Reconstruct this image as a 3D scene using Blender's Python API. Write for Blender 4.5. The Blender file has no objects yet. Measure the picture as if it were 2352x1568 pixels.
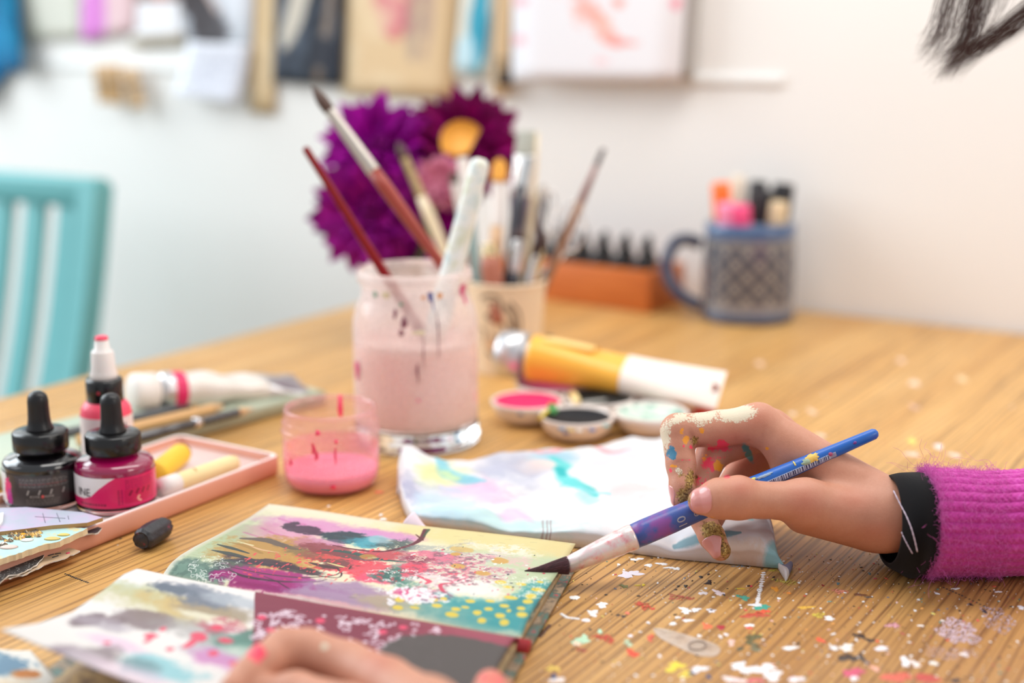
import bpy, bmesh, math, random
import numpy as np
from mathutils import Vector, Matrix, Quaternion, noise as mnoise

random.seed(7)
RNG = np.random.RandomState(7)
S = bpy.context.scene
COL = S.collection

# ------------------------------------------------------------------ camera, light, exposure
CAM_H, PITCH, YAW, FPX = 0.26, math.radians(12.6), math.radians(31.8), 3267.0
cam = bpy.data.cameras.new('camera')
cam_o = bpy.data.objects.new('camera', cam); COL.objects.link(cam_o)
cam.sensor_width = 36.0
cam.lens = 36.0 * FPX / 2352.0
cam.clip_start = 0.02
cam_o.location = (0, 0, CAM_H)
cam_o.rotation_euler = (math.pi / 2 - PITCH, 0, YAW)
cam.dof.use_dof = True
cam.dof.focus_distance = 0.688
cam.dof.aperture_fstop = 3.2
cam.dof.aperture_blades = 0
S.camera = cam_o

W = bpy.data.worlds.new('daylight'); S.world = W; W.use_nodes = True
wbg = W.node_tree.nodes['Background']
wbg.inputs[0].default_value = (0.90, 0.95, 1.0, 1)
wbg.inputs[1].default_value = 0.60

def area(name, loc, target, size, power, color, size_y=None):
    l = bpy.data.lights.new(name, 'AREA'); l.energy = power; l.color = color
    l.size = size
    if size_y: l.shape = 'RECTANGLE'; l.size_y = size_y
    o = bpy.data.objects.new(name, l); COL.objects.link(o); o.location = loc
    o.rotation_euler = (Vector(target) - Vector(loc)).to_track_quat('-Z', 'Y').to_euler()
    return o
area('window_light', (-2.2, 0.50, 0.90), (-0.70, 1.05, 0.10), 1.3, 28, (0.86, 0.945, 1.0), 1.2)
area('skylight', (-0.20, 1.02, 0.95), (-0.30, 1.10, 0.0), 1.4, 9.5, (1.0, 0.97, 0.93), 0.4)
area('front_fill_light', (-1.75, -0.65, 1.05), (-0.5, 0.70, 0.05), 1.0, 4.5, (0.95, 0.97, 1.0), 1.0)  # added fill from behind camera left, lifts the faces turned to the camera
area('warm_wall_fill', (1.5, 0.75, 0.95), (0.0, 1.25, 0.25), 0.7, 8, (1.0, 0.92, 0.84))  # added warm fill to brighten the right of the wall, no real fixture

S.view_settings.view_transform = 'Standard'
S.view_settings.look = 'None'
S.view_settings.gamma = 1.0
S.view_settings.use_curve_mapping = False
S.view_settings.exposure = 0.0

# ------------------------------------------------------------------ photo geometry -> world points
_fw = np.array([-math.sin(YAW) * math.cos(PITCH), math.cos(YAW) * math.cos(PITCH), -math.sin(PITCH)])
_rt = np.array([math.cos(YAW), math.sin(YAW), 0.0])
_up = np.cross(_rt, _fw)
_C = np.array([0, 0, CAM_H])
def ray(x, y): return _fw + _rt * ((x - 1176) / FPX) - _up * ((y - 784) / FPX)
def P(x, y, z=0.0):                  # point on the level plane at height z
    d = ray(x, y); return Vector(_C + d * ((z - CAM_H) / d[2]))
def D(x, y, dep):                    # point at a given distance from the eye
    return Vector(_C + ray(x, y) * dep)
WALL_Y = 1.252
def WL(x, y, off=0.004):             # point just in front of the back wall
    d = ray(x, y); return Vector(_C + d * ((WALL_Y - off) / d[1]))
def depth(p): return float((np.array(p) - _C) @ _fw)

# ------------------------------------------------------------------ object helpers
def empty(name, loc=(0, 0, 0), rot=(0, 0, 0), quat=None):
    o = bpy.data.objects.new(name, None); COL.objects.link(o)
    o.empty_display_size = 0.01; o.location = loc
    if quat is not None:
        o.rotation_mode = 'QUATERNION'; o.rotation_quaternion = quat
    else: o.rotation_euler = rot
    return o
def tag(o, label, cat, group=None, kind=None):
    o['label'] = label; o['category'] = cat
    if group: o['group'] = group
    if kind: o['kind'] = kind
    return o
def thing(name, label, cat, loc=(0, 0, 0), rot=(0, 0, 0), group=None, quat=None):
    return tag(empty(name, loc, rot, quat), label, cat, group)
def mk(name, verts, faces, mat=None, parent=None, smooth=True, loc=None, rot=None, uv=None, label=None, kind=None, quat=None):
    me = bpy.data.meshes.new(name)
    verts = verts.tolist() if isinstance(verts, np.ndarray) else [tuple(v) for v in verts]
    faces = faces.tolist() if isinstance(faces, np.ndarray) else faces
    me.from_pydata(verts, [], faces)
    if uv is not None:
        ul = me.uv_layers.new(name='UVMap')
        li = np.empty(len(me.loops), dtype=np.int32); me.loops.foreach_get('vertex_index', li)
        ul.data.foreach_set('uv', np.asarray(uv, dtype=np.float32)[li].ravel())
    if smooth: me.polygons.foreach_set('use_smooth', [True] * len(me.polygons))
    me.update()
    o = bpy.data.objects.new(name, me); COL.objects.link(o)
    if mat: me.materials.append(mat)
    if parent: o.parent = parent
    if loc is not None: o.location = loc
    if quat is not None: o.rotation_mode = 'QUATERNION'; o.rotation_quaternion = quat
    elif rot is not None: o.rotation_euler = rot
    if label: o['label'] = label
    if kind: o['kind'] = kind
    return o
def struct(o): o['kind'] = 'structure'; return o
def autosmooth(o, deg=35):
    me = o.data; bm = bmesh.new(); bm.from_mesh(me); ca = math.radians(deg)
    for e in bm.edges:
        if len(e.link_faces) == 2: e.smooth = e.calc_face_angle(0) < ca
    bm.to_mesh(me); bm.free(); return o

def lathe(prof, seg=48, closed=False):           # [(r,z)...]; closed joins last ring to first (shells)
    v, f = [], []
    n = len(prof)
    for (r, z) in prof:
        for i in range(seg):
            a = 2 * math.pi * i / seg; v.append((r * math.cos(a), r * math.sin(a), z))
    for j in range(n if closed else n - 1):
        k = (j + 1) % n
        for i in range(seg):
            i2 = (i + 1) % seg
            f.append((j * seg + i, j * seg + i2, k * seg + i2, k * seg + i))
    if not closed:
        if prof[0][0] > 1e-6: f.append(tuple(range(seg - 1, -1, -1)))
        if prof[-1][0] > 1e-6: f.append(tuple((n - 1) * seg + i for i in range(seg)))
    return v, f
def lathe_uv(prof, seg=96):                      # open side strip with UVs (labels)
    v, f, uv = [], [], []
    n = len(prof)
    for j, (r, z) in enumerate(prof):
        for i in range(seg + 1):
            a = 2 * math.pi * i / seg; v.append((r * math.cos(a), r * math.sin(a), z)); uv.append((i / seg, j / (n - 1)))
    for j in range(n - 1):
        for i in range(seg): a = j * (seg + 1) + i; f.append((a, a + 1, a + seg + 2, a + seg + 1))
    return v, f, uv
def rail_frames(pts):
    pts = [Vector(p) for p in pts]; T = []
    for i in range(len(pts)):
        a = pts[max(i - 1, 0)]; b = pts[min(i + 1, len(pts) - 1)]; T.append((b - a).normalized())
    n = T[0].orthogonal().normalized(); fr = []
    for i, t in enumerate(T):
        n = (n - t * n.dot(t)); n = n.normalized() if n.length > 1e-9 else t.orthogonal().normalized()
        fr.append((n.copy(), t.cross(n)))
    return pts, fr
def tube(pts, rad, seg=12, sy=1.0):
    pts, fr = rail_frames(pts)
    if not isinstance(rad, (list, tuple)): rad = [rad] * len(pts)
    v, f = [], []
    for p, (n, b), r in zip(pts, fr, rad):
        for i in range(seg):
            a = 2 * math.pi * i / seg; v.append(p + n * (r * math.cos(a)) + b * (r * sy * math.sin(a)))
    for j in range(len(pts) - 1):
        for i in range(seg):
            i2 = (i + 1) % seg; f.append((j * seg + i, j * seg + i2, (j + 1) * seg + i2, (j + 1) * seg + i))
    f.append(tuple(range(seg - 1, -1, -1))); f.append(tuple((len(pts) - 1) * seg + i for i in range(seg)))
    return v, f
def box(sx, sy, sz, bev=0.001, seg=2, org=(0, 0, 0)):     # centred in x,y, standing on z=org.z
    bm = bmesh.new(); bmesh.ops.create_cube(bm, size=1.0)
    for q in bm.verts: q.co = Vector((q.co.x * sx + org[0], q.co.y * sy + org[1], (q.co.z + .5) * sz + org[2]))
    if bev: bmesh.ops.bevel(bm, geom=bm.edges[:], offset=bev, segments=seg, affect='EDGES', profile=.5)
    bm.verts.index_update()
    v = [q.co.copy() for q in bm.verts]; f = [[q.index for q in fc.verts] for fc in bm.faces]
    bm.free(); return v, f
def join(*parts):
    V, F = [], []
    for v, f in parts:
        o = len(V); V += [tuple(q) for q in v]; F += [[i + o for i in fc] for fc in f]
    return V, F
def xf(vf, M): return [M @ Vector(q) for q in vf[0]], vf[1]
def sheet(fn, nu, nv, thick=0.0006):             # fn(u,v)->point ; closed slab with UVs on both sides
    v, uv, f = [], [], []
    for j in range(nv + 1):
        for i in range(nu + 1):
            u, w = i / nu, j / nv; v.append(Vector(fn(u, w))); uv.append((u, w))
    A = np.array([tuple(q) for q in v]).reshape(nv + 1, nu + 1, 3)
    du = np.gradient(A, axis=1); dv = np.gradient(A, axis=0)
    N = np.cross(du, dv); N /= np.linalg.norm(N, axis=2, keepdims=True) + 1e-12
    B = (A - N * thick).reshape(-1, 3); n = len(v); w1 = nu + 1
    V = np.concatenate([A.reshape(-1, 3), B])
    for j in range(nv):
        for i in range(nu):
            a = j * w1 + i; f.append((a, a + 1, a + w1 + 1, a + w1)); f.append((n + a, n + a + w1, n + a + w1 + 1, n + a + 1))
    for i in range(nu):
        a = i; f.append((a, n + a, n + a + 1, a + 1)); a = nv * w1 + i; f.append((a, a + 1, n + a + 1, n + a))
    for j in range(nv):
        a = j * w1; f.append((a, a + w1, n + a + w1, n + a)); a = j * w1 + nu; f.append((a, n + a, n + a + w1, a + w1))
    return V, f, uv + uv
def zquat(d):
    return Vector(d).normalized().to_track_quat('Z', 'Y')
def catmull(pts, n=8):
    P_ = [np.array(p, float) for p in pts]; P_ = [2 * P_[0] - P_[1]] + P_ + [2 * P_[-1] - P_[-2]]; out = []
    for i in range(1, len(P_) - 2):
        a, b, c, d = P_[i - 1:i + 3]
        for k in range(n):
            t = k / n; out.append(.5 * ((2 * b) + (c - a) * t + (2 * a - 5 * b + 4 * c - d) * t * t + (3 * b - a - 3 * c + d) * t ** 3))
    out.append(P_[-2]); return out
def copy_tree(o, parent=None):
    c = o.copy(); COL.objects.link(c)
    if parent: c.parent = parent
    for ch in list(o.children): copy_tree(ch, c)
    return c

# ------------------------------------------------------------------ materials
def srgb(r, g, b):
    def c(x):
        x /= 255.0; return x / 12.92 if x <= .04045 else ((x + .055) / 1.055) ** 2.4
    return (c(r), c(g), c(b))
class NT:
    def __init__(s, name):
        s.m = bpy.data.materials.new(name); s.m.use_nodes = True; s.t = s.m.node_tree; s.n = s.t.nodes
        s.b = s.n['Principled BSDF']; s.o = s.n['Material Output']
    def add(s, ty, **kw):
        q = s.n.new(ty)
        for k, v in kw.items():
            if k.startswith('i_'):
                key = k[2:]; key = int(key) if key.isdigit() else key.replace('_', ' ')
                q.inputs[key].default_value = v
            else: setattr(q, k, v)
        return q
    def l(s, a, b): s.t.links.new(a, b)
    def math(s, op, a, b=None, clamp=False):
        q = s.n.new('ShaderNodeMath'); q.operation = op; q.use_clamp = clamp
        for i, x in enumerate((a, b)):
            if x is None: continue
            if isinstance(x, (int, float)): q.inputs[i].default_value = x
            else: s.l(x, q.inputs[i])
        return q.outputs[0]
    def mix(s, fac, a, b, mode='MIX'):
        q = s.n.new('ShaderNodeMix'); q.data_type = 'RGBA'; q.blend_type = mode
        for i, x in ((0, fac), (6, a), (7, b)):
            if isinstance(x, (int, float)): q.inputs[i].default_value = x
            elif isinstance(x, (tuple, list)): q.inputs[i].default_value = (*x[:3], 1)
            else: s.l(x, q.inputs[i])
        return q.outputs[2]
    def ramp(s, fac, stops):
        q = s.n.new('ShaderNodeValToRGB'); e = q.color_ramp.elements
        while len(e) < len(stops): e.new(.5)
        for el, (p, c) in zip(e, stops): el.position = p; el.color = (*c, 1) if len(c) == 3 else c
        s.l(fac, q.inputs[0]); return q.outputs[0]
    def noise(s, scale, detail=3, rough=.5, vec=None, dist=0):
        q = s.add('ShaderNodeTexNoise'); q.inputs['Scale'].default_value = scale; q.inputs['Detail'].default_value = detail
        q.inputs['Roughness'].default_value = rough; q.inputs['Distortion'].default_value = dist
        if vec is not None: s.l(vec, q.inputs['Vector'])
        return q.outputs[0]
    def coord(s, which='Object', scale=None):
        q = s.add('ShaderNodeTexCoord').outputs[which]
        if scale is not None:
            mp = s.add('ShaderNodeMapping'); mp.inputs['Scale'].default_value = scale; s.l(q, mp.inputs[0]); q = mp.outputs[0]
        return q
    def bump(s, h, strength=.3, dist=.001, into=None):
        q = s.add('ShaderNodeBump'); q.inputs['Strength'].default_value = strength; q.inputs['Distance'].default_value = dist
        s.l(h, q.inputs['Height']); s.l(q.outputs[0], (into or s.b).inputs['Normal']); return q
def M(name, col, rough=.5, metal=0.0, var=.06, vs=60, spec=.5, trans=0.0, ior=1.45, coat=0.0, sub=0.0, bump=0.0, bs=400, bd=.0005, emit=0):
    t = NT(name); b = t.b
    b.inputs['Roughness'].default_value = rough; b.inputs['Metallic'].default_value = metal
    b.inputs['Specular IOR Level'].default_value = spec; b.inputs['IOR'].default_value = ior
    b.inputs['Transmission Weight'].default_value = trans; b.inputs['Coat Weight'].default_value = coat
    co = t.coord()
    if var:
        n = t.noise(vs, 3, .6, co); a = tuple(max(0, c * (1 - var)) for c in col); c2 = tuple(min(1, c * (1 + var)) for c in col)
        t.l(t.mix(n, a, c2), b.inputs['Base Color'])
    else: b.inputs['Base Color'].default_value = (*col, 1)
    if sub:
        b.inputs['Subsurface Weight'].default_value = sub; b.inputs['Subsurface Radius'].default_value = (1, .35, .2); b.inputs['Subsurface Scale'].default_value = .003
    if bump: t.bump(t.noise(bs, 3, .6, co), bump, bd)
    return t.m
def glass(name, col=(1, 1, 1), rough=.02):
    t = NT(name); b = t.b
    b.inputs['Base Color'].default_value = (*col, 1); b.inputs['Transmission Weight'].default_value = 1; b.inputs['IOR'].default_value = 1.45
    n = t.noise(30, 2, .5, t.coord()); t.l(t.math('MULTIPLY', n, rough * 2), b.inputs['Roughness'])
    return t.m
def thin_glass(name, tint=(1, 1, 1), haze=(.8, .75, .75), hz=.15, scale=40):      # thin clear wall with a dry film on it
    t = NT(name); t.n.remove(t.b)
    tr = t.add('ShaderNodeBsdfTransparent'); tr.inputs[0].default_value = (*tint, 1)
    gl = t.add('ShaderNodeBsdfGlossy'); gl.inputs['Roughness'].default_value = .05
    fr = t.add('ShaderNodeLayerWeight'); fr.inputs[0].default_value = .5
    fc = t.math('ADD', t.math('MULTIPLY', t.math('POWER', fr.outputs['Facing'], 3.5), .55), .035)
    m1 = t.add('ShaderNodeMixShader'); t.l(fc, m1.inputs[0]); t.l(tr.outputs[0], m1.inputs[1]); t.l(gl.outputs[0], m1.inputs[2])
    df = t.add('ShaderNodeBsdfDiffuse'); df.inputs[0].default_value = (*haze, 1)
    tl = t.add('ShaderNodeBsdfTranslucent'); tl.inputs[0].default_value = (*haze, 1)
    m0 = t.add('ShaderNodeMixShader'); m0.inputs[0].default_value = .5; t.l(df.outputs[0], m0.inputs[1]); t.l(tl.outputs[0], m0.inputs[2])
    n = t.noise(scale, 4, .65, t.coord()); h = t.math('MULTIPLY', n, hz * 2, True)
    m2 = t.add('ShaderNodeMixShader'); t.l(h, m2.inputs[0]); t.l(m1.outputs[0], m2.inputs[1]); t.l(m0.outputs[0], m2.inputs[2])
    t.l(m2.outputs[0], t.o.inputs[0]); return t.m
def IMG(name, arr, rough=.6, bump=0.0, bs=600, coat=0, spec=.4):     # arr HxWx3 in display colour, row 0 = v 0
    h, w, _ = arr.shape
    im = bpy.data.images.new(name, w, h)
    px = np.ones((h, w, 4), np.float32); px[..., :3] = np.clip(arr, 0, 1)
    im.pixels.foreach_set(px.ravel()); im.update(); im.pack()
    t = NT(name); q = t.add('ShaderNodeTexImage'); q.image = im; q.extension = 'EXTEND'
    t.l(t.coord('UV'), q.inputs[0]); t.l(q.outputs[0], t.b.inputs['Base Color'])
    t.b.inputs['Roughness'].default_value = rough; t.b.inputs['Coat Weight'].default_value = coat; t.b.inputs['Specular IOR Level'].default_value = spec
    if bump: t.bump(t.noise(bs, 3, .6, t.coord()), bump, .0003)
    return t.m

# ------------------------------------------------------------------ numpy paint kit (procedural prints)
def vnoise(h, w, cells, seed=0, oct=4, aspect=1.0, rough=.55):
    r = np.random.RandomState(seed); out = np.zeros((h, w)); amp, tot = 1.0, 0.0
    for o in range(oct):
        cy = max(2, int(cells * 2 ** o / aspect)); cx = max(2, int(cells * 2 ** o * (w / h)))
        g = r.rand(cy + 2, cx + 2)
        y = np.linspace(0, cy, h, endpoint=False); x = np.linspace(0, cx, w, endpoint=False)
        yi, xi = y.astype(int), x.astype(int); fy, fx = y - yi, x - xi
        fy = fy * fy * (3 - 2 * fy); fx = fx * fx * (3 - 2 * fx)
        a = g[yi][:, xi]; b = g[yi][:, xi + 1]; c = g[yi + 1][:, xi]; d = g[yi + 1][:, xi + 1]
        n = (a * (1 - fx) + b * fx) * (1 - fy)[:, None] + (c * (1 - fx) + d * fx) * fy[:, None]
        out += amp * n; tot += amp; amp *= rough
    return out / tot
class Canvas:
    def __init__(s, w, h, col, seed=1):
        s.w, s.h = w, h; s.a = np.ones((h, w, 3)) * (np.array(col) / 255.0)
        s.Y, s.X = np.mgrid[0:h, 0:w].astype(float); s.seed = seed
        s.nf = vnoise(h, w, 60, seed + 11, 4); s.nm = vnoise(h, w, 14, seed + 12, 4); s.nl = vnoise(h, w, 4, seed + 13, 4)
        s.st = vnoise(h, w, 3, seed + 14, 5, aspect=.05)       # streaks along x
        for k in ('nf', 'nm', 'nl', 'st'):
            q = getattr(s, k); setattr(s, k, (q - q.min()) / (q.max() - q.min()))
    def put(s, m, col):
        m = np.clip(m, 0, 1)[..., None]; s.a = s.a * (1 - m) + np.array(col) / 255.0 * m
    def blob(s, u, v, ru, rv, col, al=1.0, edge=.15, rough=.35, rot=0.0, dry=0.0, streak=0.0):
        asp = s.h / s.w; R = max(ru, rv * asp) * 1.6 + .01
        x0, x1 = int(max(0, (u - R) * s.w)), int(min(s.w, (u + R) * s.w) + 1); y0, y1 = int(max(0, (v * asp - R) * s.w)), int(min(s.h, (v * asp + R) * s.w) + 1)
        if x1 <= x0 or y1 <= y0: return
        sl = (slice(y0, y1), slice(x0, x1))
        x = s.X[sl] / s.w - u; y = (s.Y[sl] / s.h - v)
        y = y * asp; rv2 = rv * asp; c, sn = math.cos(rot), math.sin(rot)
        x, y = x * c + y * sn, -x * sn + y * c
        d = np.sqrt((x / ru) ** 2 + (y / rv2) ** 2) + (s.nm[sl] - .5) * rough * 1.6 + (s.nf[sl] - .5) * rough * .8
        m = np.clip((1 - d) / edge + .5, 0, 1) * al
        if dry: m = m * np.clip((s.nf[sl] - dry) * 6 + .5, 0, 1)
        if streak: m = m * np.clip((s.st[sl] - streak) * 5 + .5, 0, 1)
        m = m[..., None]; s.a[sl] = s.a[sl] * (1 - m) + np.array(col) / 255.0 * m
    def stroke(s, pts, wid, col, al=1.0, dry=0.0, edge=.3, rough=.25):
        pts = catmull(pts, 10); asp = s.h / s.w; n = len(pts)
        P2 = np.array([(p[0], p[1] * asp) for p in pts]); wd = [wid] * n if not isinstance(wid, (list, tuple)) else np.interp(np.linspace(0, 1, n), np.linspace(0, 1, len(wid)), wid)
        pad = max(wd) * 2.5
        x0, x1 = int(max(0, (P2[:, 0].min() - pad) * s.w)), int(min(s.w, (P2[:, 0].max() + pad) * s.w) + 1)
        y0, y1 = int(max(0, (P2[:, 1].min() - pad) * s.w)), int(min(s.h, (P2[:, 1].max() + pad) * s.w) + 1)
        if x1 <= x0 or y1 <= y0: return
        X = s.X[y0:y1, x0:x1] / s.w; Y = s.Y[y0:y1, x0:x1] / s.w; best = np.full(X.shape, 9.0)
        for i in range(n - 1):
            a, b = P2[i], P2[i + 1]; ab = b - a; L = (ab @ ab) + 1e-12
            t = np.clip(((X - a[0]) * ab[0] + (Y - a[1]) * ab[1]) / L, 0, 1)
            best = np.minimum(best, np.hypot(X - a[0] - t * ab[0], Y - a[1] - t * ab[1]) / max(1e-5, wd[i] * .5 + wd[i + 1] * .5))
        d = best + (s.nm[y0:y1, x0:x1] - .5) * rough + (s.nf[y0:y1, x0:x1] - .5) * rough
        m = np.clip((1 - d) / edge + .5, 0, 1) * al
        if dry: m = m * np.clip((s.nf[y0:y1, x0:x1] - dry) * 6 + .5, 0, 1)
        m = m[..., None]; s.a[y0:y1, x0:x1] = s.a[y0:y1, x0:x1] * (1 - m) + np.array(col) / 255.0 * m
    def rect(s, u0, v0, u1, v1, col, al=1.0):
        m = ((s.X / s.w >= u0) & (s.X / s.w < u1) & (s.Y / s.h >= v0) & (s.Y / s.h < v1)) * al; s.put(m, col)
    def wash(s, col, al=.5, lo=.45, hi=.65, which='nl', box=None):
        m = np.clip((getattr(s, which) - lo) / (hi - lo), 0, 1) * al
        if box:
            u0, v0, u1, v1 = box; f = lambda q, a, b: np.clip((q - a) / .06, 0, 1) * np.clip((b - q) / .06, 0, 1)
            m = m * f(s.X / s.w, u0, u1) * f(s.Y / s.h, v0, v1)
        s.put(m, col)
    def squig(s, u, v, size, col, r, al=.9, wid=.0016):
        p = [(u, v)]; a = r.rand() * 6.28
        for k in range(r.randint(3, 6)):
            a += r.choice([-1, 1]) * (.9 + r.rand()); p.append((p[-1][0] + math.cos(a) * size, p[-1][1] + math.sin(a) * size * s.w / s.h))
        s.stroke(p, wid, col, al, rough=.5)
def text_geo(txt, size):              # outline lettering from the built-in font as flat faces
    cu = bpy.data.curves.new('lettering', 'FONT'); cu.body = txt; cu.size = size; cu.align_x = 'CENTER'; cu.align_y = 'CENTER'; cu.resolution_u = 3
    o = bpy.data.objects.new('lettering', cu); COL.objects.link(o)
    bpy.context.view_layer.update()
    me = bpy.data.meshes.new_from_object(o.evaluated_get(bpy.context.evaluated_depsgraph_get()))
    v = [q.co.copy() for q in me.vertices]; f = [list(p.vertices) for p in me.polygons]
    bpy.data.objects.remove(o); bpy.data.curves.remove(cu); bpy.data.meshes.remove(me)
    return v, f
def text_on_cyl(txt, size, R, ang, z, vertical=False):   # wrapped round a vertical cylinder, reading left to right
    v, f = text_geo(txt, size)
    out = []
    for p in v:
        x, y = (p.x, p.y) if not vertical else (-p.y, p.x)
        a = ang + x / R; out.append((R * math.cos(a), R * math.sin(a), z + y))
    return out, f
# ================================================================== setting
def wall_mat():
    t = NT('wall_paint'); co = t.coord()
    n = t.noise(3, 4, .6, co); n2 = t.noise(220, 3, .6, co)
    t.l(t.mix(n, srgb(236, 234, 230), srgb(243, 241, 238)), t.b.inputs['Base Color'])
    t.b.inputs['Roughness'].default_value = .75
    t.bump(n2, .15, .001); return t.m
wm = wall_mat()
struct(mk('wall_back', *box(7.0, .12, 2.6, 0, org=(-.6, WALL_Y + .06, -.74)), wm, smooth=False))
fm = NT('floorboards'); fc = fm.coord('Object', (1, 12, 1))
fm.l(fm.ramp(fm.noise(4, 4, .6, fc), [(.3, srgb(150, 120, 90)), (.7, srgb(185, 155, 120))]), fm.b.inputs['Base Color']); fm.b.inputs['Roughness'].default_value = .5
struct(mk('floor', *box(7.0, 4.6, .05, 0, org=(-.6, -.9, -.79)), fm.m, smooth=False))
white = M('white_gloss_paint', srgb(238, 238, 236), .35)
# thin white picture rail along the wall
ra, rb = WL(-30, 147, .006), WL(1795, 186, .006)
struct(mk('trim_1', *box((rb - ra).length, .0035, .0085, .001, org=((ra.x + rb.x) / 2, WALL_Y - .0018, (ra.z + rb.z) / 2 - .004)), white))

# ================================================================== table
def wood_mat():
    t = NT('worn_pine'); co = t.coord(); b = t.b
    sx = t.add('ShaderNodeSeparateXYZ'); t.l(co, sx.inputs[0])
    mp = t.add('ShaderNodeMapping'); mp.inputs['Scale'].default_value = (2.2, .55, 1); t.l(co, mp.inputs[0])
    warp = t.noise(3.2, 3, .5, mp.outputs[0])
    xw = t.math('ADD', sx.outputs[0], t.math('MULTIPLY', warp, .045))
    ph = t.math('MULTIPLY', xw, 2 * math.pi / .0052)
    mpw = t.add('ShaderNodeMapping'); mpw.inputs['Scale'].default_value = (70, 2.5, 1); t.l(co, mpw.inputs[0])
    ph = t.math('ADD', ph, t.math('MULTIPLY', t.noise(1, 2, .5, mpw.outputs[0]), 3.6))
    wv = t.math('MULTIPLY', t.math('ADD', t.math('SINE', ph), 1.0), .5)
    mpv = t.add('ShaderNodeMapping'); mpv.inputs['Scale'].default_value = (46, 3, 1); t.l(co, mpv.inputs[0])
    mpz = t.add('ShaderNodeMapping'); mpz.inputs['Scale'].default_value = (150, 1.3, 1); t.l(co, mpz.inputs[0])
    zc = t.math('ABSOLUTE', t.math('SUBTRACT', t.noise(1, 1, .4, mpz.outputs[0]), .5))
    zl = t.math('SUBTRACT', 1.0, t.math('MULTIPLY', zc, 30.0), True)
    line = t.math('MAXIMUM', t.math('MULTIPLY', t.math('POWER', zl, 1.2), .70), t.math('MULTIPLY', t.math('POWER', wv, 8.0), t.math('ADD', .50, t.math('MULTIPLY', t.ramp(t.noise(1, 2, .5, mpv.outputs[0]), [(.36, (0, 0, 0)), (.6, (1, 1, 1))]), .48))))
    mpb = t.add('ShaderNodeMapping'); mpb.inputs['Scale'].default_value = (260, 16, 1); t.l(co, mpb.inputs[0])
    brk = t.ramp(t.noise(1, 4, .65, mpb.outputs[0]), [(.30, (.15,) * 3), (.52, (1, 1, 1))])
    line = t.math('MULTIPLY', line, brk)
    mpf = t.add('ShaderNodeMapping'); mpf.inputs['Scale'].default_value = (900, 14, 1); t.l(co, mpf.inputs[0])
    fib = t.noise(1, 4, .6, mpf.outputs[0])
    mpl = t.add('ShaderNodeMapping'); mpl.inputs['Scale'].default_value = (26, 2.2, 1); t.l(co, mpl.inputs[0])
    big = t.noise(1, 4, .6, mpl.outputs[0])
    base = t.ramp(big, [(.25, srgb(204, 150, 79)), (.5, srgb(226, 176, 103)), (.75, srgb(236, 191, 122))])
    base = t.mix(t.math('MULTIPLY', fib, .35), base, srgb(176, 110, 52))
    base = t.mix(t.math('MULTIPLY', line, .92), base, srgb(84, 46, 24))
    gr = t.ramp(t.noise(9, 5, .6, co), [(.52, (0, 0, 0)), (.75, (1, 1, 1))])
    base = t.mix(t.math('MULTIPLY', gr, .22), base, srgb(140, 112, 84))
    # light falloff at the front right, painted in as darker, browner wood
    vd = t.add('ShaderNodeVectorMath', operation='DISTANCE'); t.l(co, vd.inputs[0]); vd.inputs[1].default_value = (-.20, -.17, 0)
    front_shade = t.math('SUBTRACT', 1.0, t.math('MULTIPLY', t.math('ADD', vd.outputs['Value'], t.math('MULTIPLY', big, .12)), 2.6), True)
    base = t.mix(t.math('MULTIPLY', front_shade, .75), base, srgb(138, 92, 62))
    t.l(base, b.inputs['Base Color'])
    t.l(t.ramp(fib, [(.2, (.34,) * 3), (.8, (.50,) * 3)]), b.inputs['Roughness'])
    b.inputs['Specular IOR Level'].default_value = .4
    t.bump(t.math('ADD', t.math('MULTIPLY', line, -1.0), t.math('MULTIPLY', fib, .25)), .35, .0006)
    return t.m
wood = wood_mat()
TX0, TX1, TY0, TY1 = -.826, 1.05, .06, 1.246
table = thing('work_table', 'long worn pine work table, its grain scarred and spattered with paint', 'table', ((TX0 + TX1) / 2, (TY0 + TY1) / 2, -.74))
def tl(x, y, z=0): return Vector((x, y, z)) - Vector(table.location)
c = tl((TX0 + TX1) / 2, (TY0 + TY1) / 2, 0)
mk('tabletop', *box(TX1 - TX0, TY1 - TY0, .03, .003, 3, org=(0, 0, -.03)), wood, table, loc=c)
lw = M('leg_pine', srgb(196, 140, 84), .5)
for x in (TX0 + .09, TX1 - .09):
    for y in (TY0 + .09, TY1 - .09):
        mk('leg', *box(.06, .06, .71, .004), lw, table, loc=tl(x, y, -.74))
for y in (TY0 + .09, TY1 - .09): mk('apron', *box(TX1 - TX0 - .24, .022, .09, .002), lw, table, loc=tl((TX0 + TX1) / 2, y, -.12))
for x in (TX0 + .09, TX1 - .09): mk('apron', *box(.022, TY1 - TY0 - .24, .09, .002), lw, table, loc=tl(x, (TY0 + TY1) / 2, -.12))

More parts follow.
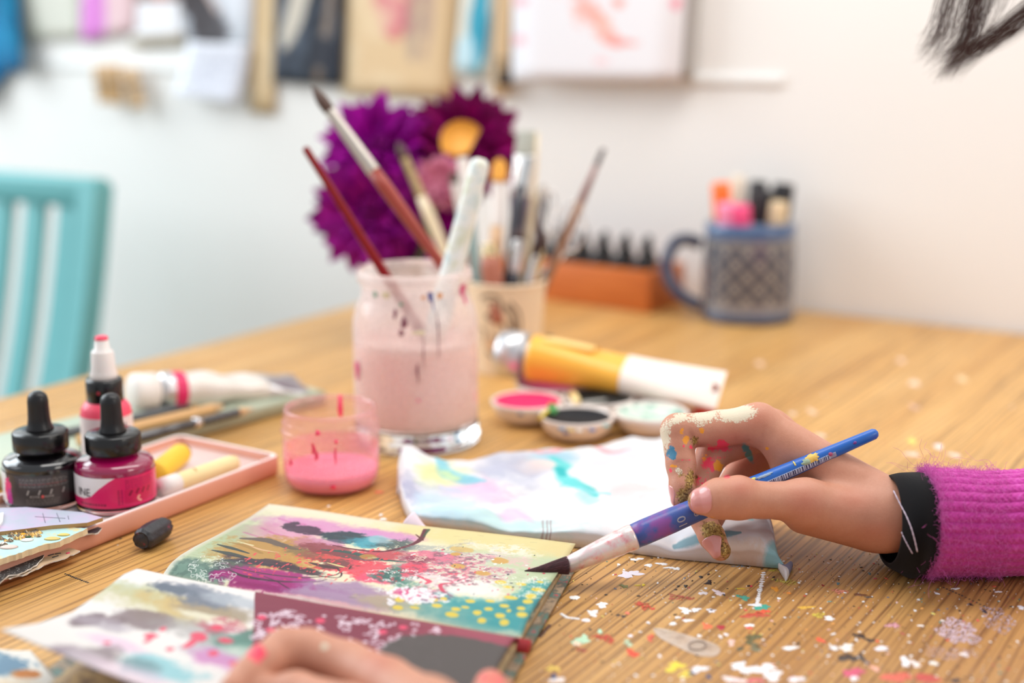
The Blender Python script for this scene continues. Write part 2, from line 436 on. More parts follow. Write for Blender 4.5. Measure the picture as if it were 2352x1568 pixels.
# paint spatter: thin raised flecks of dry paint on the top
def spatter():
    V, F, Cc = [], [], []
    r = np.random.RandomState(5)
    def fleck(p, ax, ay, rot, col, al=1.0, jag=.25, n=18):
        o = len(V); ph = r.rand(4) * 6.28; h = .00012 + .00022 * r.rand()
        for ring, s_ in ((0, 1.0), (1, .72)):
            for i in range(n):
                a = 2 * math.pi * i / n
                k = 1 + jag * (.5 * math.sin(2 * a + ph[0]) + .35 * math.sin(3 * a + ph[1]) + .3 * math.sin(5 * a + ph[2]) + .25 * math.sin(9 * a + ph[3])) + jag * .3 * (r.rand() - .5)
                x, y = ax * k * s_ * math.cos(a), ay * k * s_ * math.sin(a)
                V.append((p.x + x * math.cos(rot) - y * math.sin(rot), p.y + x * math.sin(rot) + y * math.cos(rot), .00006 + (h if ring else 0))); Cc.append((*col, al))
        V.append((p.x, p.y, .00006 + h)); Cc.append((*col, al))
        for i in range(n):
            j = (i + 1) % n; F.append((o + i, o + j, o + n + j, o + n + i)); F.append((o + n + i, o + n + j, o + 2 * n))
    # px, py, width px, height px, rgb, alpha, jag
    L = [(1320,1372,13,6,(250,248,246),1,.1),(1383,1389,15,7,(252,250,248),1,.35),(1362,1407,17,7,(240,234,232),.6,.5),(1346,1424,11,5,(248,240,244),1,.1),
         (1447,1318,26,10,(222,215,226),.85,.45),(1421,1296,4,3,(250,250,250),1,.1),(1456,1285,10,3,(250,248,246),1,.3),(1470,1283,8,3,(250,248,246),1,.3),(1490,1298,12,3,(246,244,244),1,.3),(1521,1295,15,3,(246,244,244),1,.4),(1540,1304,14,3,(246,244,244),1,.4),(1555,1306,10,3,(246,246,246),.9,.4),
         (1628,1338,10,5,(48,42,42),1,.6),(1610,1325,6,3,(46,42,44),1,.3),(1552,1354,4,2,(50,44,40),1,.2),(1575,1346,6,3,(50,44,40),1,.5),(1558,1346,4,2,(50,44,40),1,.2),(1432,1415,6,3,(40,38,52),1,.1),(1441,1408,7,3,(246,130,100),.9,.2),
         (1433,1346,11,5,(120,120,60),.5,.4),(1478,1343,4,3,(244,214,60),1,.2),(1465,1344,8,1.5,(236,210,80),.9,.2),
         (1478,1390,20,9,(206,80,56),.42,.6),(1560,1372,26,9,(190,90,74),.35,.5),(1500,1398,6,3,(214,76,56),.8,.3),
         (1575,1402,15,7,(252,252,252),1,.6),(1598,1400,14,4,(248,246,248),1,.5),(1634,1402,13,4,(240,236,240),.9,.6),(1580,1425,12,4,(250,246,246),1,.4),(1546,1432,10,4,(250,248,246),1,.3),(1557,1418,7,3,(250,246,246),1,.3),(1489,1430,5,3,(246,244,248),1,.2),
         (1615,1362,10,5,(240,230,232),.8,.4),(1651,1361,14,6,(240,222,226),.85,.7),(1621,1351,5,2,(250,246,246),1,.3),
         (1663,1366,3,3,(60,60,70),1,.2),(1725,1346,4,2,(240,60,90),1,.2),(1700,1352,12,1.5,(226,190,60),.9,.3),(1740,1390,15,6,(240,240,244),.95,.6),(1752,1395,18,7,(70,170,150),.7,.6),(1708,1372,16,6,(80,170,150),.5,.7),(1757,1404,11,5,(240,96,62),.9,.5),(1735,1412,26,9,(206,90,66),.55,.7),(1722,1436,12,4,(252,250,250),1,.3),(1720,1442,10,3,(246,90,76),.8,.3),
         (1656,1441,8,8,(186,50,64),.9,.4),(1623,1438,9,11,(240,124,84),.65,.5),(1606,1460,5,4,(250,246,246),1,.3),(1655,1462,5,4,(246,240,240),1,.3),(1668,1457,6,4,(246,240,244),1,.2),
         (1336,1470,18,14,(184,220,186),.85,.5),(1325,1478,10,6,(246,210,180),.8,.4),(1378,1450,7,5,(190,226,196),.8,.4),(1390,1465,26,9,(206,70,54),.4,.7),(1448,1460,6,4,(248,236,244),1,.2),(1442,1476,11,8,(196,214,180),.5,.5),(1452,1500,13,11,(232,78,50),.95,.5),(1335,1492,12,6,(176,80,60),.4,.5),(1494,1464,9,9,(224,100,76),.5,.6),
         (1680,1475,10,8,(240,200,186),.8,.4),(1726,1466,18,13,(110,106,70),.5,.6),(1735,1487,16,9,(120,116,86),.5,.6),(1700,1490,8,5,(90,90,70),.6,.5),
         (1550,1530,20,13,(238,214,70),.75,.6),(1575,1548,16,9,(232,206,80),.55,.5),(1588,1546,8,6,(48,78,120),.85,.3),(1628,1554,6,7,(48,78,120),.75,.3),(1606,1536,19,9,(244,240,244),.85,.5),(1273,1555,10,7,(44,72,118),.8,.3),(1280,1562,18,8,(240,226,220),.7,.4),(1270,1535,14,9,(232,196,90),.5,.5),
         (1700,1532,26,11,(250,248,250),.95,.6),(1752,1536,28,13,(250,246,248),.95,.6),(1690,1562,22,8,(250,226,226),.9,.4),(1735,1563,20,8,(220,110,120),.7,.4),(1670,1558,12,6,(246,230,226),.8,.3),(1515,1506,5,4,(250,240,236),.9,.2),(1775,1552,24,12,(248,244,246),.9,.5),
         (1905,1420,14,5,(250,250,252),.95,.5),(1880,1412,20,6,(220,196,80),.4,.5),(1884,1470,10,6,(246,96,66),.95,.4),(1975,1460,13,7,(66,44,34),.92,.5),(1998,1470,14,4,(66,44,34),.92,.4),(2015,1472,5,3,(246,96,70),1,.2),
         (1948,1510,23,12,(74,58,50),.85,.4),(1980,1510,5,16,(80,74,72),.7,.3),(1945,1487,18,9,(246,240,232),.92,.5),(1915,1488,14,5,(244,240,240),.85,.4),(2025,1489,20,6,(244,236,240),.85,.4),(1815,1488,20,5,(250,250,250),.95,.3),
         (2080,1519,13,12,(250,248,252),.95,.4),(2103,1524,13,8,(246,232,226),.9,.4),(2145,1523,10,6,(246,244,240),.9,.3),(1960,1545,28,12,(214,90,120),.8,.4),(2010,1535,12,7,(246,180,160),.9,.3),(1962,1558,10,7,(250,246,248),.95,.3),(2060,1555,40,14,(224,110,90),.55,.5),(2130,1558,36,12,(206,90,80),.55,.5),(2195,1563,14,6,(60,50,56),.8,.4),(1830,1560,20,8,(250,240,244),.9,.4),
         (2216,1503,14,5,(250,246,246),.95,.3),(2152,1363,5,3,(244,244,250),1,.4),(2345,1395,9,5,(246,246,250),1,.3),(2262,1404,4,6,(44,44,64),.9,.3),(2230,1388,5,3,(44,40,50),.9,.3),(2246,1425,3,2,(246,70,90),1,.1),(2115,1437,8,2.5,(250,240,232),1,.3),(2293,1359,9,2,(246,246,250),1,.4),(2195,1352,10,2.5,(236,236,236),.9,.4),
         (1789,1374,6,2.5,(250,250,250),1,.2),(1780,1352,11,5,(238,160,60),.85,.5),(1812,1362,5,3,(240,150,60),.9,.3),(1850,1395,18,4,(236,186,70),.6,.5),(1997,1317,4,3,(100,140,150),.8,.4),(1925,1340,5,3,(90,130,140),.8,.4),(1890,1344,4,2.5,(150,40,40),.8,.3),(1975,1366,14,4,(112,64,36),.6,.4),(1995,1371,13,1.5,(70,70,76),.9,.3),(1930,1358,26,5,(224,140,116),.45,.5),(2050,1436,24,5,(224,160,170),.45,.5),
         (1805,1335,30,8,(206,190,90),.35,.5),(1730,1290,18,6,(140,150,140),.4,.6),(1700,1300,16,5,(130,140,150),.35,.6),(1790,1310,22,6,(196,180,60),.35,.6),
         (2200,1450,60,32,(214,188,196),.38,.45),(2290,1420,40,40,(206,186,196),.26,.5),(2180,1500,60,20,(206,170,160),.3,.5),
         (880,1192,7,3,(248,246,246),.9,.4),(875,1182,5,2.5,(244,240,240),.8,.3),(440,1260,6,3,(226,160,120),.5,.4),(870,1130,10,3,(240,110,90),.6,.4),
         (1745,835,10,8,(238,200,170),.7,.2),(2070,828,9,7,(240,206,184),.7,.2),(2100,880,14,8,(246,214,190),.6,.3),(2210,870,12,9,(248,218,170),.5,.3),(2095,1013,12,7,(240,220,110),.7,.3),(2095,1043,16,7,(246,206,186),.85,.3),(2155,1025,12,7,(244,230,226),.7,.3),(1865,945,10,7,(246,214,190),.5,.3),(1820,950,8,6,(246,214,190),.5,.3),(2100,935,14,7,(242,200,176),.4,.3),(1930,1050,10,6,(236,160,120),.5,.3),(2193,1045,16,6,(244,214,196),.6,.3),(1885,1000,12,6,(246,220,200),.5,.3),(1650,737,11,9,(226,214,214),.95,.15)]
    for (x, y, w, h, col, al, jag) in L:
        p = P(x, y); k = depth(p) / FPX; fore = max(.12, (y - 54) / FPX + .02)
        fleck(p, .86 * w * k, .86 * h * k / (fore * .98), YAW, srgb(*col), al, min(.75 if w < 35 else .3, jag * 1.15 + .08), 28)
    # dripped lines
    for pts, w, col, al in (([(1754,1315),(1748,1345),(1742,1372),(1738,1392)], 3.0, (244,240,240), .85), ([(1290,1410),(1302,1418),(1318,1420),(1330,1421)], 2.2, (248,244,244), 1), ([(2168,1350),(2210,1368),(2260,1392),(2300,1410)], 1.4, (70,60,56), .8), ([(150,1318),(175,1328),(202,1338)], 1.5, (50,40,30), .9), ([(1240,1462),(1252,1448),(1262,1436)], 3, (90,50,30), .5)):
        for k in range(len(pts) - 1):
            for s_ in np.linspace(0, 1, 7):
                x = pts[k][0] * (1 - s_) + pts[k + 1][0] * s_; y = pts[k][1] * (1 - s_) + pts[k + 1][1] * s_
                p = P(x, y); q = depth(p) / FPX; fleck(p, w * 1.6 * q, w * 1.9 * q, r.rand() * 3, srgb(*col), al, .4, 9)
    # fine random specks, thick in the working area at the right front
    pal = [(250, 248, 246)] * 7 + [(60, 48, 40)] * 4 + [(226, 90, 70), (240, 170, 90), (90, 150, 140), (200, 80, 90), (240, 220, 110), (110, 120, 140), (246, 200, 190)]
    for i in range(2200):
        x, y = 1240 + 1200 * r.rand() ** .8, 1270 + 420 * r.rand()
        if i > 1900: x, y = 2352 * r.rand(), 800 + 500 * r.rand()
        p = P(x, y); sz = .00014 + .0006 * r.rand() ** 4
        fleck(p, sz * (1 + r.rand()), sz, r.rand() * 6, srgb(*pal[r.randint(len(pal))]), .9, .4, 7)
    o = mk('paint_spatter', V, F, None, table, smooth=True, loc=tl(0, 0, 0), kind='stuff', label='dried paint flecks, drips and smears in many colours')
    ca = o.data.color_attributes.new('paint', 'FLOAT_COLOR', 'POINT'); ca.data.foreach_set('color', np.array(Cc, np.float32).ravel())
    t = NT('dried_paint'); at = t.add('ShaderNodeAttribute', attribute_name='paint'); t.l(at.outputs['Color'], t.b.inputs['Base Color'])
    t.b.inputs['Roughness'].default_value = .45
    co = t.coord(); mp = t.add('ShaderNodeMapping'); mp.inputs['Scale'].default_value = (1100, 330, 1); t.l(co, mp.inputs[0])
    n = t.noise(1, 4, .65, mp.outputs[0]); th = t.math('SUBTRACT', 1.0, at.outputs['Alpha'])
    a = t.math('MULTIPLY', t.math('ADD', t.math('SUBTRACT', n, t.math('ADD', t.math('MULTIPLY', th, .55), .14)), .03), 12.0, True)
    t.l(a, t.b.inputs['Alpha']); o.data.materials.append(t.m)
spatter()
# the long pale smear with a ring drawn in it
sm = [];
for (x, y) in [(1500,1442),(1530,1445),(1590,1462),(1640,1478),(1655,1492),(1640,1508),(1600,1505),(1560,1488),(1520,1468),(1503,1452)]: sm.append(P(x, y))
cen = sum(sm, Vector()) / len(sm)
pts = [Vector(q) for q in catmull(sm + [sm[0]], 6)]
V = [p + Vector((0, 0, .0002)) for p in pts] + [cen + (p - cen) * .8 + Vector((0, 0, .0005)) for p in pts] + [cen + Vector((0, 0, .0006))]
n = len(pts); F = [(i, (i + 1) % n, n + (i + 1) % n, n + i) for i in range(n)] + [(n + i, n + (i + 1) % n, 2 * n) for i in range(n)]
tm = NT('milky_paint'); tm.b.inputs['Base Color'].default_value = (*srgb(226, 208, 192), 1); tm.b.inputs['Roughness'].default_value = .3
tm.l(tm.ramp(tm.noise(90, 4, .6, tm.coord()), [(.35, (.45,) * 3), (.65, (.8,) * 3)]), tm.b.inputs['Alpha'])
mk('paint_smear', V, F, tm.m, table, loc=tl(0, 0, 0), label='long milky smear of paint with a pencilled ring')
rc = P(1602, 1487); ring = [rc + Vector((.0035 * math.cos(a), .0045 * math.sin(a), .0011)) for a in np.linspace(0, 2 * math.pi, 28)]
mk('pencil_ring', *tube(ring, .00025, 6), M('pencil_grey', srgb(128, 112, 104), .6), table, loc=tl(0, 0, 0))

# ================================================================== chair against the wall
def chair():
    t_ = srgb(112, 180, 182); m = M('turquoise_paint', t_, .4, var=.04)
    R = D(238, 428, 1.50); L = R + Vector((-.34, 0, 0)); topz = R.z
    base = Vector(((R.x + L.x) / 2, R.y - .25, -.74))
    ch = thing('spindle_chair', 'turquoise painted wooden chair with a slatted back, by the wall', 'chair', base)
    def l(p): return Vector(p) - base
    seat_z = -.29
    d = ray(165, 872); k = (R.x - 0) / d[0]; low = Vector(_C + d * k)        # a lower point of the right post
    lean = (low - R); lean = lean / -lean.z
    lean.x = 0
    def post(x, name, w, dth):
        a = Vector((x, R.y, topz)); bt = a + lean * (topz - seat_z)
        mid = (a + bt) / 2 + Vector((0, .012, 0))
        pts = catmull([a + Vector((0, .012, 0)), mid, bt], 6)
        v, f = tube(pts, [w] * len(pts), 16, dth / w); return v, f
    def flat(x, w, dth, z1):
        v, f = [], []
        a = Vector((x, R.y, z1)); n = 14
        for i in range(n + 1):
            s = i / n; p = a + lean * ((z1 - seat_z) * s) + Vector((0, .014 * math.sin(math.pi * s), 0))
            for (sx, sy) in ((-w, -dth), (w, -dth), (w, dth), (-w, dth)): v.append(l(p + Vector((sx, sy, 0))))
            if i: o = 4 * i; f += [(o - 4 + q, o - 4 + (q + 1) % 4, o + (q + 1) % 4, o + q) for q in range(4)]
        f += [(3, 2, 1, 0), (4 * n, 4 * n + 1, 4 * n + 2, 4 * n + 3)]; return v, f
    for x in (R.x, L.x):
        o = mk('back_post', *flat(x - .012 if x == R.x else x, .0135, .013, topz), m, ch, smooth=False)
    for i in range(5):
        x = R.x - .050 - i * .053; mk('slat', *flat(x, .0125, .006, topz - .01), m, ch, smooth=False)
    mk('top_rail', *box(.34 + .012, .026, .032, .006, org=(l(R).x - .176, l(R).y, l(R).z - .024)), m, ch)
    bt = R + lean * (topz - seat_z)
    mk('seat', *box(.42, .40, .032, .008, org=(0, l(bt).y - .17, l((0, 0, seat_z)).z - .03)), m, ch)
    for sx in (-.17, .17):
        for yy in (l(bt).y - .02, l(bt).y - .33):
            z1 = l((0, 0, seat_z)).z - .028
            mk('leg', *tube([(sx * 1.12, yy, 0), (sx, yy, z1)], [.014, .019], 12), m, ch)
    for yy in (l(bt).y - .02, l(bt).y - .33): mk('stretcher', *tube([(-.18, yy, .16), (.18, yy, .16)], .009, 10), m, ch)
chair()

# ================================================================== things pinned on the wall
def wall_sheet(name, label, cat, quad, img=None, mat=None, off=.004, th=.0012, curl=0.0, group=None):
    # quad: photo corners TL, TR, BR, BL, turned into points on the wall
    q = [WL(x, y, off) for (x, y) in quad]; base = (q[2] + q[3]) / 2
    e = thing(name, label, cat, base, group=group)
    def fn(u, v):
        a = q[3].lerp(q[2], u); b = q[0].lerp(q[1], u); p = a.lerp(b, v) - base
        p.y -= curl * (1 - v) ** 2; return p
    v, f, uv = sheet(fn, 6, 10, th)
    mk('sheet', v, f, mat or IMG(name + '_print', img, .7), e, uv=uv); return e, base
def cvs(w, h, c, s): return Canvas(w, h, c, s)
tape = M('kraft_tan', srgb(222, 190, 148), .7)
clipm = M('bulldog_black', srgb(70, 60, 54), .4, .6)
def clip(x, y, parent=None):
    p = WL(x, y, .012); e = thing('bulldog_clip', 'small dark bulldog clip on the rail beside the white drawing', 'clip', p)
    v, f = join(box(.016, .010, .014, .002), tube([(-.006, 0, .013), (-.007, -.004, .026), (.007, -.004, .026), (.006, 0, .013)], .0011, 8)); mk('jaw', v, f, clipm, e)
# 1 blue cloth hanging at the far left
def cloth_blue():
    b = WL(-20, 190, .01); e = thing('hanging_cloth', 'deep blue cloth hanging in folds at the far left of the wall', 'cloth', b)
    a0, a1 = WL(-170, -160, .01), WL(30, -160, .01); b0, b1 = WL(-170, 196, .01), WL(84, 186, .01)
    def fn(u, v):
        p = (b0.lerp(b1, u)).lerp(a0.lerp(a1, u), v) - b; p.y -= .012 + .012 * math.sin(u * 15 + v * 2); p.z += .02 * (1 - v) * math.sin(u * 9); return p
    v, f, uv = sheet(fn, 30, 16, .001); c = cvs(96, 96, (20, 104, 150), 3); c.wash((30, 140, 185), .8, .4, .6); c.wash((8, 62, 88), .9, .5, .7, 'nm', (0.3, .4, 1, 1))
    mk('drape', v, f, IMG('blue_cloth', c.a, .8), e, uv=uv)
cloth_blue()
c = cvs(96, 96, (214, 214, 202), 4); c.wash((198, 204, 190), .5)
wall_sheet('pinned_card', 'large pale grey green card pinned next to the blue cloth', 'card', [(10, -170), (196, -165), (196, 88), (32, 92)], c.a, off=.005)
c = cvs(96, 96, (226, 206, 206), 5); c.blob(.22, .25, .26, .45, (214, 130, 206), 1, .3); c.blob(.75, .4, .3, .5, (228, 196, 200), 1, .4); c.blob(.4, .9, .3, .2, (226, 210, 180), .9)
wall_sheet('painted_card', 'pale card with a magenta pink patch pinned above the wooden pegs', 'card', [(190, -150), (315, -146), (310, 72), (186, 96)], c.a, off=.007)
c = cvs(96, 96, (238, 238, 242), 6); c.rect(0, .42, 1, 1, (120, 84, 72)); c.blob(.5, .8, .34, .36, (224, 160, 146), 1, .2); c.rect(0, .0, 1, .1, (196, 186, 168))
wall_sheet('photo_print', 'brown and pink photograph with a white lower margin, pinned', 'picture', [(312, -140), (418, -136), (425, 100), (300, 108)], c.a, off=.006)
c = cvs(128, 128, (200, 206, 214), 7); c.blob(.1, .55, .25, .5, (58, 50, 52), 1, .2, rot=.6); c.blob(.35, .2, .3, .25, (70, 66, 70), .9, .4); c.blob(.75, .65, .28, .4, (222, 226, 234), 1, .5); c.stroke([(.02, .95), (.3, .6), (.5, .35)], .03, (210, 190, 184), .9)
wall_sheet('ink_drawing', 'black and white ink drawing with dark slanting strokes', 'picture', [(392, -140), (588, -134), (578, 112), (430, 106)], c.a, off=.008)
c = cvs(192, 160, (236, 238, 244), 8)
r = np.random.RandomState(2)
for k in range(60): c.stroke([(r.rand(), r.rand())] * 1 + [(r.rand(), .1 + .8 * r.rand())], .012, (150, 152, 172), .12)
for ln in range(6):
    for k in range(9):
        u = .08 + k * .1; v_ = .1 + ln * .15; c.stroke([(u, v_), (u + .03, v_ + .07), (u + .06, v_ - .01)], .02, (176, 178, 194), .65)
wall_sheet('lettered_paper', 'crumpled white paper with grey handwriting hanging below the ink drawing', 'paper', [(432, 96), (574, 104), (556, 236), (412, 216)], c.a, off=.014, curl=.01)
# wooden pegs
for (x0, y0, x1, y1, w, lab) in ((228, 148, 240, 236, 15, 'left'), (262, 146, 268, 240, 17, 'middle'), (298, 156, 318, 248, 15, 'right')):
    a, b = WL(x0, y0, .018), WL(x1, y1, .018); k = depth(a) / FPX
    e = thing('wooden_peg', {'left': 'pale tan wooden peg, leftmost of three on the rail', 'middle': 'tan wooden peg between two others on the rail', 'right': 'slanting tan wooden peg, rightmost of the three'}[lab], 'clothes peg', b, group='wooden pegs on the rail')
    d = (a - b); wq = zquat(d)
    mk('prong', *box(w * k, .007, d.length, .0015, org=(0, -.0045, 0)), M('peg_wood', srgb(214, 178, 132), .6), e, quat=wq)
    mk('prong', *box(w * k, .007, d.length, .0015, org=(0, .0045, 0)), bpy.data.materials['peg_wood'], e, quat=wq)
    mk('spring', *tube([(-.009, -.009, d.length * .55), (-.009, .009, d.length * .55), (.009, .009, d.length * .55), (.009, -.009, d.length * .55)], .0012, 8), clipm, e, quat=wq)
c = cvs(64, 96, (226, 200, 160), 9); c.wash((206, 176, 132), .6)
wall_sheet('kraft_strip', 'narrow tan kraft paper strip hanging beside the dark leaf print', 'paper', [(582, -140), (634, -138), (628, 262), (572, 258)], c.a, off=.006)
c = cvs(128, 192, (70, 80, 94), 10); c.wash((40, 46, 58), .8, .4, .6, 'nm'); c.blob(.35, .6, .14, .42, (206, 198, 184), 1, .2, .15, rot=-.35); c.stroke([(.85, .95), (.8, .5), (.66, .05)], .06, (150, 128, 108), .8); c.stroke([(.6, .95), (.62, .5), (.5, .08)], .05, (30, 34, 44), .9); c.blob(.75, .2, .2, .12, (40, 44, 56), .9)
wall_sheet('leaf_print', 'dark navy print of a pale leaf hanging in the middle of the wall', 'picture', [(640, -140), (790, -136), (782, 196), (626, 188)], c.a, off=.010)
c = cvs(160, 160, (226, 196, 154), 11); c.blob(.47, .72, .19, .3, (206, 96, 108), .95, .3, .5); c.blob(.42, .55, .12, .14, (222, 140, 146), .9, .3); c.blob(.62, .5, .07, .3, (170, 150, 140), .6, .4); c.blob(.74, .62, .06, .34, (156, 130, 130), .5, .4); c.wash((236, 212, 176), .6, .45, .6, 'nl')
wall_sheet('kraft_painting', 'tan kraft sheet painted with red and pink figures behind the dahlias', 'picture', [(790, -140), (1060, -132), (1042, 228), (782, 216)], c.a, off=.005)
c = cvs(64, 160, (228, 226, 214), 12); c.blob(.62, .38, .3, .36, (50, 160, 190), .95, .25, .3); c.blob(.3, .15, .3, .16, (196, 226, 236), 1, .3); c.blob(.8, .85, .2, .1, (230, 180, 176), .8); c.blob(.85, .3, .1, .2, (30, 130, 160), .8)
wall_sheet('feather_painting', 'narrow card painted with a turquoise feather shape', 'picture', [(1072, -120), (1142, -118), (1116, 176), (1042, 168)], c.a, off=.014)
wall_sheet('wooden_lath', 'tan wooden lath standing up left of the white drawing', 'strip', [(1146, -140), (1178, -140), (1160, 222), (1128, 220)], mat=tape, off=.012, th=.006)
c = cvs(224, 160, (238, 236, 240), 13)
for (u, v_, ru, rv, col) in ((.45, .55, .10, .12, (250, 150, 130)), (.56, .42, .07, .1, (248, 170, 150)), (.40, .72, .08, .1, (250, 170, 160)), (.62, .62, .05, .05, (240, 120, 100)), (.66, .30, .09, .035, (240, 110, 96)), (.58, .34, .05, .06, (250, 160, 150)), (.05, .62, .04, .05, (250, 150, 160)), (.05, .32, .04, .05, (250, 150, 160)), (.95, .62, .04, .06, (250, 110, 140)), (.55, .16, .06, .03, (246, 196, 200)), (.25, .7, .04, .03, (250, 180, 170)), (.52, .92, .1, .06, (250, 90, 80)), (.65, .9, .03, .05, (250, 60, 110))):
    c.blob(u, v_, ru * .8, rv * .8, col, .6, .6, .8)
e, _b = wall_sheet('drawing_sheet', 'white sheet with a faint red drawing pinned right of the dahlias', 'picture', [(1178, -110), (1582, -104), (1560, 188), (1176, 186)], c.a, off=.026, th=.002, curl=.0)
wall_sheet('backing_board', 'thin grey board edge showing behind the white drawing', 'board', [(1560, -110), (1604, -108), (1586, 182), (1540, 182)], mat=M('grey_board', srgb(186, 182, 178), .6), off=.012, th=.006)
clip(1160, 196)
# ================================================================== glass jar of pink water
def face_cam(p): return math.atan2(-p.y, -p.x)
def HZ(p, py):                                   # height above p that shows at photo row py
    lo, hi = 0.0, .6
    for _ in range(40):
        m = (lo + hi) / 2; q = np.array((p.x, p.y, m)) - _C
        if 784 - FPX * (q @ _up) / (q @ _fw) > py: lo = m
        else: hi = m
    return lo
def stain(parent, R, items, mat, name='paint_stain', label=None):   # small paint runs on the wall of a vessel
    for (a, z, w, h) in items:
        n = 14; vs, fs = [], []
        for ring, k in ((0, 1.0), (1, .6)):
            for i in range(n):
                t = 2 * math.pi * i / n; q = 1 + .18 * math.sin(3 * t + a * 9) + .1 * math.sin(5 * t + z * 900)
                rr = R(z + h * k * math.sin(t)) + (.0003 if ring == 0 else .0007); aa = a + w * k * q * math.cos(t) / rr
                vs.append((rr * math.cos(aa), rr * math.sin(aa), z + h * k * q * math.sin(t)))
        vs.append(((R(z) + .0008) * math.cos(a), (R(z) + .0008) * math.sin(a), z))
        for i in range(n):
            j = (i + 1) % n; fs += [(i, j, n + j, n + i), (n + i, n + j, 2 * n)]
        mk(name, vs, fs, mat, parent, label=label)
def big_jar():
    p = P(958, 1008); e = thing('water_jar', 'large glass jar of cloudy pinkish brush water, streaked with paint', 'jar', p)
    outer = [(.0385, .0), (.0402, .0015), (.0405, .004), (.0398, .010), (.0393, .014), (.0393, .062), (.0393, .074), (.0388, .080), (.0372, .0865), (.0350, .0915), (.0338, .0945), (.0334, .1005), (.0340, .1030), (.0362, .1042), (.0364, .1075), (.0355, .1105), (.0343, .1112)]
    inner = [(.0325, .1105), (.0318, .1085), (.0312, .100), (.0318, .093), (.0345, .0865), (.0365, .079), (.0370, .070), (.0370, .020), (.0366, .0145)]
    # clear solid foot
    gl = glass('clear_glass', (.99, .99, .99))
    mk('glass_foot', *lathe([(.0001, .0006), (.0375, .0)] + outer[1:5] + [(.0388, .0142), (.0001, .0142)], 64), gl, e)
    tg = thin_glass('cloudy_glass', (.985, .97, .97), srgb(250, 236, 231), .50, 45)
    vf = lathe(outer[4:] + inner[:2], 72); mk('glass_wall', vf[0], vf[1][:-2], tg, e)
    wm_ = M('brush_water', srgb(246, 213, 205), .22, var=.05, vs=25, spec=.5, sub=.85); wm_.node_tree.nodes['Principled BSDF'].inputs['Subsurface Scale'].default_value = .02; wm_.node_tree.nodes['Principled BSDF'].inputs['Subsurface Radius'].default_value = (1, .8, .75)
    zt = HZ(p, 775)
    mk('pink_water', *lathe([(.0001, .0146), (.0376, .0146), (.0384, .018), (.0386, zt - .004), (.0384, zt), (.0001, zt)], 64), wm_, e)
    film = thin_glass('dried_film', (1, 1, 1), srgb(250, 228, 220), .40, 90)
    mk('scum_line', *lathe([(.0387, zt - .002), (.0387, zt + .006), (.0380, zt + .010)], 64)[0:1] + (lathe([(.0387, zt - .002), (.0387, zt + .006), (.0380, zt + .010)], 64)[1][:-2],), film, e)
    a0 = face_cam(p)
    prof = sorted(outer, key=lambda q: q[1])
    R = lambda z: float(np.interp(z, [q[1] for q in prof], [q[0] for q in prof]))
    for nm, col, it in (('blue', (64, 78, 150), [(a0 + .28, .099, .0016, .0030), (a0 + .32, .0945, .0005, .004)]), ('orange', (226, 150, 74), [(a0 + .46, .099, .0018, .0020), (a0 + .15, .0985, .0012, .0012)]), ('green', (90, 150, 120), [(a0 - .25, .0945, .0012, .0012), (a0 - .8, .099, .0018, .002)]),
                        ('maroon', (126, 70, 84), [(a0 - .18, .084, .0020, .0034), (a0 - .22, .078, .0016, .002), (a0 - .34, .089, .0012, .0030), (a0 + .02, .055, .0007, .004), (a0 + .03, .052, .0004, .006), (a0 + .36, .076, .0004, .014), (a0 + .12, .066, .0003, .010)]), ('rose', (214, 84, 130), [(a0 + 1.05, .1005, .004, .004), (a0 + 1.1, .094, .002, .003), (a0 - 1.2, .05, .004, .006), (a0 + .03, .036, .0009, .0009)]), ('cream', (226, 214, 176), [(a0 - .55, .0995, .003, .0022), (a0 + .05, .0780, .0045, .0012)])):
        stain(e, R, it, M('stain_' + nm, srgb(*col), .5), label=nm + ' paint run on the glass')
    return p
JAR = big_jar()
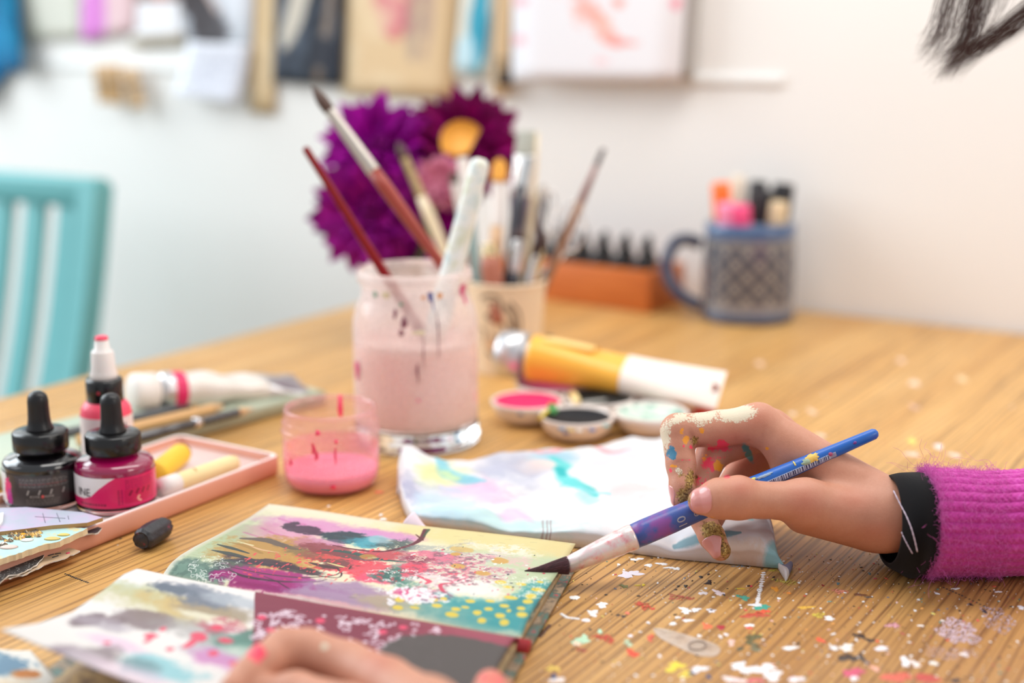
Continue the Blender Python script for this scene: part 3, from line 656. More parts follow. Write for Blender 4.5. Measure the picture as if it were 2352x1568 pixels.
def small_jar():
    p = P(763, 1113); e = thing('small_jar', 'small open glass jar with a puddle of bright pink paint', 'jar', p)
    outer = [(.0215, .0), (.0240, .0012), (.0262, .004), (.0274, .009), (.0277, .014), (.0277, .0285), (.0273, .0305), (.0276, .0322), (.0285, .0338), (.0276, .0354), (.0268, .0362), (.0272, .0374), (.0279, .0388), (.0270, .0402), (.0264, .0415), (.0265, .0455), (.0258, .0474)]
    inner = [(.0249, .0470), (.0246, .044), (.0248, .036), (.0252, .030), (.0257, .026), (.0257, .012)]
    tg = thin_glass('pink_tinted_glass', (1.0, .955, .955), srgb(252, 190, 196), .17, 70)
    vf = lathe(outer + inner[:2], 64); mk('glass_wall', vf[0], vf[1][:-2], tg, e)
    pk = M('pink_paint', srgb(255, 156, 182), .3, var=.05, vs=90, spec=.5, sub=.15)
    mk('pink_paint', *lathe([(.0001, .0012), (.0212, .0012), (.0240, .0030), (.0258, .0065), (.0264, .0115), (.0250, .0112), (.0215, .0088), (.0001, .0080)], 64), pk, e)
    film = thin_glass('pink_film', (1, .95, .95), srgb(250, 150, 172), .34, 60)
    f = lathe([(.0268, .0112), (.0269, .018), (.0268, .0245)], 64); mk('paint_film', f[0], f[1][:-2], film, e)
    a0 = face_cam(p); prof = sorted(outer, key=lambda q: q[1]); R = lambda z: float(np.interp(z, [q[1] for q in prof], [q[0] for q in prof]))
    stain(e, R, [(a0 - .95, .0195, .0013, .0022), (a0 - .36, .0300, .0011, .0034), (a0 - .30, .0262, .0011, .003), (a0 - .26, .0390, .0015, .0016), (a0 + .10, .0340, .0009, .0014), (a0 + .08, .026, .0006, .005), (a0 + .02, .0075, .0016, .0014)], M('neon_pink_runs', srgb(250, 70, 110), .35), label='bright pink paint runs on the glass')
    mk('paint_drip', *tube([((R(.046) - .001) * math.cos(a0 + 2.9), (R(.046) - .001) * math.sin(a0 + 2.9), .0468), ((R(.04) - .0022) * math.cos(a0 + 2.9), (R(.04) - .0022) * math.sin(a0 + 2.9), .038), ((R(.03) - .0018) * math.cos(a0 + 2.9), (R(.03) - .0018) * math.sin(a0 + 2.9), .034)], [.0012, .0016, .0012], 10), bpy.data.materials['neon_pink_runs'], e)
    return p
small_jar()

# ================================================================== tray and ink bottles
trx0, trx1, tryy0, tryy1 = -.622, -.539, .372, .612
tray_c = Vector(((trx0 + trx1) / 2, (tryy0 + tryy1) / 2, 0))
def tray():
    e = thing('ceramic_tray', 'long shallow salmon pink tray with a pale rim, holding ink bottles', 'tray', tray_c)
    w, l = trx1 - trx0, tryy1 - tryy0
    def ring(ins, z, rr, n=6):
        out = []; hw, hl = w / 2 - ins, l / 2 - ins; r = max(.0005, rr)
        for (cx, cy, a0) in ((hw - r, hl - r, 0), (-hw + r, hl - r, 90), (-hw + r, -hl + r, 180), (hw - r, -hl + r, 270)):
            for i in range(n + 1):
                a = math.radians(a0 + 90 * i / n); out.append((cx + r * math.cos(a), cy + r * math.sin(a), z))
        return out
    def loft(rings, cap0=True, cap1=True):
        n = len(rings[0]); v = [q for r_ in rings for q in r_]; f = []
        for j in range(len(rings) - 1):
            for i in range(n): f.append((j * n + i, j * n + (i + 1) % n, (j + 1) * n + (i + 1) % n, (j + 1) * n + i))
        if cap0: f.append(tuple(range(n - 1, -1, -1)))
        if cap1: f.append(tuple((len(rings) - 1) * n + i for i in range(n)))
        return v, f
    sal = M('salmon_glaze', srgb(226, 160, 136), .38, var=.04)
    pale = M('pale_glaze', srgb(248, 230, 226), .35, var=.05, vs=40)
    mk('tray_body', *loft([ring(.002, 0, .004), ring(.0003, .0015, .006), ring(0, .004, .006), ring(0, .0108, .006), ring(.0006, .0118, .006), ring(.0016, .0121, .0055), ring(.0028, .0116, .005), ring(.0036, .0066, .004)], True, False), sal, e)
    mk('tray_floor', *loft([ring(.0030, .0030, .004), ring(.0030, .0072, .004)]), pale, e, label='pale pink glazed inside of the tray')
    v, f = loft([ring(.0005, .01185, .006), ring(.0016, .0124, .0055), ring(.0030, .01185, .005)], False, False); mk('tray_rim', v, f, pale, e, label='pale glazed rim')
tray()
blk = M('matte_black_rubber', srgb(24, 23, 26), .36, var=.15, vs=120, bump=.15, bs=500)
cap_m = M('black_plastic', srgb(17, 16, 17), .26, var=.1, coat=.3)
def ink_bottle(p, name, label, ink, label_img, R=.0208, rot=0.0):
    e = thing(name, label, 'bottle', p, (0, 0, face_cam(p) - math.pi + rot), group='dropper ink bottles in the pink tray')
    im = M(name + '_ink', ink, .12, var=.08, coat=1.0, spec=.6)
    g = glass('bottle_glass', (.96, .97, 1))
    mk('glass_foot', *lathe([(.0001, .0003), (R - .0025, 0), (R - .0008, .0006), (R, .002), (R, .0040), (.0001, .0040)], 48), g, e)
    mk('glass_body', *lathe([(.0001, .004), (R - .0004, .004), (R, .0045), (R, .0232), (R - .0003, .0245), (R - .0012, .0258), (R - .0028, .0266), (.0135, .0280), (.0118, .0288), (.0112, .0300), (.0112, .032), (.0001, .032)], 56), im, e)
    v, f, uv = lathe_uv([(R + .0003, .0048), (R + .0003, .0212)], 96)
    mk('paper_label', v, f, label_img, e, uv=uv)
    ribs, fs, seg = [], [], 120
    prof = [(.0128, .0298), (.0142, .0303), (.0144, .0312), (.0144, .0395), (.0138, .0404), (.0080, .0408), (.0062, .0409)]
    for j, (r, z) in enumerate(prof):
        for i in range(seg):
            rr = r + (.00018 * math.cos(i * math.pi) if 1 < j < 4 else 0); a = 2 * math.pi * i / seg; ribs.append((rr * math.cos(a), rr * math.sin(a), z))
    for j in range(len(prof) - 1):
        for i in range(seg): fs.append((j * seg + i, j * seg + (i + 1) % seg, (j + 1) * seg + (i + 1) % seg, (j + 1) * seg + i))
    fs += [tuple(range(seg - 1, -1, -1)), tuple((len(prof) - 1) * seg + i for i in range(seg))]
    mk('screw_cap', ribs, fs, cap_m, e)
    mk('dropper_bulb', *lathe([(.0001, .0405), (.0074, .0406), (.0072, .0418), (.0063, .0434), (.0058, .047), (.0055, .054), (.0055, .0565), (.0050, .0592), (.0040, .0606), (.0022, .0616), (.0001, .0618)], 32), blk, e)
    return e
R_ = np.random.RandomState(4)
def label_black():
    c = Canvas(1100, 150, (66, 60, 58), 21)
    c.blob(.26, .5, .075, .9, (238, 234, 232), 1, .03, 0); c.rect(.336, 0, .36, 1, (70, 64, 62)); c.blob(.335, .45, .02, .4, (240, 60, 130), 1, .2, .5); c.blob(.345, .2, .015, .3, (190, 50, 150), .9, .3)
    for k in range(7):
        y = .62 + k * .042; x = .40
        while x < .585: w = .006 + .012 * R_.rand(); c.rect(x, y, x + w, y + .018, (150, 142, 136) if k != 2 else (190, 90, 90), .75); x += w + .004
    for k, x in enumerate((.435, .480, .525, .575)): c.stroke([(x - .003, .38), (x + .003, .50)], .0035, (190, 182, 174), .8)
    for k in range(5):
        y = .06 + k * .035; x = .425
        while x < .55: w = .005 + .01 * R_.rand(); c.rect(x, y, x + w, y + .014, (120, 112, 106), .8); x += w + .004
    c.rect(.60, 0, .74, 1, (24, 20, 22), .9); return c.a
def label_mag():
    c = Canvas(1100, 150, (226, 30, 104), 22)
    for k in range(9):
        y = .60 + k * .036; x = .535
        while x < .66: w = .006 + .014 * R_.rand(); c.rect(x, y, x + w, y + .016, (150, 14, 70), .8); x += w + .003
    c.rect(.53, .10, .68, .58, (206, 26, 88), .8)
    for k, (x, y) in enumerate(((.555, .44), (.585, .47), (.612, .46), (.64, .45))): c.stroke([(x - .004, y - .05), (x + .005, y + .06)], .005, (140, 16, 60), .9)
    c.stroke([(.592, .30), (.586, .24), (.590, .18), (.598, .14)], .005, (246, 176, 160), .95)
    for k in range(12): c.rect(.503, .1 + k * .042, .512, .125 + k * .042, (140, 16, 66), .8); c.rect(.517, .1 + k * .042, .524, .125 + k * .042, (140, 16, 66), .7)
    x = .335
    while x < .46: w = .004 + .008 * R_.rand(); c.rect(x, .08, x + w, .15, (130, 20, 60), .85); x += w + .003
    # white swoosh
    e = np.interp(c.X / c.w, [.2, .30, .36, .395, .43, .47, .505], [.26, .25, .27, .36, .62, .86, 1.02])
    m = np.clip((c.Y / c.h - e) * 40, 0, 1) * (c.X / c.w < .51) * (c.X / c.w > .12); c.put(m, (240, 236, 236)); return c.a
pm = P(269, 1158, .0073); pb = P(104, 1152, .0073)
bm_ = ink_bottle(pm, 'ink_bottle', 'squat bottle of magenta ink with a black rubber dropper cap', srgb(150, 6, 72), IMG('magenta_label', label_mag(), .35, coat=.3))
v, f = text_on_cyl('INE', .0060, .0213, math.pi - .88, .0128); mk('lettering', v, f, M('label_black_print', srgb(40, 34, 40), .5), bm_, smooth=False)
v, f = text_on_cyl('Extra fine', .0016, .0213, math.pi - .55, .0070)
bb_ = ink_bottle(pb, 'ink_bottle', 'squat bottle of black ink with a dark dropper cap, on the left', srgb(14, 12, 15), IMG('black_label', label_black(), .35, coat=.3))
v, f = text_on_cyl('ROYAL  TALENS', .0017, .0213, math.pi - .07, .0098); mk('lettering', v, f, M('label_grey_print', srgb(190, 176, 168), .5), bb_, smooth=False)
mk('logo_dot', *xf(lathe([(.0001, 0), (.0008, 0), (.0008, .0002), (.0001, .0003)], 14), Matrix.Rotation(math.pi - .05, 4, 'Z') @ Matrix.Translation((.0211, 0, .0098)) @ Matrix.Rotation(math.pi / 2, 4, 'Y')), M('label_red_print', srgb(220, 84, 80), .5), bb_)
def neon():
    p = Vector((-.6055, .540, .0073)); e = thing('acrylic_bottle', 'slim neon pink paint bottle with a white nozzle, behind the magenta ink', 'bottle', p, (0, 0, face_cam(p) - math.pi))
    nk = M('neon_pink', srgb(255, 84, 112), .3, var=.04, sub=.1)
    h0 = HZ(p, 920) - p.z; z = lambda py: HZ(p, py) - p.z
    R = .0142
    mk('bottle_body', *lathe([(.0001, 0), (R - .001, 0), (R, .001), (R, z(965)), (R - .0004, z(935)), (R - .0025, z(922)), (.0098, z(917)), (.0098, z(905)), (.0001, z(905))], 48), nk, e)
    c = Canvas(500, 200, (240, 226, 226), 5)
    for k, (a, b) in enumerate((((.53, .85), (.56, .6)), ((.555, .9), (.60, .7)), ((.59, .95), (.57, .62)), ((.62, .88), (.60, .66)))): c.stroke([a, ((a[0] + b[0]) / 2 + .01, (a[1] + b[1]) / 2), b], .007, (70, 60, 66), .9)
    c.rect(.25, 0, .75, .06, (240, 70, 110))
    v, f, uv = lathe_uv([(R + .0003, .003), (R + .0003, z(948))], 64); mk('paper_label', v, f, IMG('neon_label', c.a, .4), e, uv=uv)
    mk('black_collar', *lathe([(.0001, z(922)), (.0100, z(922)), (.0103, z(920)), (.0103, z(872)), (.0097, z(868)), (.0001, z(867))], 40), cap_m, e)
    wp = M('white_plastic', srgb(238, 230, 226), .35, sub=.1)
    mk('nozzle', *lathe([(.0001, z(870)), (.0076, z(870)), (.0077, z(860)), (.0072, z(852)), (.0068, z(846)), (.0062, z(808)), (.0058, z(805)), (.0044, z(803)), (.0038, z(780)), (.0036, z(779)), (.0001, z(779))], 32), wp, e)
    mk('nozzle_tip', *lathe([(.0001, z(781)), (.0038, z(781)), (.0036, z(773)), (.0026, z(771)), (.0001, z(770.5))], 24), nk, e, label='pink stained tip of the nozzle')
    a = math.pi - .35; mk('paint_stain', *xf(lathe([(.0001, .0004), (.0008, .0001), (.0009, 0)], 10), Matrix.Translation((.0104 * math.cos(a), .0104 * math.sin(a), z(893))) @ Matrix.Rotation(a, 4, 'Z') @ Matrix.Rotation(math.pi / 2, 4, 'Y')), M('red_fleck', srgb(190, 40, 60), .5), e)
neon()
# crayons in the tray
def stick(name, label, a, b, r, mat, cat, tipmat=None, rings=None, seg=20, group=None, parts=None, ends=1.0):
    a, b = Vector(a), Vector(b); L = (b - a).length; e = thing(name, label, cat, a, quat=zquat(b - a), group=group)
    n = 14; pts = [(0, 0, L * i / n) for i in range(n + 1)]
    rad = [r * (1 + .015 * math.sin(i * 1.7)) for i in range(n + 1)]; rad[0] *= .93; rad[-1] *= .88 * ends
    mk('shaft' if parts is None else parts, *tube(pts, rad, seg), mat, e); return e, L
fl = .0072
a, b = P(357, 1088, fl + .0066), P(418, 1040, fl + .0066)
e, L = stick('oil_pastel', 'stubby yellow oil pastel with a dark magenta end', a, b, .0064, M('yellow_pastel', srgb(246, 200, 62), .55, var=.08, vs=200, sub=.1), 'crayon', group='pastel sticks in the tray')
mk('pastel_tip', *lathe([(.0001, L - .0005), (.0056, L - .0005), (.0054, L + .0012), (.0036, L + .0030), (.0001, L + .0034)], 20), M('dark_magenta_pastel', srgb(84, 18, 44), .6), e, label='dark magenta smudged end')
a, b = P(368, 1120, fl + .0050), P(540, 1062, fl + .0050)
e, L = stick('oil_pastel', 'long cream oil pastel with a white paper band, near the tray edge', a, b, .0049, M('cream_pastel', srgb(244, 224, 168), .6, var=.06, vs=150, sub=.1), 'crayon', group='pastel sticks in the tray')
mk('paper_band', *lathe([(.00525, -.0004), (.00525, L * .22), (.0050, L * .22)], 24)[:2], M('white_band', srgb(240, 234, 230), .6), e)
mk('brown_spot', *xf(lathe([(.0001, .0006), (.0020, .0004), (.0026, 0)], 14), Matrix.Translation((0, 0, L * .46)) @ zquat((b - a)).to_matrix().to_4x4().inverted() @ Matrix.Translation((0, 0, 0)) @ (Vector((.2, -.7, .7)).to_track_quat('Z', 'Y').to_matrix().to_4x4()) @ Matrix.Translation((0, 0, .0046))), M('brown_smudge', srgb(178, 130, 74), .7), e)
# lump of charcoal
def charcoal():
    a, b = P(330, 1238, .006), P(376, 1210, .006); d = (b - a); L = d.length + .006
    p = (a + b) / 2; p.z = 0
    e = thing('charcoal_stub', 'short black pastel stub lying alone on the bare wood', 'crayon', p)
    v, f = [], []; seg = 8; n = 7; u = d.normalized(); s = Vector((-u.y, u.x, 0)); prof = [(-.5, .6), (-.46, .92), (-.3, 1.0), (0, 1.02), (.25, .98), (.42, .9), (.5, .55)]
    for (t, k) in prof:
        for i in range(seg):
            A = 2 * math.pi * (i + .5) / seg; rr = .0066 * k * (1 + .06 * math.sin(i * 2.3 + t * 5)); q = u * (t * L) + s * (rr * math.cos(A)) + Vector((0, 0, .0062 + rr * .93 * math.sin(A))); v.append(q)
    for j in range(len(prof) - 1):
        for i in range(seg): f.append((j * seg + i, j * seg + (i + 1) % seg, (j + 1) * seg + (i + 1) % seg, (j + 1) * seg + i))
    f += [tuple(range(seg - 1, -1, -1)), tuple((len(prof) - 1) * seg + i for i in range(seg))]
    t = NT('charcoal_mat'); n_ = t.noise(170, 4, .6, t.coord())
    t.l(t.ramp(n_, [(.3, srgb(30, 28, 32)), (.55, srgb(52, 50, 56)), (.62, srgb(60, 52, 58)), (.72, srgb(150, 44, 72))]), t.b.inputs['Base Color']); t.b.inputs['Roughness'].default_value = .45; t.bump(t.noise(900, 3, .6, t.coord()), .3, .0005)
    o = mk('stub', v, f, t.m, e); bm = bmesh.new(); bm.from_mesh(o.data); bmesh.ops.bevel(bm, geom=bm.edges[:], offset=.0012, segments=2, affect='EDGES'); bm.to_mesh(o.data); bm.free()
    for q in o.data.polygons: q.use_smooth = True
charcoal()

# ================================================================== sage tin, pencils, magenta tube
tin_dir = (Vector((-.619, .75, 0)) - Vector((-.657, .50, 0))).normalized(); tin_n = Vector((-tin_dir.y, tin_dir.x, 0))
tin_r0 = Vector((-.657, .50, 0)) - tin_dir * .06; tinL, tinW, tinH = .315, .078, .0088
tin_ctr = tin_r0 + tin_dir * (tinL / 2) + tin_n * (tinW / 2); tin_ang = math.atan2(tin_dir.y, tin_dir.x) - math.pi / 2
sage = M('sage_enamel', srgb(168, 170, 146), .3, var=.05); sage_t = M('sage_top', srgb(190, 200, 178), .3, var=.05)
e = thing('pencil_tin', 'long flat sage green tin with pencils and a paint tube lying on it', 'tin', tin_ctr, (0, 0, tin_ang))
mk('tin_body', *box(tinW, tinL, tinH, .0022, 3), sage, e)
v, f = box(tinW - .006, tinL - .006, .0012, .0005, 2); mk('lid', v, f, sage_t, e, loc=(0, 0, tinH - .0006))
TZ = tinH + .0007
def pencil(label, a, b, r, mat, leadmat, tip=.014, woodm=None, extra=None):
    a, b = Vector(a), Vector(b); L = (b - a).length; e = thing('pencil', label, 'pencil', a, quat=zquat(b - a), group='pencils on the sage tin')
    v, f = tube([(0, 0, 0), (0, 0, L - tip)], r, 6); o = mk('barrel', v, f, mat, e, smooth=False)
    mk('sharpened_wood', *tube([(0, 0, L - tip), (0, 0, L - tip * .35)], [r * .97, r * .36], 12), woodm or M('pencil_wood', srgb(226, 184, 136), .6), e)
    mk('lead', *tube([(0, 0, L - tip * .36), (0, 0, L)], [r * .36, r * .06], 10), leadmat, e)
    if extra: extra(e, L)
graph = M('graphite', srgb(60, 58, 62), .4)
pencil('natural wood pencil lying in the middle of the tin', P(180, 1010, TZ + .0034), P(523, 930, TZ + .0034), .0037, M('bare_cedar', srgb(228, 180, 122), .5), graph, .012)
pencil('black pencil nearest the front edge of the tin', P(190, 1036, TZ + .0030), P(585, 937, TZ + .0030), .0033, M('black_lacquer', srgb(44, 42, 48), .25, coat=.5), M('pale_lead', srgb(226, 180, 150), .6), .014, extra=lambda e, L: mk('silver_band', *tube([(0, 0, L * .62), (0, 0, L * .66)], .0035, 16), M('silver', (.75, .74, .76), .2, 1.0), e))
pencil('dark slate pencil half under the magenta tube', P(150, 993, TZ + .0028), P(470, 924, TZ + .0028), .0030, M('slate_lacquer', srgb(74, 76, 82), .3), graph, .012)
def squeezed_tube(name, label, a, b, R0, flatw, bodymat, bands, capmat, capr, caplen, neckmat, wob=0.0, endtwist=0.0, pw=1.25, hole=False, grp=None, endmat=None, uvm=False, capfirst_len=0.0):
    # a: shoulder centre, b: middle of the crimped end; local z along the tube, y up
    a, b = Vector(a), Vector(b); d = (b - a); L = d.length; zx = d.normalized(); up = Vector((0, 0, 1)); y = (up - zx * up.dot(zx)).normalized(); x = y.cross(zx)
    q = Matrix((x, y, zx)).transposed().to_quaternion(); e = thing(name, label, 'paint tube', a, quat=q, group=grp)
    n, seg = 40, 40
    def ring(s):
        k = s ** pw; w = R0 * (1 - k) + flatw / 2 * k; h = R0 * (1 - k) + .0007 * k
        if wob: h *= 1 - wob * (.5 + .5 * math.sin(s * 17)) * (s > .12) * min(1, (s - .12) * 5); 
        tw = endtwist * s; out = []
        for i in range(seg):
            A = 2 * math.pi * i / seg; cx, cy = math.cos(A), math.sin(A); ex = 1 - .35 * k
            px = w * math.copysign(abs(cx) ** ex, cx); py = h * math.copysign(abs(cy) ** ex, cy)
            if wob: py += wob * .0030 * math.sin(s * 23 + px * 260) * (1 if s > .15 else 0) * (1 - .6 * s); px += wob * .001 * math.sin(s * 31 + A * 2)
            out.append((px * math.cos(tw) - py * math.sin(tw), px * math.sin(tw) + py * math.cos(tw), s * L))
        return out
    def span(s0, s1, off=0.0):
        m = max(2, int(n * (s1 - s0))); v, f = [], []
        for j in range(m + 1):
            rg = ring(s0 + (s1 - s0) * j / m)
            if off: rg = [(p[0] * (1 + off / max(1e-5, math.hypot(p[0], p[1]))), p[1] * (1 + off / max(1e-5, math.hypot(p[0], p[1]))), p[2]) for p in rg]
            v += rg
            if j: o = (j - 1) * seg; f += [(o + i, o + (i + 1) % seg, o + seg + (i + 1) % seg, o + seg + i) for i in range(seg)]
        return v, f
    v, f = span(0, 1); f = f + [tuple(range(seg - 1, -1, -1)), tuple(n * seg + i for i in range(seg))]; mk('tube_body', v, f, bodymat, e)
    for (s0, s1, m, nm) in bands: mk(nm, *span(s0, s1, .0003), m, e)
    mk('shoulder', *lathe([(.0001, -.006), (capr * .62, -.006), (capr * .66, -.0035), (R0 * .92, -.0012), (R0 * 1.0, .0002)], 36), neckmat, e)
    seg2 = 60; prof = [(capr * .9, -.0045), (capr, -.0052), (capr * .985, -.0045 - caplen * .9), (capr * .9, -.0045 - caplen), (.0001, -.0045 - caplen)]
    v, f = [], []
    for j, (r, z) in enumerate(prof):
        for i in range(seg2):
            rr = r * (1 + (.018 * (i % 2) if j in (1, 2) else 0)); A = 2 * math.pi * i / seg2; v.append((rr * math.cos(A), rr * math.sin(A), z))
        if j: o = (j - 1) * seg2; f += [(o + i, o + (i + 1) % seg2, o + seg2 + (i + 1) % seg2, o + seg2 + i)[::-1] for i in range(seg2)]
    f.append(tuple(range(seg2))); mk('cap', v, f, capmat, e)
    return e, L
alu = M('dull_aluminium', (.66, .66, .68), .32, .9, var=.08, vs=30)
wcap = M('white_cap', srgb(240, 234, 228), .4, sub=.05)
a, b = P(372, 898, TZ + .0135), P(694, 884, TZ + .002)
e, L = squeezed_tube('paint_tube', 'crumpled silver paint tube with a magenta band and white cap', a, b, .0128, .034, M('tube_label_white', srgb(232, 226, 218), .35, .15, var=.06, vs=40), [(.0, .05, alu, 'silver_collar'), (.05, .13, M('magenta_band', srgb(232, 40, 104), .35), 'magenta_band'), (.70, .995, alu, 'bare_metal_end')], wcap, .0124, .017, alu, wob=.22, endtwist=.25, pw=2.4)

# ================================================================== flower palette, yellow tube
BW = P(1325, 1003); PC = BW + Vector((math.cos(math.radians(102)), math.sin(math.radians(102)), 0)) * .049
pal = thing('flower_palette', 'white flower shaped palette with seven wells of wet paint', 'palette', PC)
porc = M('palette_white', srgb(238, 226, 218), .25, var=.04, coat=.4)
pw = [('black', (34, 34, 38), -78), ('pink', (250, 58, 112), -138), ('pale green', (196, 220, 204), -18), ('magenta', (186, 34, 100), 162), ('grey', (96, 96, 92), 102), ('dark', (70, 72, 74), 42), ('slate', (96, 100, 96), None)]
for nm, col, ang in pw:
    o = Vector((0, 0, 0)) if ang is None else Vector((math.cos(math.radians(ang)), math.sin(math.radians(ang)), 0)) * .049
    r0 = .0245
    w_ = mk('well', *lathe([(.0001, .0), (.0120, .0), (.0165, .0016), (.0212, .0060), (.0238, .0118), (r0, .0146), (r0 - .0010, .0152), (.0222, .0146), (.0205, .0100), (.0170, .0058), (.0110, .0032), (.0001, .0026)], 44), porc, pal, loc=o)
    c = srgb(*col); t = NT('wet_' + nm.replace(' ', '_')); n = t.noise(120, 4, .6, t.coord())
    if nm == 'pale green': t.l(t.ramp(n, [(.35, srgb(120, 160, 146)), (.5, srgb(206, 226, 212)), (.7, srgb(236, 224, 214))]), t.b.inputs['Base Color'])
    else: t.l(t.mix(n, tuple(x * .75 for x in c), tuple(min(1, x * 1.2) for x in c)), t.b.inputs['Base Color'])
    t.b.inputs['Roughness'].default_value = .5 if nm == 'black' else .4; t.b.inputs['Specular IOR Level'].default_value = .2
    zz = .0112 if nm == 'black' else .0122
    mk('paint', *lathe([(.0001, zz - .003), (.0150, zz - .0016), (.0195, zz + .0002), (.0216, zz + .0022), (.0212, zz - .001), (.0001, .004)], 36), t.m, pal, loc=o, label=nm + ' paint in the well')
def smear(nm, col, pts, w):
    v, f = tube([p - PC for p in pts], w, 10, .4); mk('paint_smear', v, f, M('smear_' + nm, srgb(*col), .35), pal, label=nm + ' smear over the rim')
smear('green', (66, 150, 70), [P(1275, 948, .016), P(1268, 936, .0165), P(1262, 928, .016)], [.0024, .0034, .002])
smear('yellow', (240, 214, 60), [P(1242, 958, .0156), P(1255, 946, .016)], [.003, .003])
smear('cream', (244, 214, 150), [P(1326, 926, .016), P(1318, 910, .016), P(1312, 900, .016)], [.0032, .003, .0024])
smear('white', (230, 232, 226), [P(1340, 924, .016), P(1390, 918, .0162)], [.0018, .0016])
for k, (x, y, col) in enumerate(((1250, 965, (246, 220, 90)), (1290, 985, (120, 160, 190)), (1330, 989, (240, 232, 220)), (1360, 988, (90, 120, 170)), (1392, 978, (130, 190, 190)), (1310, 988, (226, 200, 130)), (1195, 952, (90, 84, 100)), (1300, 995, (90, 80, 110)))):
    p = P(x, y, .0135); smear(('fleck_%s' % 'abcdefgh'[k]), col, [p + Vector((-.002, 0, 0)), p + Vector((.002, .0006, 0))], [.0012, .0010])
ob = M('orange_body', srgb(248, 184, 66), .35, var=.02, coat=.2)
a, b = P(1222, 822, .0335), P(1660, 897, .0225)
e, L = squeezed_tube('paint_tube', 'big orange yellow paint tube with a silver cap, lying across the palette', a, b, .0165, .030, ob, [(.50, .995, M('tube_pale_end', srgb(246, 232, 222), .4), 'pale_end')], alu, .0168, .019, M('tube_shoulder_silver', (.72, .71, .72), .25, .9), endtwist=.75)
c = Canvas(200, 100, (250, 206, 120), 30); 
for k in range(4):
    x = .1
    while x < .8: w = .04 + .06 * R_.rand(); c.rect(x, .2 + k * .17, x + w, .27 + k * .17, (246, 226, 180), .8); x += w + .03
def lab(u, v):
    A = math.radians(40 + 75 * v); s = .06 + .28 * u; rr = .0168 * (1 - .32 * s); return Vector((rr * math.cos(A), rr * math.sin(A), s * L))
v, f, uv = sheet(lab, 8, 8, .0002); mk('printed_panel', v, f, IMG('tube_panel', c.a, .4), e, uv=uv)
mk('print_mark', *xf(box(.006, .0035, .0003, 0), Matrix.Translation((0.004, .0168, .010)) @ Matrix.Rotation(-math.pi / 2, 4, 'X')), M('dark_print', srgb(70, 60, 60), .5), e, smooth=False)
tw = .75; hx, hy = .0, .0010
mk('hang_hole', *xf(lathe([(.0001, .0), (.0034, .0), (.0034, .0003), (.0001, .0003)], 20), Matrix.Translation((0, 0, L * .955)) @ Matrix.Rotation(tw, 4, 'Z') @ Matrix.Translation((0, .0016, 0)) @ Matrix.Rotation(-math.pi / 2, 4, 'X')), M('hole_shadow', srgb(140, 62, 34), .8), e)
pr_ = P(1605, 936, .006)
ee = thing('paint_pot_lid', 'small red screw lid on the table under the pale end of the orange tube', 'lid', Vector((pr_.x, pr_.y, 0)))
mk('lid', *lathe([(.0001, 0), (.0105, 0), (.011, .0008), (.011, .0075), (.0104, .0085), (.0001, .0085)], 40), M('red_lid', srgb(196, 60, 50), .35), ee)

# ================================================================== paper cup of brushes
CUP = P(1163, 848)
cup = thing('paper_cup', 'cream paper cup with a drawn face, packed with brushes', 'cup', CUP, (0, 0, face_cam(CUP) - math.pi))
cz = HZ(CUP, 640)
c = Canvas(900, 240, (236, 214, 184), 40)
ln = (110, 92, 78)
for pts, w in (([(.39, .85), (.43, .9), (.47, .86), (.48, .7)], .006), ([(.41, .62), (.44, .68), (.47, .63), (.44, .58), (.41, .62)], .005), ([(.47, .65), (.49, .5), (.475, .4), (.46, .42)], .005), ([(.41, .25), (.44, .2), (.48, .25)], .006), ([(.50, .75), (.53, .6), (.535, .45), (.52, .3), (.50, .18)], .010), ([(.52, .8), (.555, .65), (.56, .4), (.54, .2)], .006), ([(.515, .55), (.54, .5), (.53, .42)], .008), ([(.38, .5), (.40, .46), (.39, .35)], .005), ([(.42, .80), (.46, .82)], .005), ([(.43, .45), (.45, .35), (.48, .33)], .004)): c.stroke(pts, w, ln, .85)
prof = [(.0250, .0), (.0302, cz - .003)]
v, f, uv = lathe_uv([(.0250, .0008), (.0268, cz * .35), (.0286, cz * .7), (.0301, cz - .002)], 96); 
mk('printed_wall', v, f, IMG('cup_print', c.a, .55), cup, uv=uv)
cpm = M('cup_card', srgb(240, 222, 196), .6, var=.02)
mk('cup_wall', *lathe([(.0001, .003), (.0245, .003), (.0246, .0), (.0249, .0), (.0300, cz - .002), (.0296, cz - .002), (.0243, .004), (.0001, .004)], 64), cpm, cup)
rim = [(.0300 + .0011 * math.cos(t), cz - .001 + .0011 * math.sin(t)) for t in np.linspace(0, 2 * math.pi, 9)[:-1]]
mk('rolled_rim', *lathe(rim, 64, True), cpm, cup)

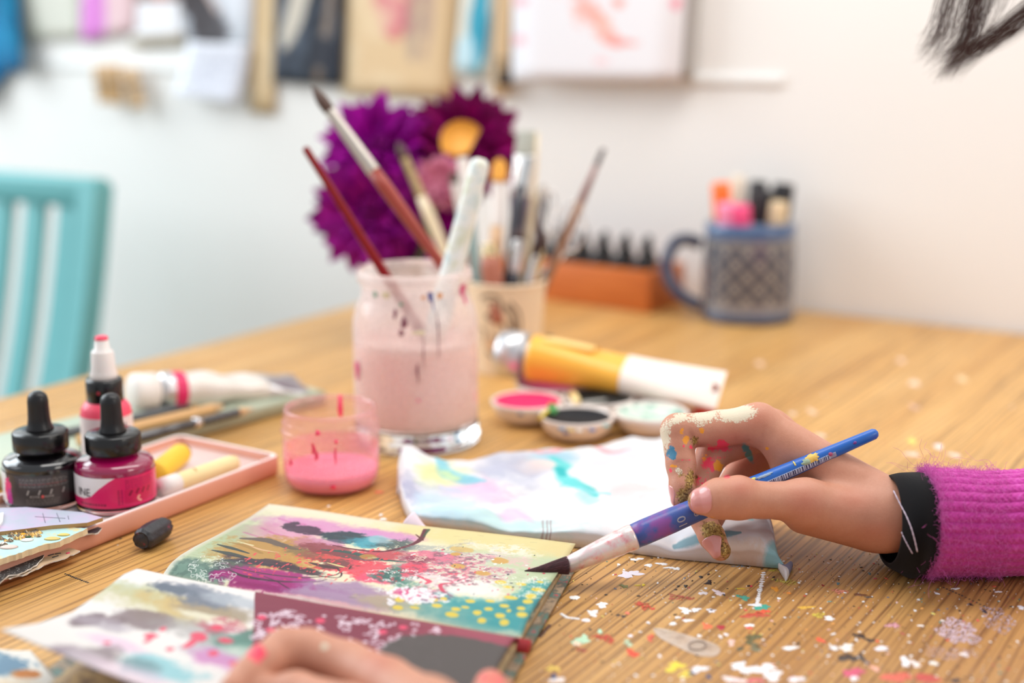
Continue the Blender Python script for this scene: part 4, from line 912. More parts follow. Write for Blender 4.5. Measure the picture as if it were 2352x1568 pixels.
# ================================================================== brushes
silver = M('ferrule_silver', (.80, .78, .76), .22, 1.0, var=.05); whitef = M('ferrule_white', srgb(240, 232, 226), .3, .1, var=.03)
gold = M('ferrule_brass', (.78, .60, .34), .25, 1.0, var=.05)
def bristles(base_r, L, tipw, flat=.35, shape='flat', n=24, seg=20):
    v, f = [], []; m = 10
    if shape == 'fan':                         # lopsided spread of hairs
        na = 16; arc = [(math.radians(-40 + 112 * k / na), L * float(np.interp(k / na, [0, .15, .4, .65, .9, 1], [.96, 1.02, 1.0, .88, .66, .55]))) for k in range(na + 1)]
        for y in (-1, 1):
            for q in (.12, .55, 1.0):
                for (a, R) in arc: v.append((R * q * math.sin(a) + (base_r * .5 * math.sin(a)) * (1 - q), y * (.0022 * (1 - q) + .0006), R * q * math.cos(a)))
        w1 = na + 1
        for y in (0, 1):
            for j in range(2):
                for i in range(na):
                    o = y * 3 * w1 + j * w1 + i; q = (o, o + 1, o + w1 + 1, o + w1); f.append(q if y else q[::-1])
        for i in range(na): f.append((2 * w1 + i, 2 * w1 + i + 1, 5 * w1 + i + 1, 5 * w1 + i)); f.append((i, 3 * w1 + i, 3 * w1 + i + 1, i + 1))
        for i in (0, na):
            for j in range(2): f.append((j * w1 + i, (j + 1) * w1 + i, (j + 4) * w1 + i, (j + 3) * w1 + i))
        return v, f
    for j in range(m + 1):
        s = j / m
        if shape == 'fanx': w = base_r + (tipw - base_r) * s; h = base_r * (1 - s) * .6 + .0010; bulge = 1
        elif shape == 'round': w = base_r * (1 + .35 * math.sin(s * 2.2)) * (1 - s ** 2.2) + .0002; h = w
        elif shape == 'filbert': w = (base_r + (tipw - base_r) * math.sin(min(1, s * 1.6) * 1.57)) * math.sqrt(max(.02, 1 - max(0, s - .45) ** 2 / .3026)); h = base_r * flat * 2 * (1 - s * .7) + .0004
        else: w = base_r + (tipw - base_r) * s; h = base_r * flat * (1 - .5 * s)
        for i in range(seg):
            A = 2 * math.pi * i / seg; k = 1 + .03 * math.sin(i * 5.0)
            z = s * L
            v.append((w * k * math.cos(A), h * k * math.sin(A), z))
        if j: o = (j - 1) * seg; f += [(o + i, o + (i + 1) % seg, o + seg + (i + 1) % seg, o + seg + i) for i in range(seg)]
    f += [tuple(range(seg - 1, -1, -1)), tuple(m * seg + i for i in range(seg))]; return v, f
def bris_mat(name, c1, c2):
    t = NT(name); co = t.coord('Object', (1800, 1800, 30)); t.l(t.mix(t.noise(1, 3, .6, co), c1, c2), t.b.inputs['Base Color']); t.b.inputs['Roughness'].default_value = .5
    t.bump(t.noise(1, 3, .6, co), .4, .0004); return t.m
def brush(label, tip, butt, prof, mats, br, group, name='paintbrush', roll=0.0, cat='brush'):
    # prof: distances from tip: bristle length, ferrule length; radii (ferrule0, ferrule1, handle max, handle end)
    tip, butt = Vector(tip), Vector(butt); L = (tip - butt).length
    q = zquat(tip - butt) @ Quaternion((0, 0, 1), roll)
    e = thing(name, label, cat, butt, quat=q, group=group)
    bl, fl_, rf0, rf1, rh, re = prof; z1 = L - bl; z0 = z1 - fl_
    hp = [(re * .45, .0), (re * .78, re * .22), (re * .95, re * .6), (re, re), (re + (rh - re) * .25, z0 * .35), (re + (rh - re) * .7, z0 * .65), (rh, z0 * .86), (rf0 * 1.02, z0 + .001)]
    mk('handle', *lathe([(.0001, 0)] + hp + [(.0001, z0 + .001)], 20), mats[0], e)
    if fl_ > 0:
        flat = br[3] if len(br) > 3 else 1.0; v, f = [], []
        ffl = 1.0 if br[0] in ('round',) else .45
        for j, (r, z, k) in enumerate(((rf0 * 1.04, z0, 1), (rf0 * 1.06, z0 + .001, 1), (rf0, z0 + fl_ * .3, 1), (rf1, z1 - .001, ffl), (rf1, z1, ffl))):
            for i in range(24):
                A = 2 * math.pi * i / 24; v.append((r * math.cos(A), r * k * math.sin(A), z))
            if j: o = (j - 1) * 24; f += [(o + i, o + (i + 1) % 24, o + 24 + (i + 1) % 24, o + 24 + i) for i in range(24)]
        f += [tuple(range(23, -1, -1)), tuple(96 + i for i in range(24))]; mk('ferrule', v, f, mats[1], e)
    if bl > 0: v, f = bristles(rf1 * .97, bl, br[1], br[2], br[0]); mk('bristles', v, f, mats[2], e, loc=(0, 0, z1))
    return e
dj = depth(JAR + Vector((0, 0, .1))); dc = depth(CUP + Vector((0, 0, cz)))
gj, gc = 'brushes standing in the water jar', 'brushes standing in the paper cup'
dred = M('crimson_lacquer', srgb(128, 4, 10), .35, var=.05, coat=.1, spec=.25); brn = M('red_brown_lacquer', srgb(160, 70, 58), .4, coat=.15, spec=.3)
palew = NT('paint_caked_handle'); nn = palew.noise(90, 4, .6, palew.coord()); palew.l(palew.ramp(nn, [(.35, srgb(214, 216, 190)), (.5, srgb(236, 236, 230)), (.62, srgb(196, 214, 210)), (.75, srgb(216, 190, 190))]), palew.b.inputs['Base Color']); palew.b.inputs['Roughness'].default_value = .35
brown_b = bris_mat('sable_bristle', srgb(60, 40, 34), srgb(104, 76, 62)); gold_b = bris_mat('golden_bristle', srgb(226, 146, 40), srgb(250, 184, 76)); grey_b = bris_mat('grey_bristle', srgb(150, 150, 138), srgb(196, 196, 182)); dark_b = bris_mat('dark_bristle', srgb(44, 26, 28), srgb(78, 50, 48))
# crimson handle leaning left (bristle end in the water)
brush('slim crimson brush handle leaning out of the water jar to the left', D(1058, 905, dj - .004), D(700, 338, dj + .004), (.012, .022, .0032, .0030, .0036, .0024), (dred, silver, brown_b), ('round', .003, 1), gj)
brush('long red brown brush with pale ferrule leaning over the dahlias', D(716, 198, dj + .020), D(1064, 676, dj + .014), (.020, .048, .0042, .0036, .0046, .0030), (brn, M('pale_ferrule', srgb(206, 198, 188), .3, .5), brown_b), ('round', .003, 1), gj)
brush('fat pale brush handle caked in green white paint, leaning right in the jar', D(948, 968, dj), D(1105, 364, dj - .008), (.018, .03, .0060, .0052, .0078, .0062), (palew.m, silver, brown_b), ('round', .004, 1), gj)
# cup brushes
CB = lambda x, y, dd=0.0: D(x, y, dc + dd)
wood_l = M('light_wood_handle', srgb(216, 176, 138), .45); terr = M('terracotta_handle', srgb(172, 104, 82), .4); cream_h = M('cream_handle', srgb(236, 218, 184), .4); blackh = M('black_handle', srgb(48, 46, 56), .3, coat=.4); plum = M('plum_handle', srgb(96, 74, 100), .35); teal_h = M('pale_teal_handle', srgb(150, 178, 178), .4)
brush('fan brush with a wide golden fan of bristles', CB(1052, 276, .004), CB(1108, 742, .0), (.029, .034, .0046, .0050, .0044, .0034), (teal_h, whitef, gold_b), ('fan', .0185, .3), gc, roll=.0)
brush('filbert brush with rounded golden bristles and a pale ferrule', CB(1148, 364, -.004), CB(1128, 800, -.012), (.018, .034, .0048, .0056, .0054, .0040), (wood_l, whitef, gold_b), ('filbert', .0062, .35), gc, roll=.1)
brush('thin dark tipped brush with a cream handle leaning left behind the jar', CB(914, 326, .012), CB(1092, 742, .006), (.014, .032, .0034, .0032, .0046, .0030), (cream_h, M('worn_brass', srgb(206, 180, 130), .3, .7), brown_b), ('round', .003, 1), gc)
brush('wide flat brush with grey bristles and a bright silver ferrule', CB(1210, 300, .0), CB(1158, 820, .006), (.019, .032, .0080, .0098, .0060, .0046), (plum, silver, grey_b), ('flat', .0086, .4), gc, roll=-.1)
brush('small brush with a white ferrule half hidden by the pale handle', CB(1040, 392, .008), CB(1112, 760, .008), (.010, .026, .0034, .0036, .0040, .0030), (terr, whitef, brown_b), ('round', .003, 1), gc)
brush('dark tipped brush with a brown handle leaning far right out of the cup', CB(1386, 342, .004), CB(1180, 822, .004), (.014, .030, .0030, .0032, .0036, .0024), (M('umber_handle', srgb(150, 110, 84), .4), M('copper_ferrule', srgb(150, 110, 104), .3, .8), dark_b), ('flat', .0036, .6), gc)
brush('black handled brush standing upright in the cup', CB(1196, 430, -.008), CB(1150, 800, -.010), (.0, .0, .0040, .0040, .0056, .0042), (blackh, silver, brown_b), ('round', .003, 1), gc)
brush('beige flat stick handle beside the wide flat brush', CB(1230, 308, .010), CB(1196, 800, .010), (.0, .0, .0026, .0026, .0034, .0026), (cream_h, silver, brown_b), ('round', .003, 1), gc)
brush('short brush with a thick terracotta handle at the front of the cup', CB(1122, 560, -.018), CB(1146, 745, -.018), (.0, .010, .0062, .0050, .0082, .0060), (terr, gold, brown_b), ('round', .003, 1), gc)
brush('tan brush with a brass ferrule at the right of the cup', CB(1250, 540, -.004), CB(1190, 800, -.004), (.012, .024, .0040, .0042, .0046, .0036), (wood_l, gold, brown_b), ('flat', .0046, .5), gc)
brush('dark brush with a chrome ferrule in the middle of the cup', CB(1195, 520, -.016), CB(1160, 780, -.012), (.010, .024, .0044, .0042, .0048, .0036), (blackh, silver, dark_b), ('round', .004, 1), gc)
brush('brown brush with a chrome ferrule at the right rim of the cup', CB(1232, 556, -.012), CB(1185, 800, -.008), (.010, .022, .0036, .0036, .0042, .0032), (M('walnut_handle', srgb(96, 72, 56), .4), silver, dark_b), ('flat', .0040, .5), gc)
def scissors():
    a = CB(1262, 600, .006); e = thing('scissors', 'small pair of scissors standing in the cup, thin steel finger loops up', 'scissors', CB(1205, 800, .004))
    base = Vector(e.location)
    for (cx, cy, rx, ry, lean) in ((1262, 487, 19, 50, .0), (1316, 520, 26, 58, .25)):
        pts = []
        for t in np.linspace(0, 2 * math.pi, 37):
            x = cx + rx * math.cos(t) + lean * ry * math.sin(t) * -.3; y = cy + ry * math.sin(t); pts.append(CB(x, y, .006) - base)
        lo = CB(cx - 12, cy + ry, .006) - base
        mk('finger_loop', *tube(pts, .0011, 8), silver, e)
        mk('blade', *tube([lo, CB(1235, 640, .005) - base, CB(1208, 790, .004) - base], [.0014, .0028, .001], 10, .4), silver, e)
    mk('pivot', *tube([CB(1236, 640, .001) - base, CB(1236, 640, .011) - base], .0022, 14), silver, e)
scissors()
def palette_knife():
    b, t_ = CB(1205, 800, .008), CB(1252, 424, .010); e = thing('palette_knife', 'palette knife with a pale steel blade standing in the cup', 'knife', b, quat=zquat(t_ - b)); L = (t_ - b).length
    v, f = [], []
    for j, (w, z, y) in enumerate(((.0016, .50, 0), (.0018, .62, .001), (.0050, .74, .0015), (.0066, .86, .0015), (.0050, .96, .0015), (.0012, 1.0, .0015))):
        v += [(-w, y - .0003, z * L), (w, y - .0003, z * L), (w, y + .0003, z * L), (-w, y + .0003, z * L)]
        if j: o = 4 * (j - 1); f += [(o + i, o + (i + 1) % 4, o + 4 + (i + 1) % 4, o + 4 + i) for i in range(4)]
    f += [(3, 2, 1, 0), (20, 21, 22, 23)]; mk('blade', v, f, silver, e, smooth=False)
    mk('handle', *tube([(0, 0, 0), (0, 0, L * .3), (0, 0, L * .5)], [.0045, .0055, .003], 16), M('dark_wood_handle', srgb(110, 78, 56), .4), e)
palette_knife()

# ================================================================== box of dropper bottles
BX = P(1490, 720); bd = Vector((-.997, .07, 0)); bn = Vector((.07, .997, 0))
bxL, bxW, bxH = .168, .066, .0385
bc = BX + bd * (bxL / 2) + bn * (bxW / 2); bang = math.atan2(-bd.y, -bd.x)
crate = thing('wooden_box', 'small open orange wooden box filled with dropper bottles', 'box', bc, (0, 0, bang))
cw = NT('orange_cedar'); co = cw.coord('Object', (6, 60, 60)); cw.l(cw.ramp(cw.noise(2.5, 4, .6, co), [(.3, srgb(190, 98, 42)), (.6, srgb(206, 116, 54)), (.8, srgb(214, 130, 66))]), cw.b.inputs['Base Color']); cw.b.inputs['Roughness'].default_value = .4; cw = cw.m
th = .006
mk('panel', *box(bxL, th, bxH, .0012, org=(0, -bxW / 2 + th / 2, 0)), cw, crate); mk('panel', *box(bxL, th, bxH, .0012, org=(0, bxW / 2 - th / 2, 0)), cw, crate)
mk('panel', *box(th, bxW - 2 * th, bxH, .0012, org=(-bxL / 2 + th / 2, 0, 0)), cw, crate); mk('panel', *box(th, bxW - 2 * th, bxH, .0012, org=(bxL / 2 - th / 2, 0, 0)), cw, crate)
mk('base', *box(bxL - 2 * th, bxW - 2 * th, .004, 0), cw, crate, smooth=False)
def dropper(p, label, rot):
    e = thing('dropper_bottle', label, 'bottle', p, (0, 0, rot), group='dropper bottles in the wooden box')
    mk('bottle_body', *lathe([(.0001, 0), (.0098, 0), (.0102, .001), (.0102, .028), (.0095, .031), (.006, .034), (.0001, .034)], 28), dropper.body, e)
    mk('screw_cap', *lathe([(.0001, .033), (.0082, .033), (.0084, .034), (.0076, .043), (.0062, .0445), (.0001, .0446)], 28), cap_m, e)
    mk('dropper_bulb', *lathe([(.0001, .044), (.0046, .0445), (.0038, .0485), (.0034, .057), (.0028, .0595), (.0001, .0608)], 20), blk, e)
    return e
dropper.body = M('smoked_bottle', srgb(60, 60, 66), .15, coat=.8)
k = 0; names = ['first', 'second', 'third', 'fourth', 'fifth', 'sixth']
for row, yy in ((0, -.0140), (1, .0140)):
    for i in range(6):
        lx = bxL / 2 - th - .0112 - i * .0242 - (0 if row == 0 else .0118)
        p = crate.location + Matrix.Rotation(bang, 3, 'Z') @ Vector((lx, yy, .0041 + .002 * ((i * 7 + row) % 3) * 0))
        lab_ = '%s black capped dropper bottle from the right in the %s row of the wooden box' % (names[i], 'front' if row == 0 else 'back')
        dropper(p, lab_, i)
pl = crate.location + Matrix.Rotation(bang, 3, 'Z') @ Vector((-.036, -.027, 0))

# ================================================================== mug of markers
MG = P(1716, 728)
mug = thing('stoneware_mug', 'blue grey stoneware mug with a latticed pattern, holding markers', 'mug', MG)
mt = NT('stoneware_glaze'); at = mt.add('ShaderNodeUVMap'); sp = mt.add('ShaderNodeSeparateXYZ'); mt.l(at.outputs[0], sp.inputs[0])
U = mt.math('MULTIPLY', sp.outputs[0], 24.0); V_ = mt.math('MULTIPLY', sp.outputs[1], 8.0)
s1 = mt.math('ABSOLUTE', mt.math('SINE', mt.math('MULTIPLY', mt.math('ADD', U, V_), math.pi / 2))); s2 = mt.math('ABSOLUTE', mt.math('SINE', mt.math('MULTIPLY', mt.math('SUBTRACT', U, V_), math.pi / 2)))
lat = mt.math('MULTIPLY', s1, s2); dot = mt.ramp(lat, [(.60, (0, 0, 0)), (.82, (1, 1, 1))]); edge = mt.ramp(lat, [(.05, (1, 1, 1)), (.2, (0, 0, 0))])
body = mt.mix(dot, srgb(58, 64, 84), srgb(158, 152, 146)); body = mt.mix(mt.math('MULTIPLY', edge, .55), body, srgb(140, 134, 126))
def band(lo, hi):
    return mt.math('MULTIPLY', mt.math('GREATER_THAN', sp.outputs[1], lo), mt.math('LESS_THAN', sp.outputs[1], hi))
body = mt.mix(band(-.1, .105), body, srgb(66, 84, 116)); body = mt.mix(band(.105, .22), body, srgb(128, 124, 126)); body = mt.mix(band(.80, .875), body, srgb(122, 120, 122)); body = mt.mix(band(.875, 1.1), body, srgb(70, 98, 140))
mt.l(mt.mix(mt.noise(120, 3, .6, mt.coord()), body, srgb(110, 106, 104)) if False else body, mt.b.inputs['Base Color']); mt.b.inputs['Roughness'].default_value = .25; mt.b.inputs['Coat Weight'].default_value = .5
mz = HZ(MG, 512)
v, f, uv = lathe_uv([(.0400, .0), (.0417, .002), (.0420, .008), (.0408, .0105), (.0405, mz * .2), (.0412, mz * .5), (.0405, mz * .8), (.0398, mz * .86), (.0403, mz * .94), (.0400, mz), (.0392, mz + .0008)], 96)
zs = [q[2] for q in v]; uv = [(a_[0], z_ / mz) for a_, z_ in zip(uv, zs)]
mk('mug_body', v, f, mt.m, mug, uv=uv, rot=(0, 0, .1))
gz = M('blue_glaze', srgb(62, 84, 120), .22, coat=.6, var=.12)
mk('inner_wall', *lathe([(.0392, mz + .0008), (.0384, mz), (.0380, mz * .5), (.0376, .008), (.0001, .006)], 64)[:2], gz, mug)
mk('mug_foot', *lathe([(.0001, .0), (.0400, .0), (.0400, .003), (.0001, .003)], 48), gz, mug)
ha = [D(x, y, depth(MG)) - MG for (x, y) in ((1614, 560), (1585, 548), (1556, 556), (1538, 590), (1536, 625), (1552, 658), (1580, 684), (1612, 700))]
for i, h in enumerate(ha): h.y += -.004
mk('handle', *tube(catmull(ha, 6), .0052, 16, 1.5), M('handle_glaze', srgb(48, 62, 92), .22, coat=.6, var=.1), mug)
gm = 'markers standing in the mug'
def marker(label, top, r, capm, bodm, caplen, hexa=False, tipm=None):
    t_ = Vector(top); b = Vector((MG.x + (t_.x - MG.x) * .55, MG.y + (t_.y - MG.y) * .55, .0085)); L = (t_ - b).length
    e = thing('marker_pen', label, 'marker', b, quat=zquat(t_ - b), group=gm)
    mk('barrel', *lathe([(.0001, 0), (r * .85, 0), (r * .9, .002), (r * .9, L - caplen), (.0001, L - caplen)], 24), bodm, e)
    mk('cap', *lathe([(.0001, L - caplen), (r, L - caplen), (r * 1.02, L - caplen + .002), (r * .96, L - .003), (r * .88, L - .0006), (.0001, L)], 28), capm, e); return e
dm = depth(MG + Vector((0, 0, mz)))
mw = M('marker_white', srgb(232, 226, 220), .4); mo = M('marker_orange', srgb(255, 122, 52), .35); mp_ = M('marker_pink', srgb(250, 86, 140), .35); mpp = M('marker_pale_pink', srgb(250, 150, 190), .35); mbk = M('marker_black', srgb(36, 34, 38), .35); mbe = M('marker_beige', srgb(226, 202, 164), .45)
marker('orange capped marker at the left of the mug', D(1655, 418, dm - .006), .0088, mo, mw, .034)
marker('pale cream pen standing at the back of the mug', D(1695, 402, dm + .022), .0066, M('pen_cream', srgb(236, 222, 200), .4), mw, .03)
marker('bright pink capped marker low at the front of the mug', D(1700, 470, dm - .022), .0096, mp_, mw, .022)
marker('pale pink capped marker beside the orange one', D(1668, 466, dm - .020), .0082, mpp, mw, .022)
marker('tall black marker in the middle of the mug', D(1742, 414, dm + .010), .0086, mbk, mbk, .036)
marker('black square topped marker leaning right at the back of the mug', D(1802, 420, dm + .008), .0100, mbk, mw, .032)
marker('black marker between the pink one and the beige one', D(1757, 436, dm - .012), .0090, mbk, mbk, .036)
marker('beige capped marker at the right of the mug', D(1791, 462, dm - .018), .0086, mbe, mbe, .03)
pb_ = P(1651, 738); e = thing('ceramic_bead', 'tiny white bead lying at the foot of the mug', 'bead', pb_)
mk('bead', *lathe([(.0012, .0002), (.0028, .0012), (.0034, .0030), (.0028, .0050), (.0012, .0060), (.0010, .0030)], 20, True), M('bead_white', srgb(236, 226, 226), .3), e)
# ================================================================== dahlias
def petal_mesh(name, L, w, cup, curl):
    v, f = [], []; n = 6
    for j in range(n + 1):
        s = j / n; hw = w * (math.sin(math.pi * min(1, s * .92 + .10)) ** .8) * (1 - .25 * s) + (.0004 if j == n else 0)
        if j == n: hw = .0003
        y = curl * s * s * L
        for k, t in enumerate((-1, -.45, 0, .45, 1)): v.append((hw * t, y + cup * hw * (t * t), s * L))
        if j: o = 5 * (j - 1); f += [(o + q, o + q + 1, o + 6 + q, o + 5 + q) for q in range(4)]
    me = bpy.data.meshes.new(name); me.from_pydata(v, [], f); me.polygons.foreach_set('use_smooth', [True] * len(f)); me.update(); return me
def petal_mat(name, c1, c2):
    t = NT(name); n = t.noise(60, 3, .6, t.coord('Object')); oi = t.add('ShaderNodeObjectInfo'); r = t.math('ADD', t.math('MULTIPLY', n, .4), t.math('MULTIPLY', oi.outputs['Random'], .7), True)
    t.l(t.mix(r, c1, c2), t.b.inputs['Base Color']); t.b.inputs['Roughness'].default_value = .55; t.b.inputs['Subsurface Weight'].default_value = .0
    t.b.inputs['Specular IOR Level'].default_value = .15; return t.m
pm1 = petal_mat('violet_petal', srgb(112, 0, 108), srgb(178, 6, 166)); pm2 = petal_mat('wine_petal', srgb(84, 0, 52), srgb(150, 0, 104)); pm3 = petal_mat('purple_petal', srgb(112, 2, 112), srgb(174, 24, 152)); pm4 = petal_mat('dusty_pink_petal', srgb(190, 100, 136), srgb(232, 160, 186))
VASE = Vector((-.690, .935, 0))
def dahlia(label, ctr, r, face, mat, n, L, w, stem_to, seed, group='dahlias behind the water jar'):
    rr = random.Random(seed); e = thing('dahlia', label, 'flower', ctr, quat=zquat(face), group=group)
    meshes = []
    for k in range(3):
        me = petal_mesh('petal', L * (.9 + .12 * k), w * (1 + .1 * k), .55, -.28 + .06 * k); me.materials.append(mat); meshes.append(me)
    core = r - L * .86
    for i in range(n):
        z = 1 - 1.62 * (i + .5) / n; ph = i * 2.39996 + rr.uniform(-.1, .1); q = math.sqrt(max(0, 1 - z * z))
        nrm = Vector((q * math.cos(ph), q * math.sin(ph), z))
        o = bpy.data.objects.new('petal', meshes[i % 3]); COL.objects.link(o); o.parent = e
        ax = Vector((0, 0, 1)); d = (nrm + Vector((0, 0, .22)) + Vector((rr.uniform(-.12, .12), rr.uniform(-.12, .12), 0))).normalized()
        # local z along d, local y toward the flower axis
        y = (ax - d * ax.dot(d)); y = y.normalized() if y.length > 1e-3 else d.orthogonal().normalized(); x = y.cross(d)
        o.rotation_mode = 'QUATERNION'; o.rotation_quaternion = Matrix((x, y, d)).transposed().to_quaternion()
        s = .55 + .45 * min(1, (i / n) * 3.0 + .12); o.scale = (s, s, s); o.location = nrm * core
    mk('flower_heart', *lathe([(core * q, core * z) for (q, z) in ((.001, -1), (.6, -.8), (1, 0), (.8, .6), (.4, .9), (.001, 1))], 16), mat, e)
    iq = zquat(face).inverted(); loc = lambda p: iq @ (Vector(p) - Vector(ctr))
    pts = catmull([loc(ctr), loc(Vector(ctr).lerp(Vector(stem_to), .5) + Vector((0, 0, -.01))), loc(stem_to)], 6)
    mk('stem', *tube(pts, .0032, 10), M('stem_green', srgb(70, 96, 50), .5), e)
bk = Vector((.52, -.80, .35))
st = lambda dx, dy: VASE + Vector((dx, dy, .05))
dv = 1.17
dahlia('large violet dahlia, upper left of the bunch', D(868, 346, dv), .0430, Vector((.30, -.75, .55)), pm1, 96, .027, .0080, st(-.006, .004), 1)
dahlia('dark wine dahlia, right of the bunch behind the fan brush', D(1066, 338, dv + .012), .0460, Vector((.62, -.62, .45)), pm2, 104, .029, .0080, st(.008, .004), 2)
dahlia('purple dahlia low on the left, behind the crimson brush', D(850, 486, dv - .012), .0450, Vector((.30, -.92, .10)), pm3, 96, .027, .0084, st(.0, -.008), 3)
dahlia('purple dahlia half hidden at the middle of the bunch', D(972, 506, dv + .004), .0390, Vector((.5, -.85, .1)), pm1, 80, .024, .0076, st(.006, -.004), 5)
dahlia('small dusty pink dahlia in the middle, behind the pale brush handle', D(1010, 420, dv - .034), .0205, Vector((.52, -.84, .25)), pm4, 60, .012, .0044, st(.010, -.002), 4)
e = thing('flower_vase', 'short grey white vase hidden behind the water jar, holding the dahlias', 'vase', VASE)
mk('vase_body', *lathe([(.0001, 0), (.024, 0), (.027, .004), (.028, .03), (.024, .052), (.0185, .064), (.0195, .070), (.0175, .070), (.0165, .064), (.0225, .050), (.0255, .03), (.024, .006), (.0001, .005)], 48), M('vase_white', srgb(206, 196, 196), .4), e)
# ================================================================== sketchbook
def project(Aq):
    q = Aq - _C; d = q @ _fw
    return np.stack([1176 + FPX * (q @ _rt) / d, 784 - FPX * (q @ _up) / d], -1)
class PageMap:                                   # photo pixel -> (u, v) on a page surface, for laying out its print
    def __init__(s, fn, n=150, m=110):
        U, V_ = np.meshgrid(np.linspace(0, 1, n), np.linspace(0, 1, m)); s.U, s.V = U, V_
        A = np.array([[tuple(fn(u, v)) for u in U[0]] for v in V_[:, 0]]); s.px = project(A.reshape(-1, 3)).reshape(m, n, 2)
        s.J = np.stack([np.gradient(s.px, axis=1) * n, np.gradient(s.px, axis=0) * m], -1)
    def uv(s, x, y):
        d = (s.px[..., 0] - x) ** 2 + (s.px[..., 1] - y) ** 2; i = np.unravel_index(np.argmin(d), d.shape)
        du = np.linalg.lstsq(s.J[i], np.array([x, y]) - s.px[i], rcond=None)[0]
        return s.U[i] + float(np.clip(du[0], -.05, .05)), s.V[i] + float(np.clip(du[1], -.05, .05)), s.J[i]
    def b(s, c, x, y, w, h, col, al=1.0, edge=.2, rough=.35, **k):
        u, v, J = s.uv(x, y); c.blob(u, v, w / abs(J[0, 0]), h / max(20, abs(J[1, 1])), col, al, edge, rough, **k)
    def s_(s, c, pts, w, col, al=1.0, **k):
        q = [s.uv(*p) for p in pts]; c.stroke([(a, b) for a, b, _ in q], w / abs(q[0][2][0, 0]) / 2 if not isinstance(w, list) else [x / abs(q[0][2][0, 0]) / 2 for x in w], col, al, **k)
GL, GR, FL, FR = P(365, 1341, .0035), P(1195, 1472, .0060), P(618, 1161, .0075), P(1322, 1248, .0085)
NL = Vector((-.433, .328, .034)); NR = GR + (NL - GL) * .98; NR.z = .009
book = thing('sketchbook', 'open landscape sketchbook painted across both pages in pink, teal and ochre', 'book', Vector(((GL.x + GR.x) / 2, (GL.y + GR.y) / 2, 0)))
B0 = Vector(book.location)
def far(u, v):
    p = GL.lerp(GR, u).lerp(FL.lerp(FR, u), v)
    h = np.interp(v, [0, .04, .10, .18, .3, .5, .8, 1], [0, .0035, .0060, .0066, .0058, .0034, .0004, 0]) * (1 - .35 * u)
    z = p.z + h; zz = .0012 * math.sin(u * 7 + 1) * v * (1 - u); return Vector((p.x, p.y, z + zz))
def near(u, v):
    p = GL.lerp(GR, u).lerp(NL.lerp(NR, u), v); w = (1 - u) ** 1.6
    zl = np.interp(v, [0, .06, .15, .25, .40, .6, .8, 1], [.0035, .012, .0185, .0205, .0200, .0205, .026, .034])
    zr = np.interp(v, [0, .05, .12, .3, 1], [.0060, .0105, .0125, .0120, .0095])
    return Vector((p.x, p.y, zl * w + zr * (1 - w)))
PF, PN = PageMap(far), PageMap(near)
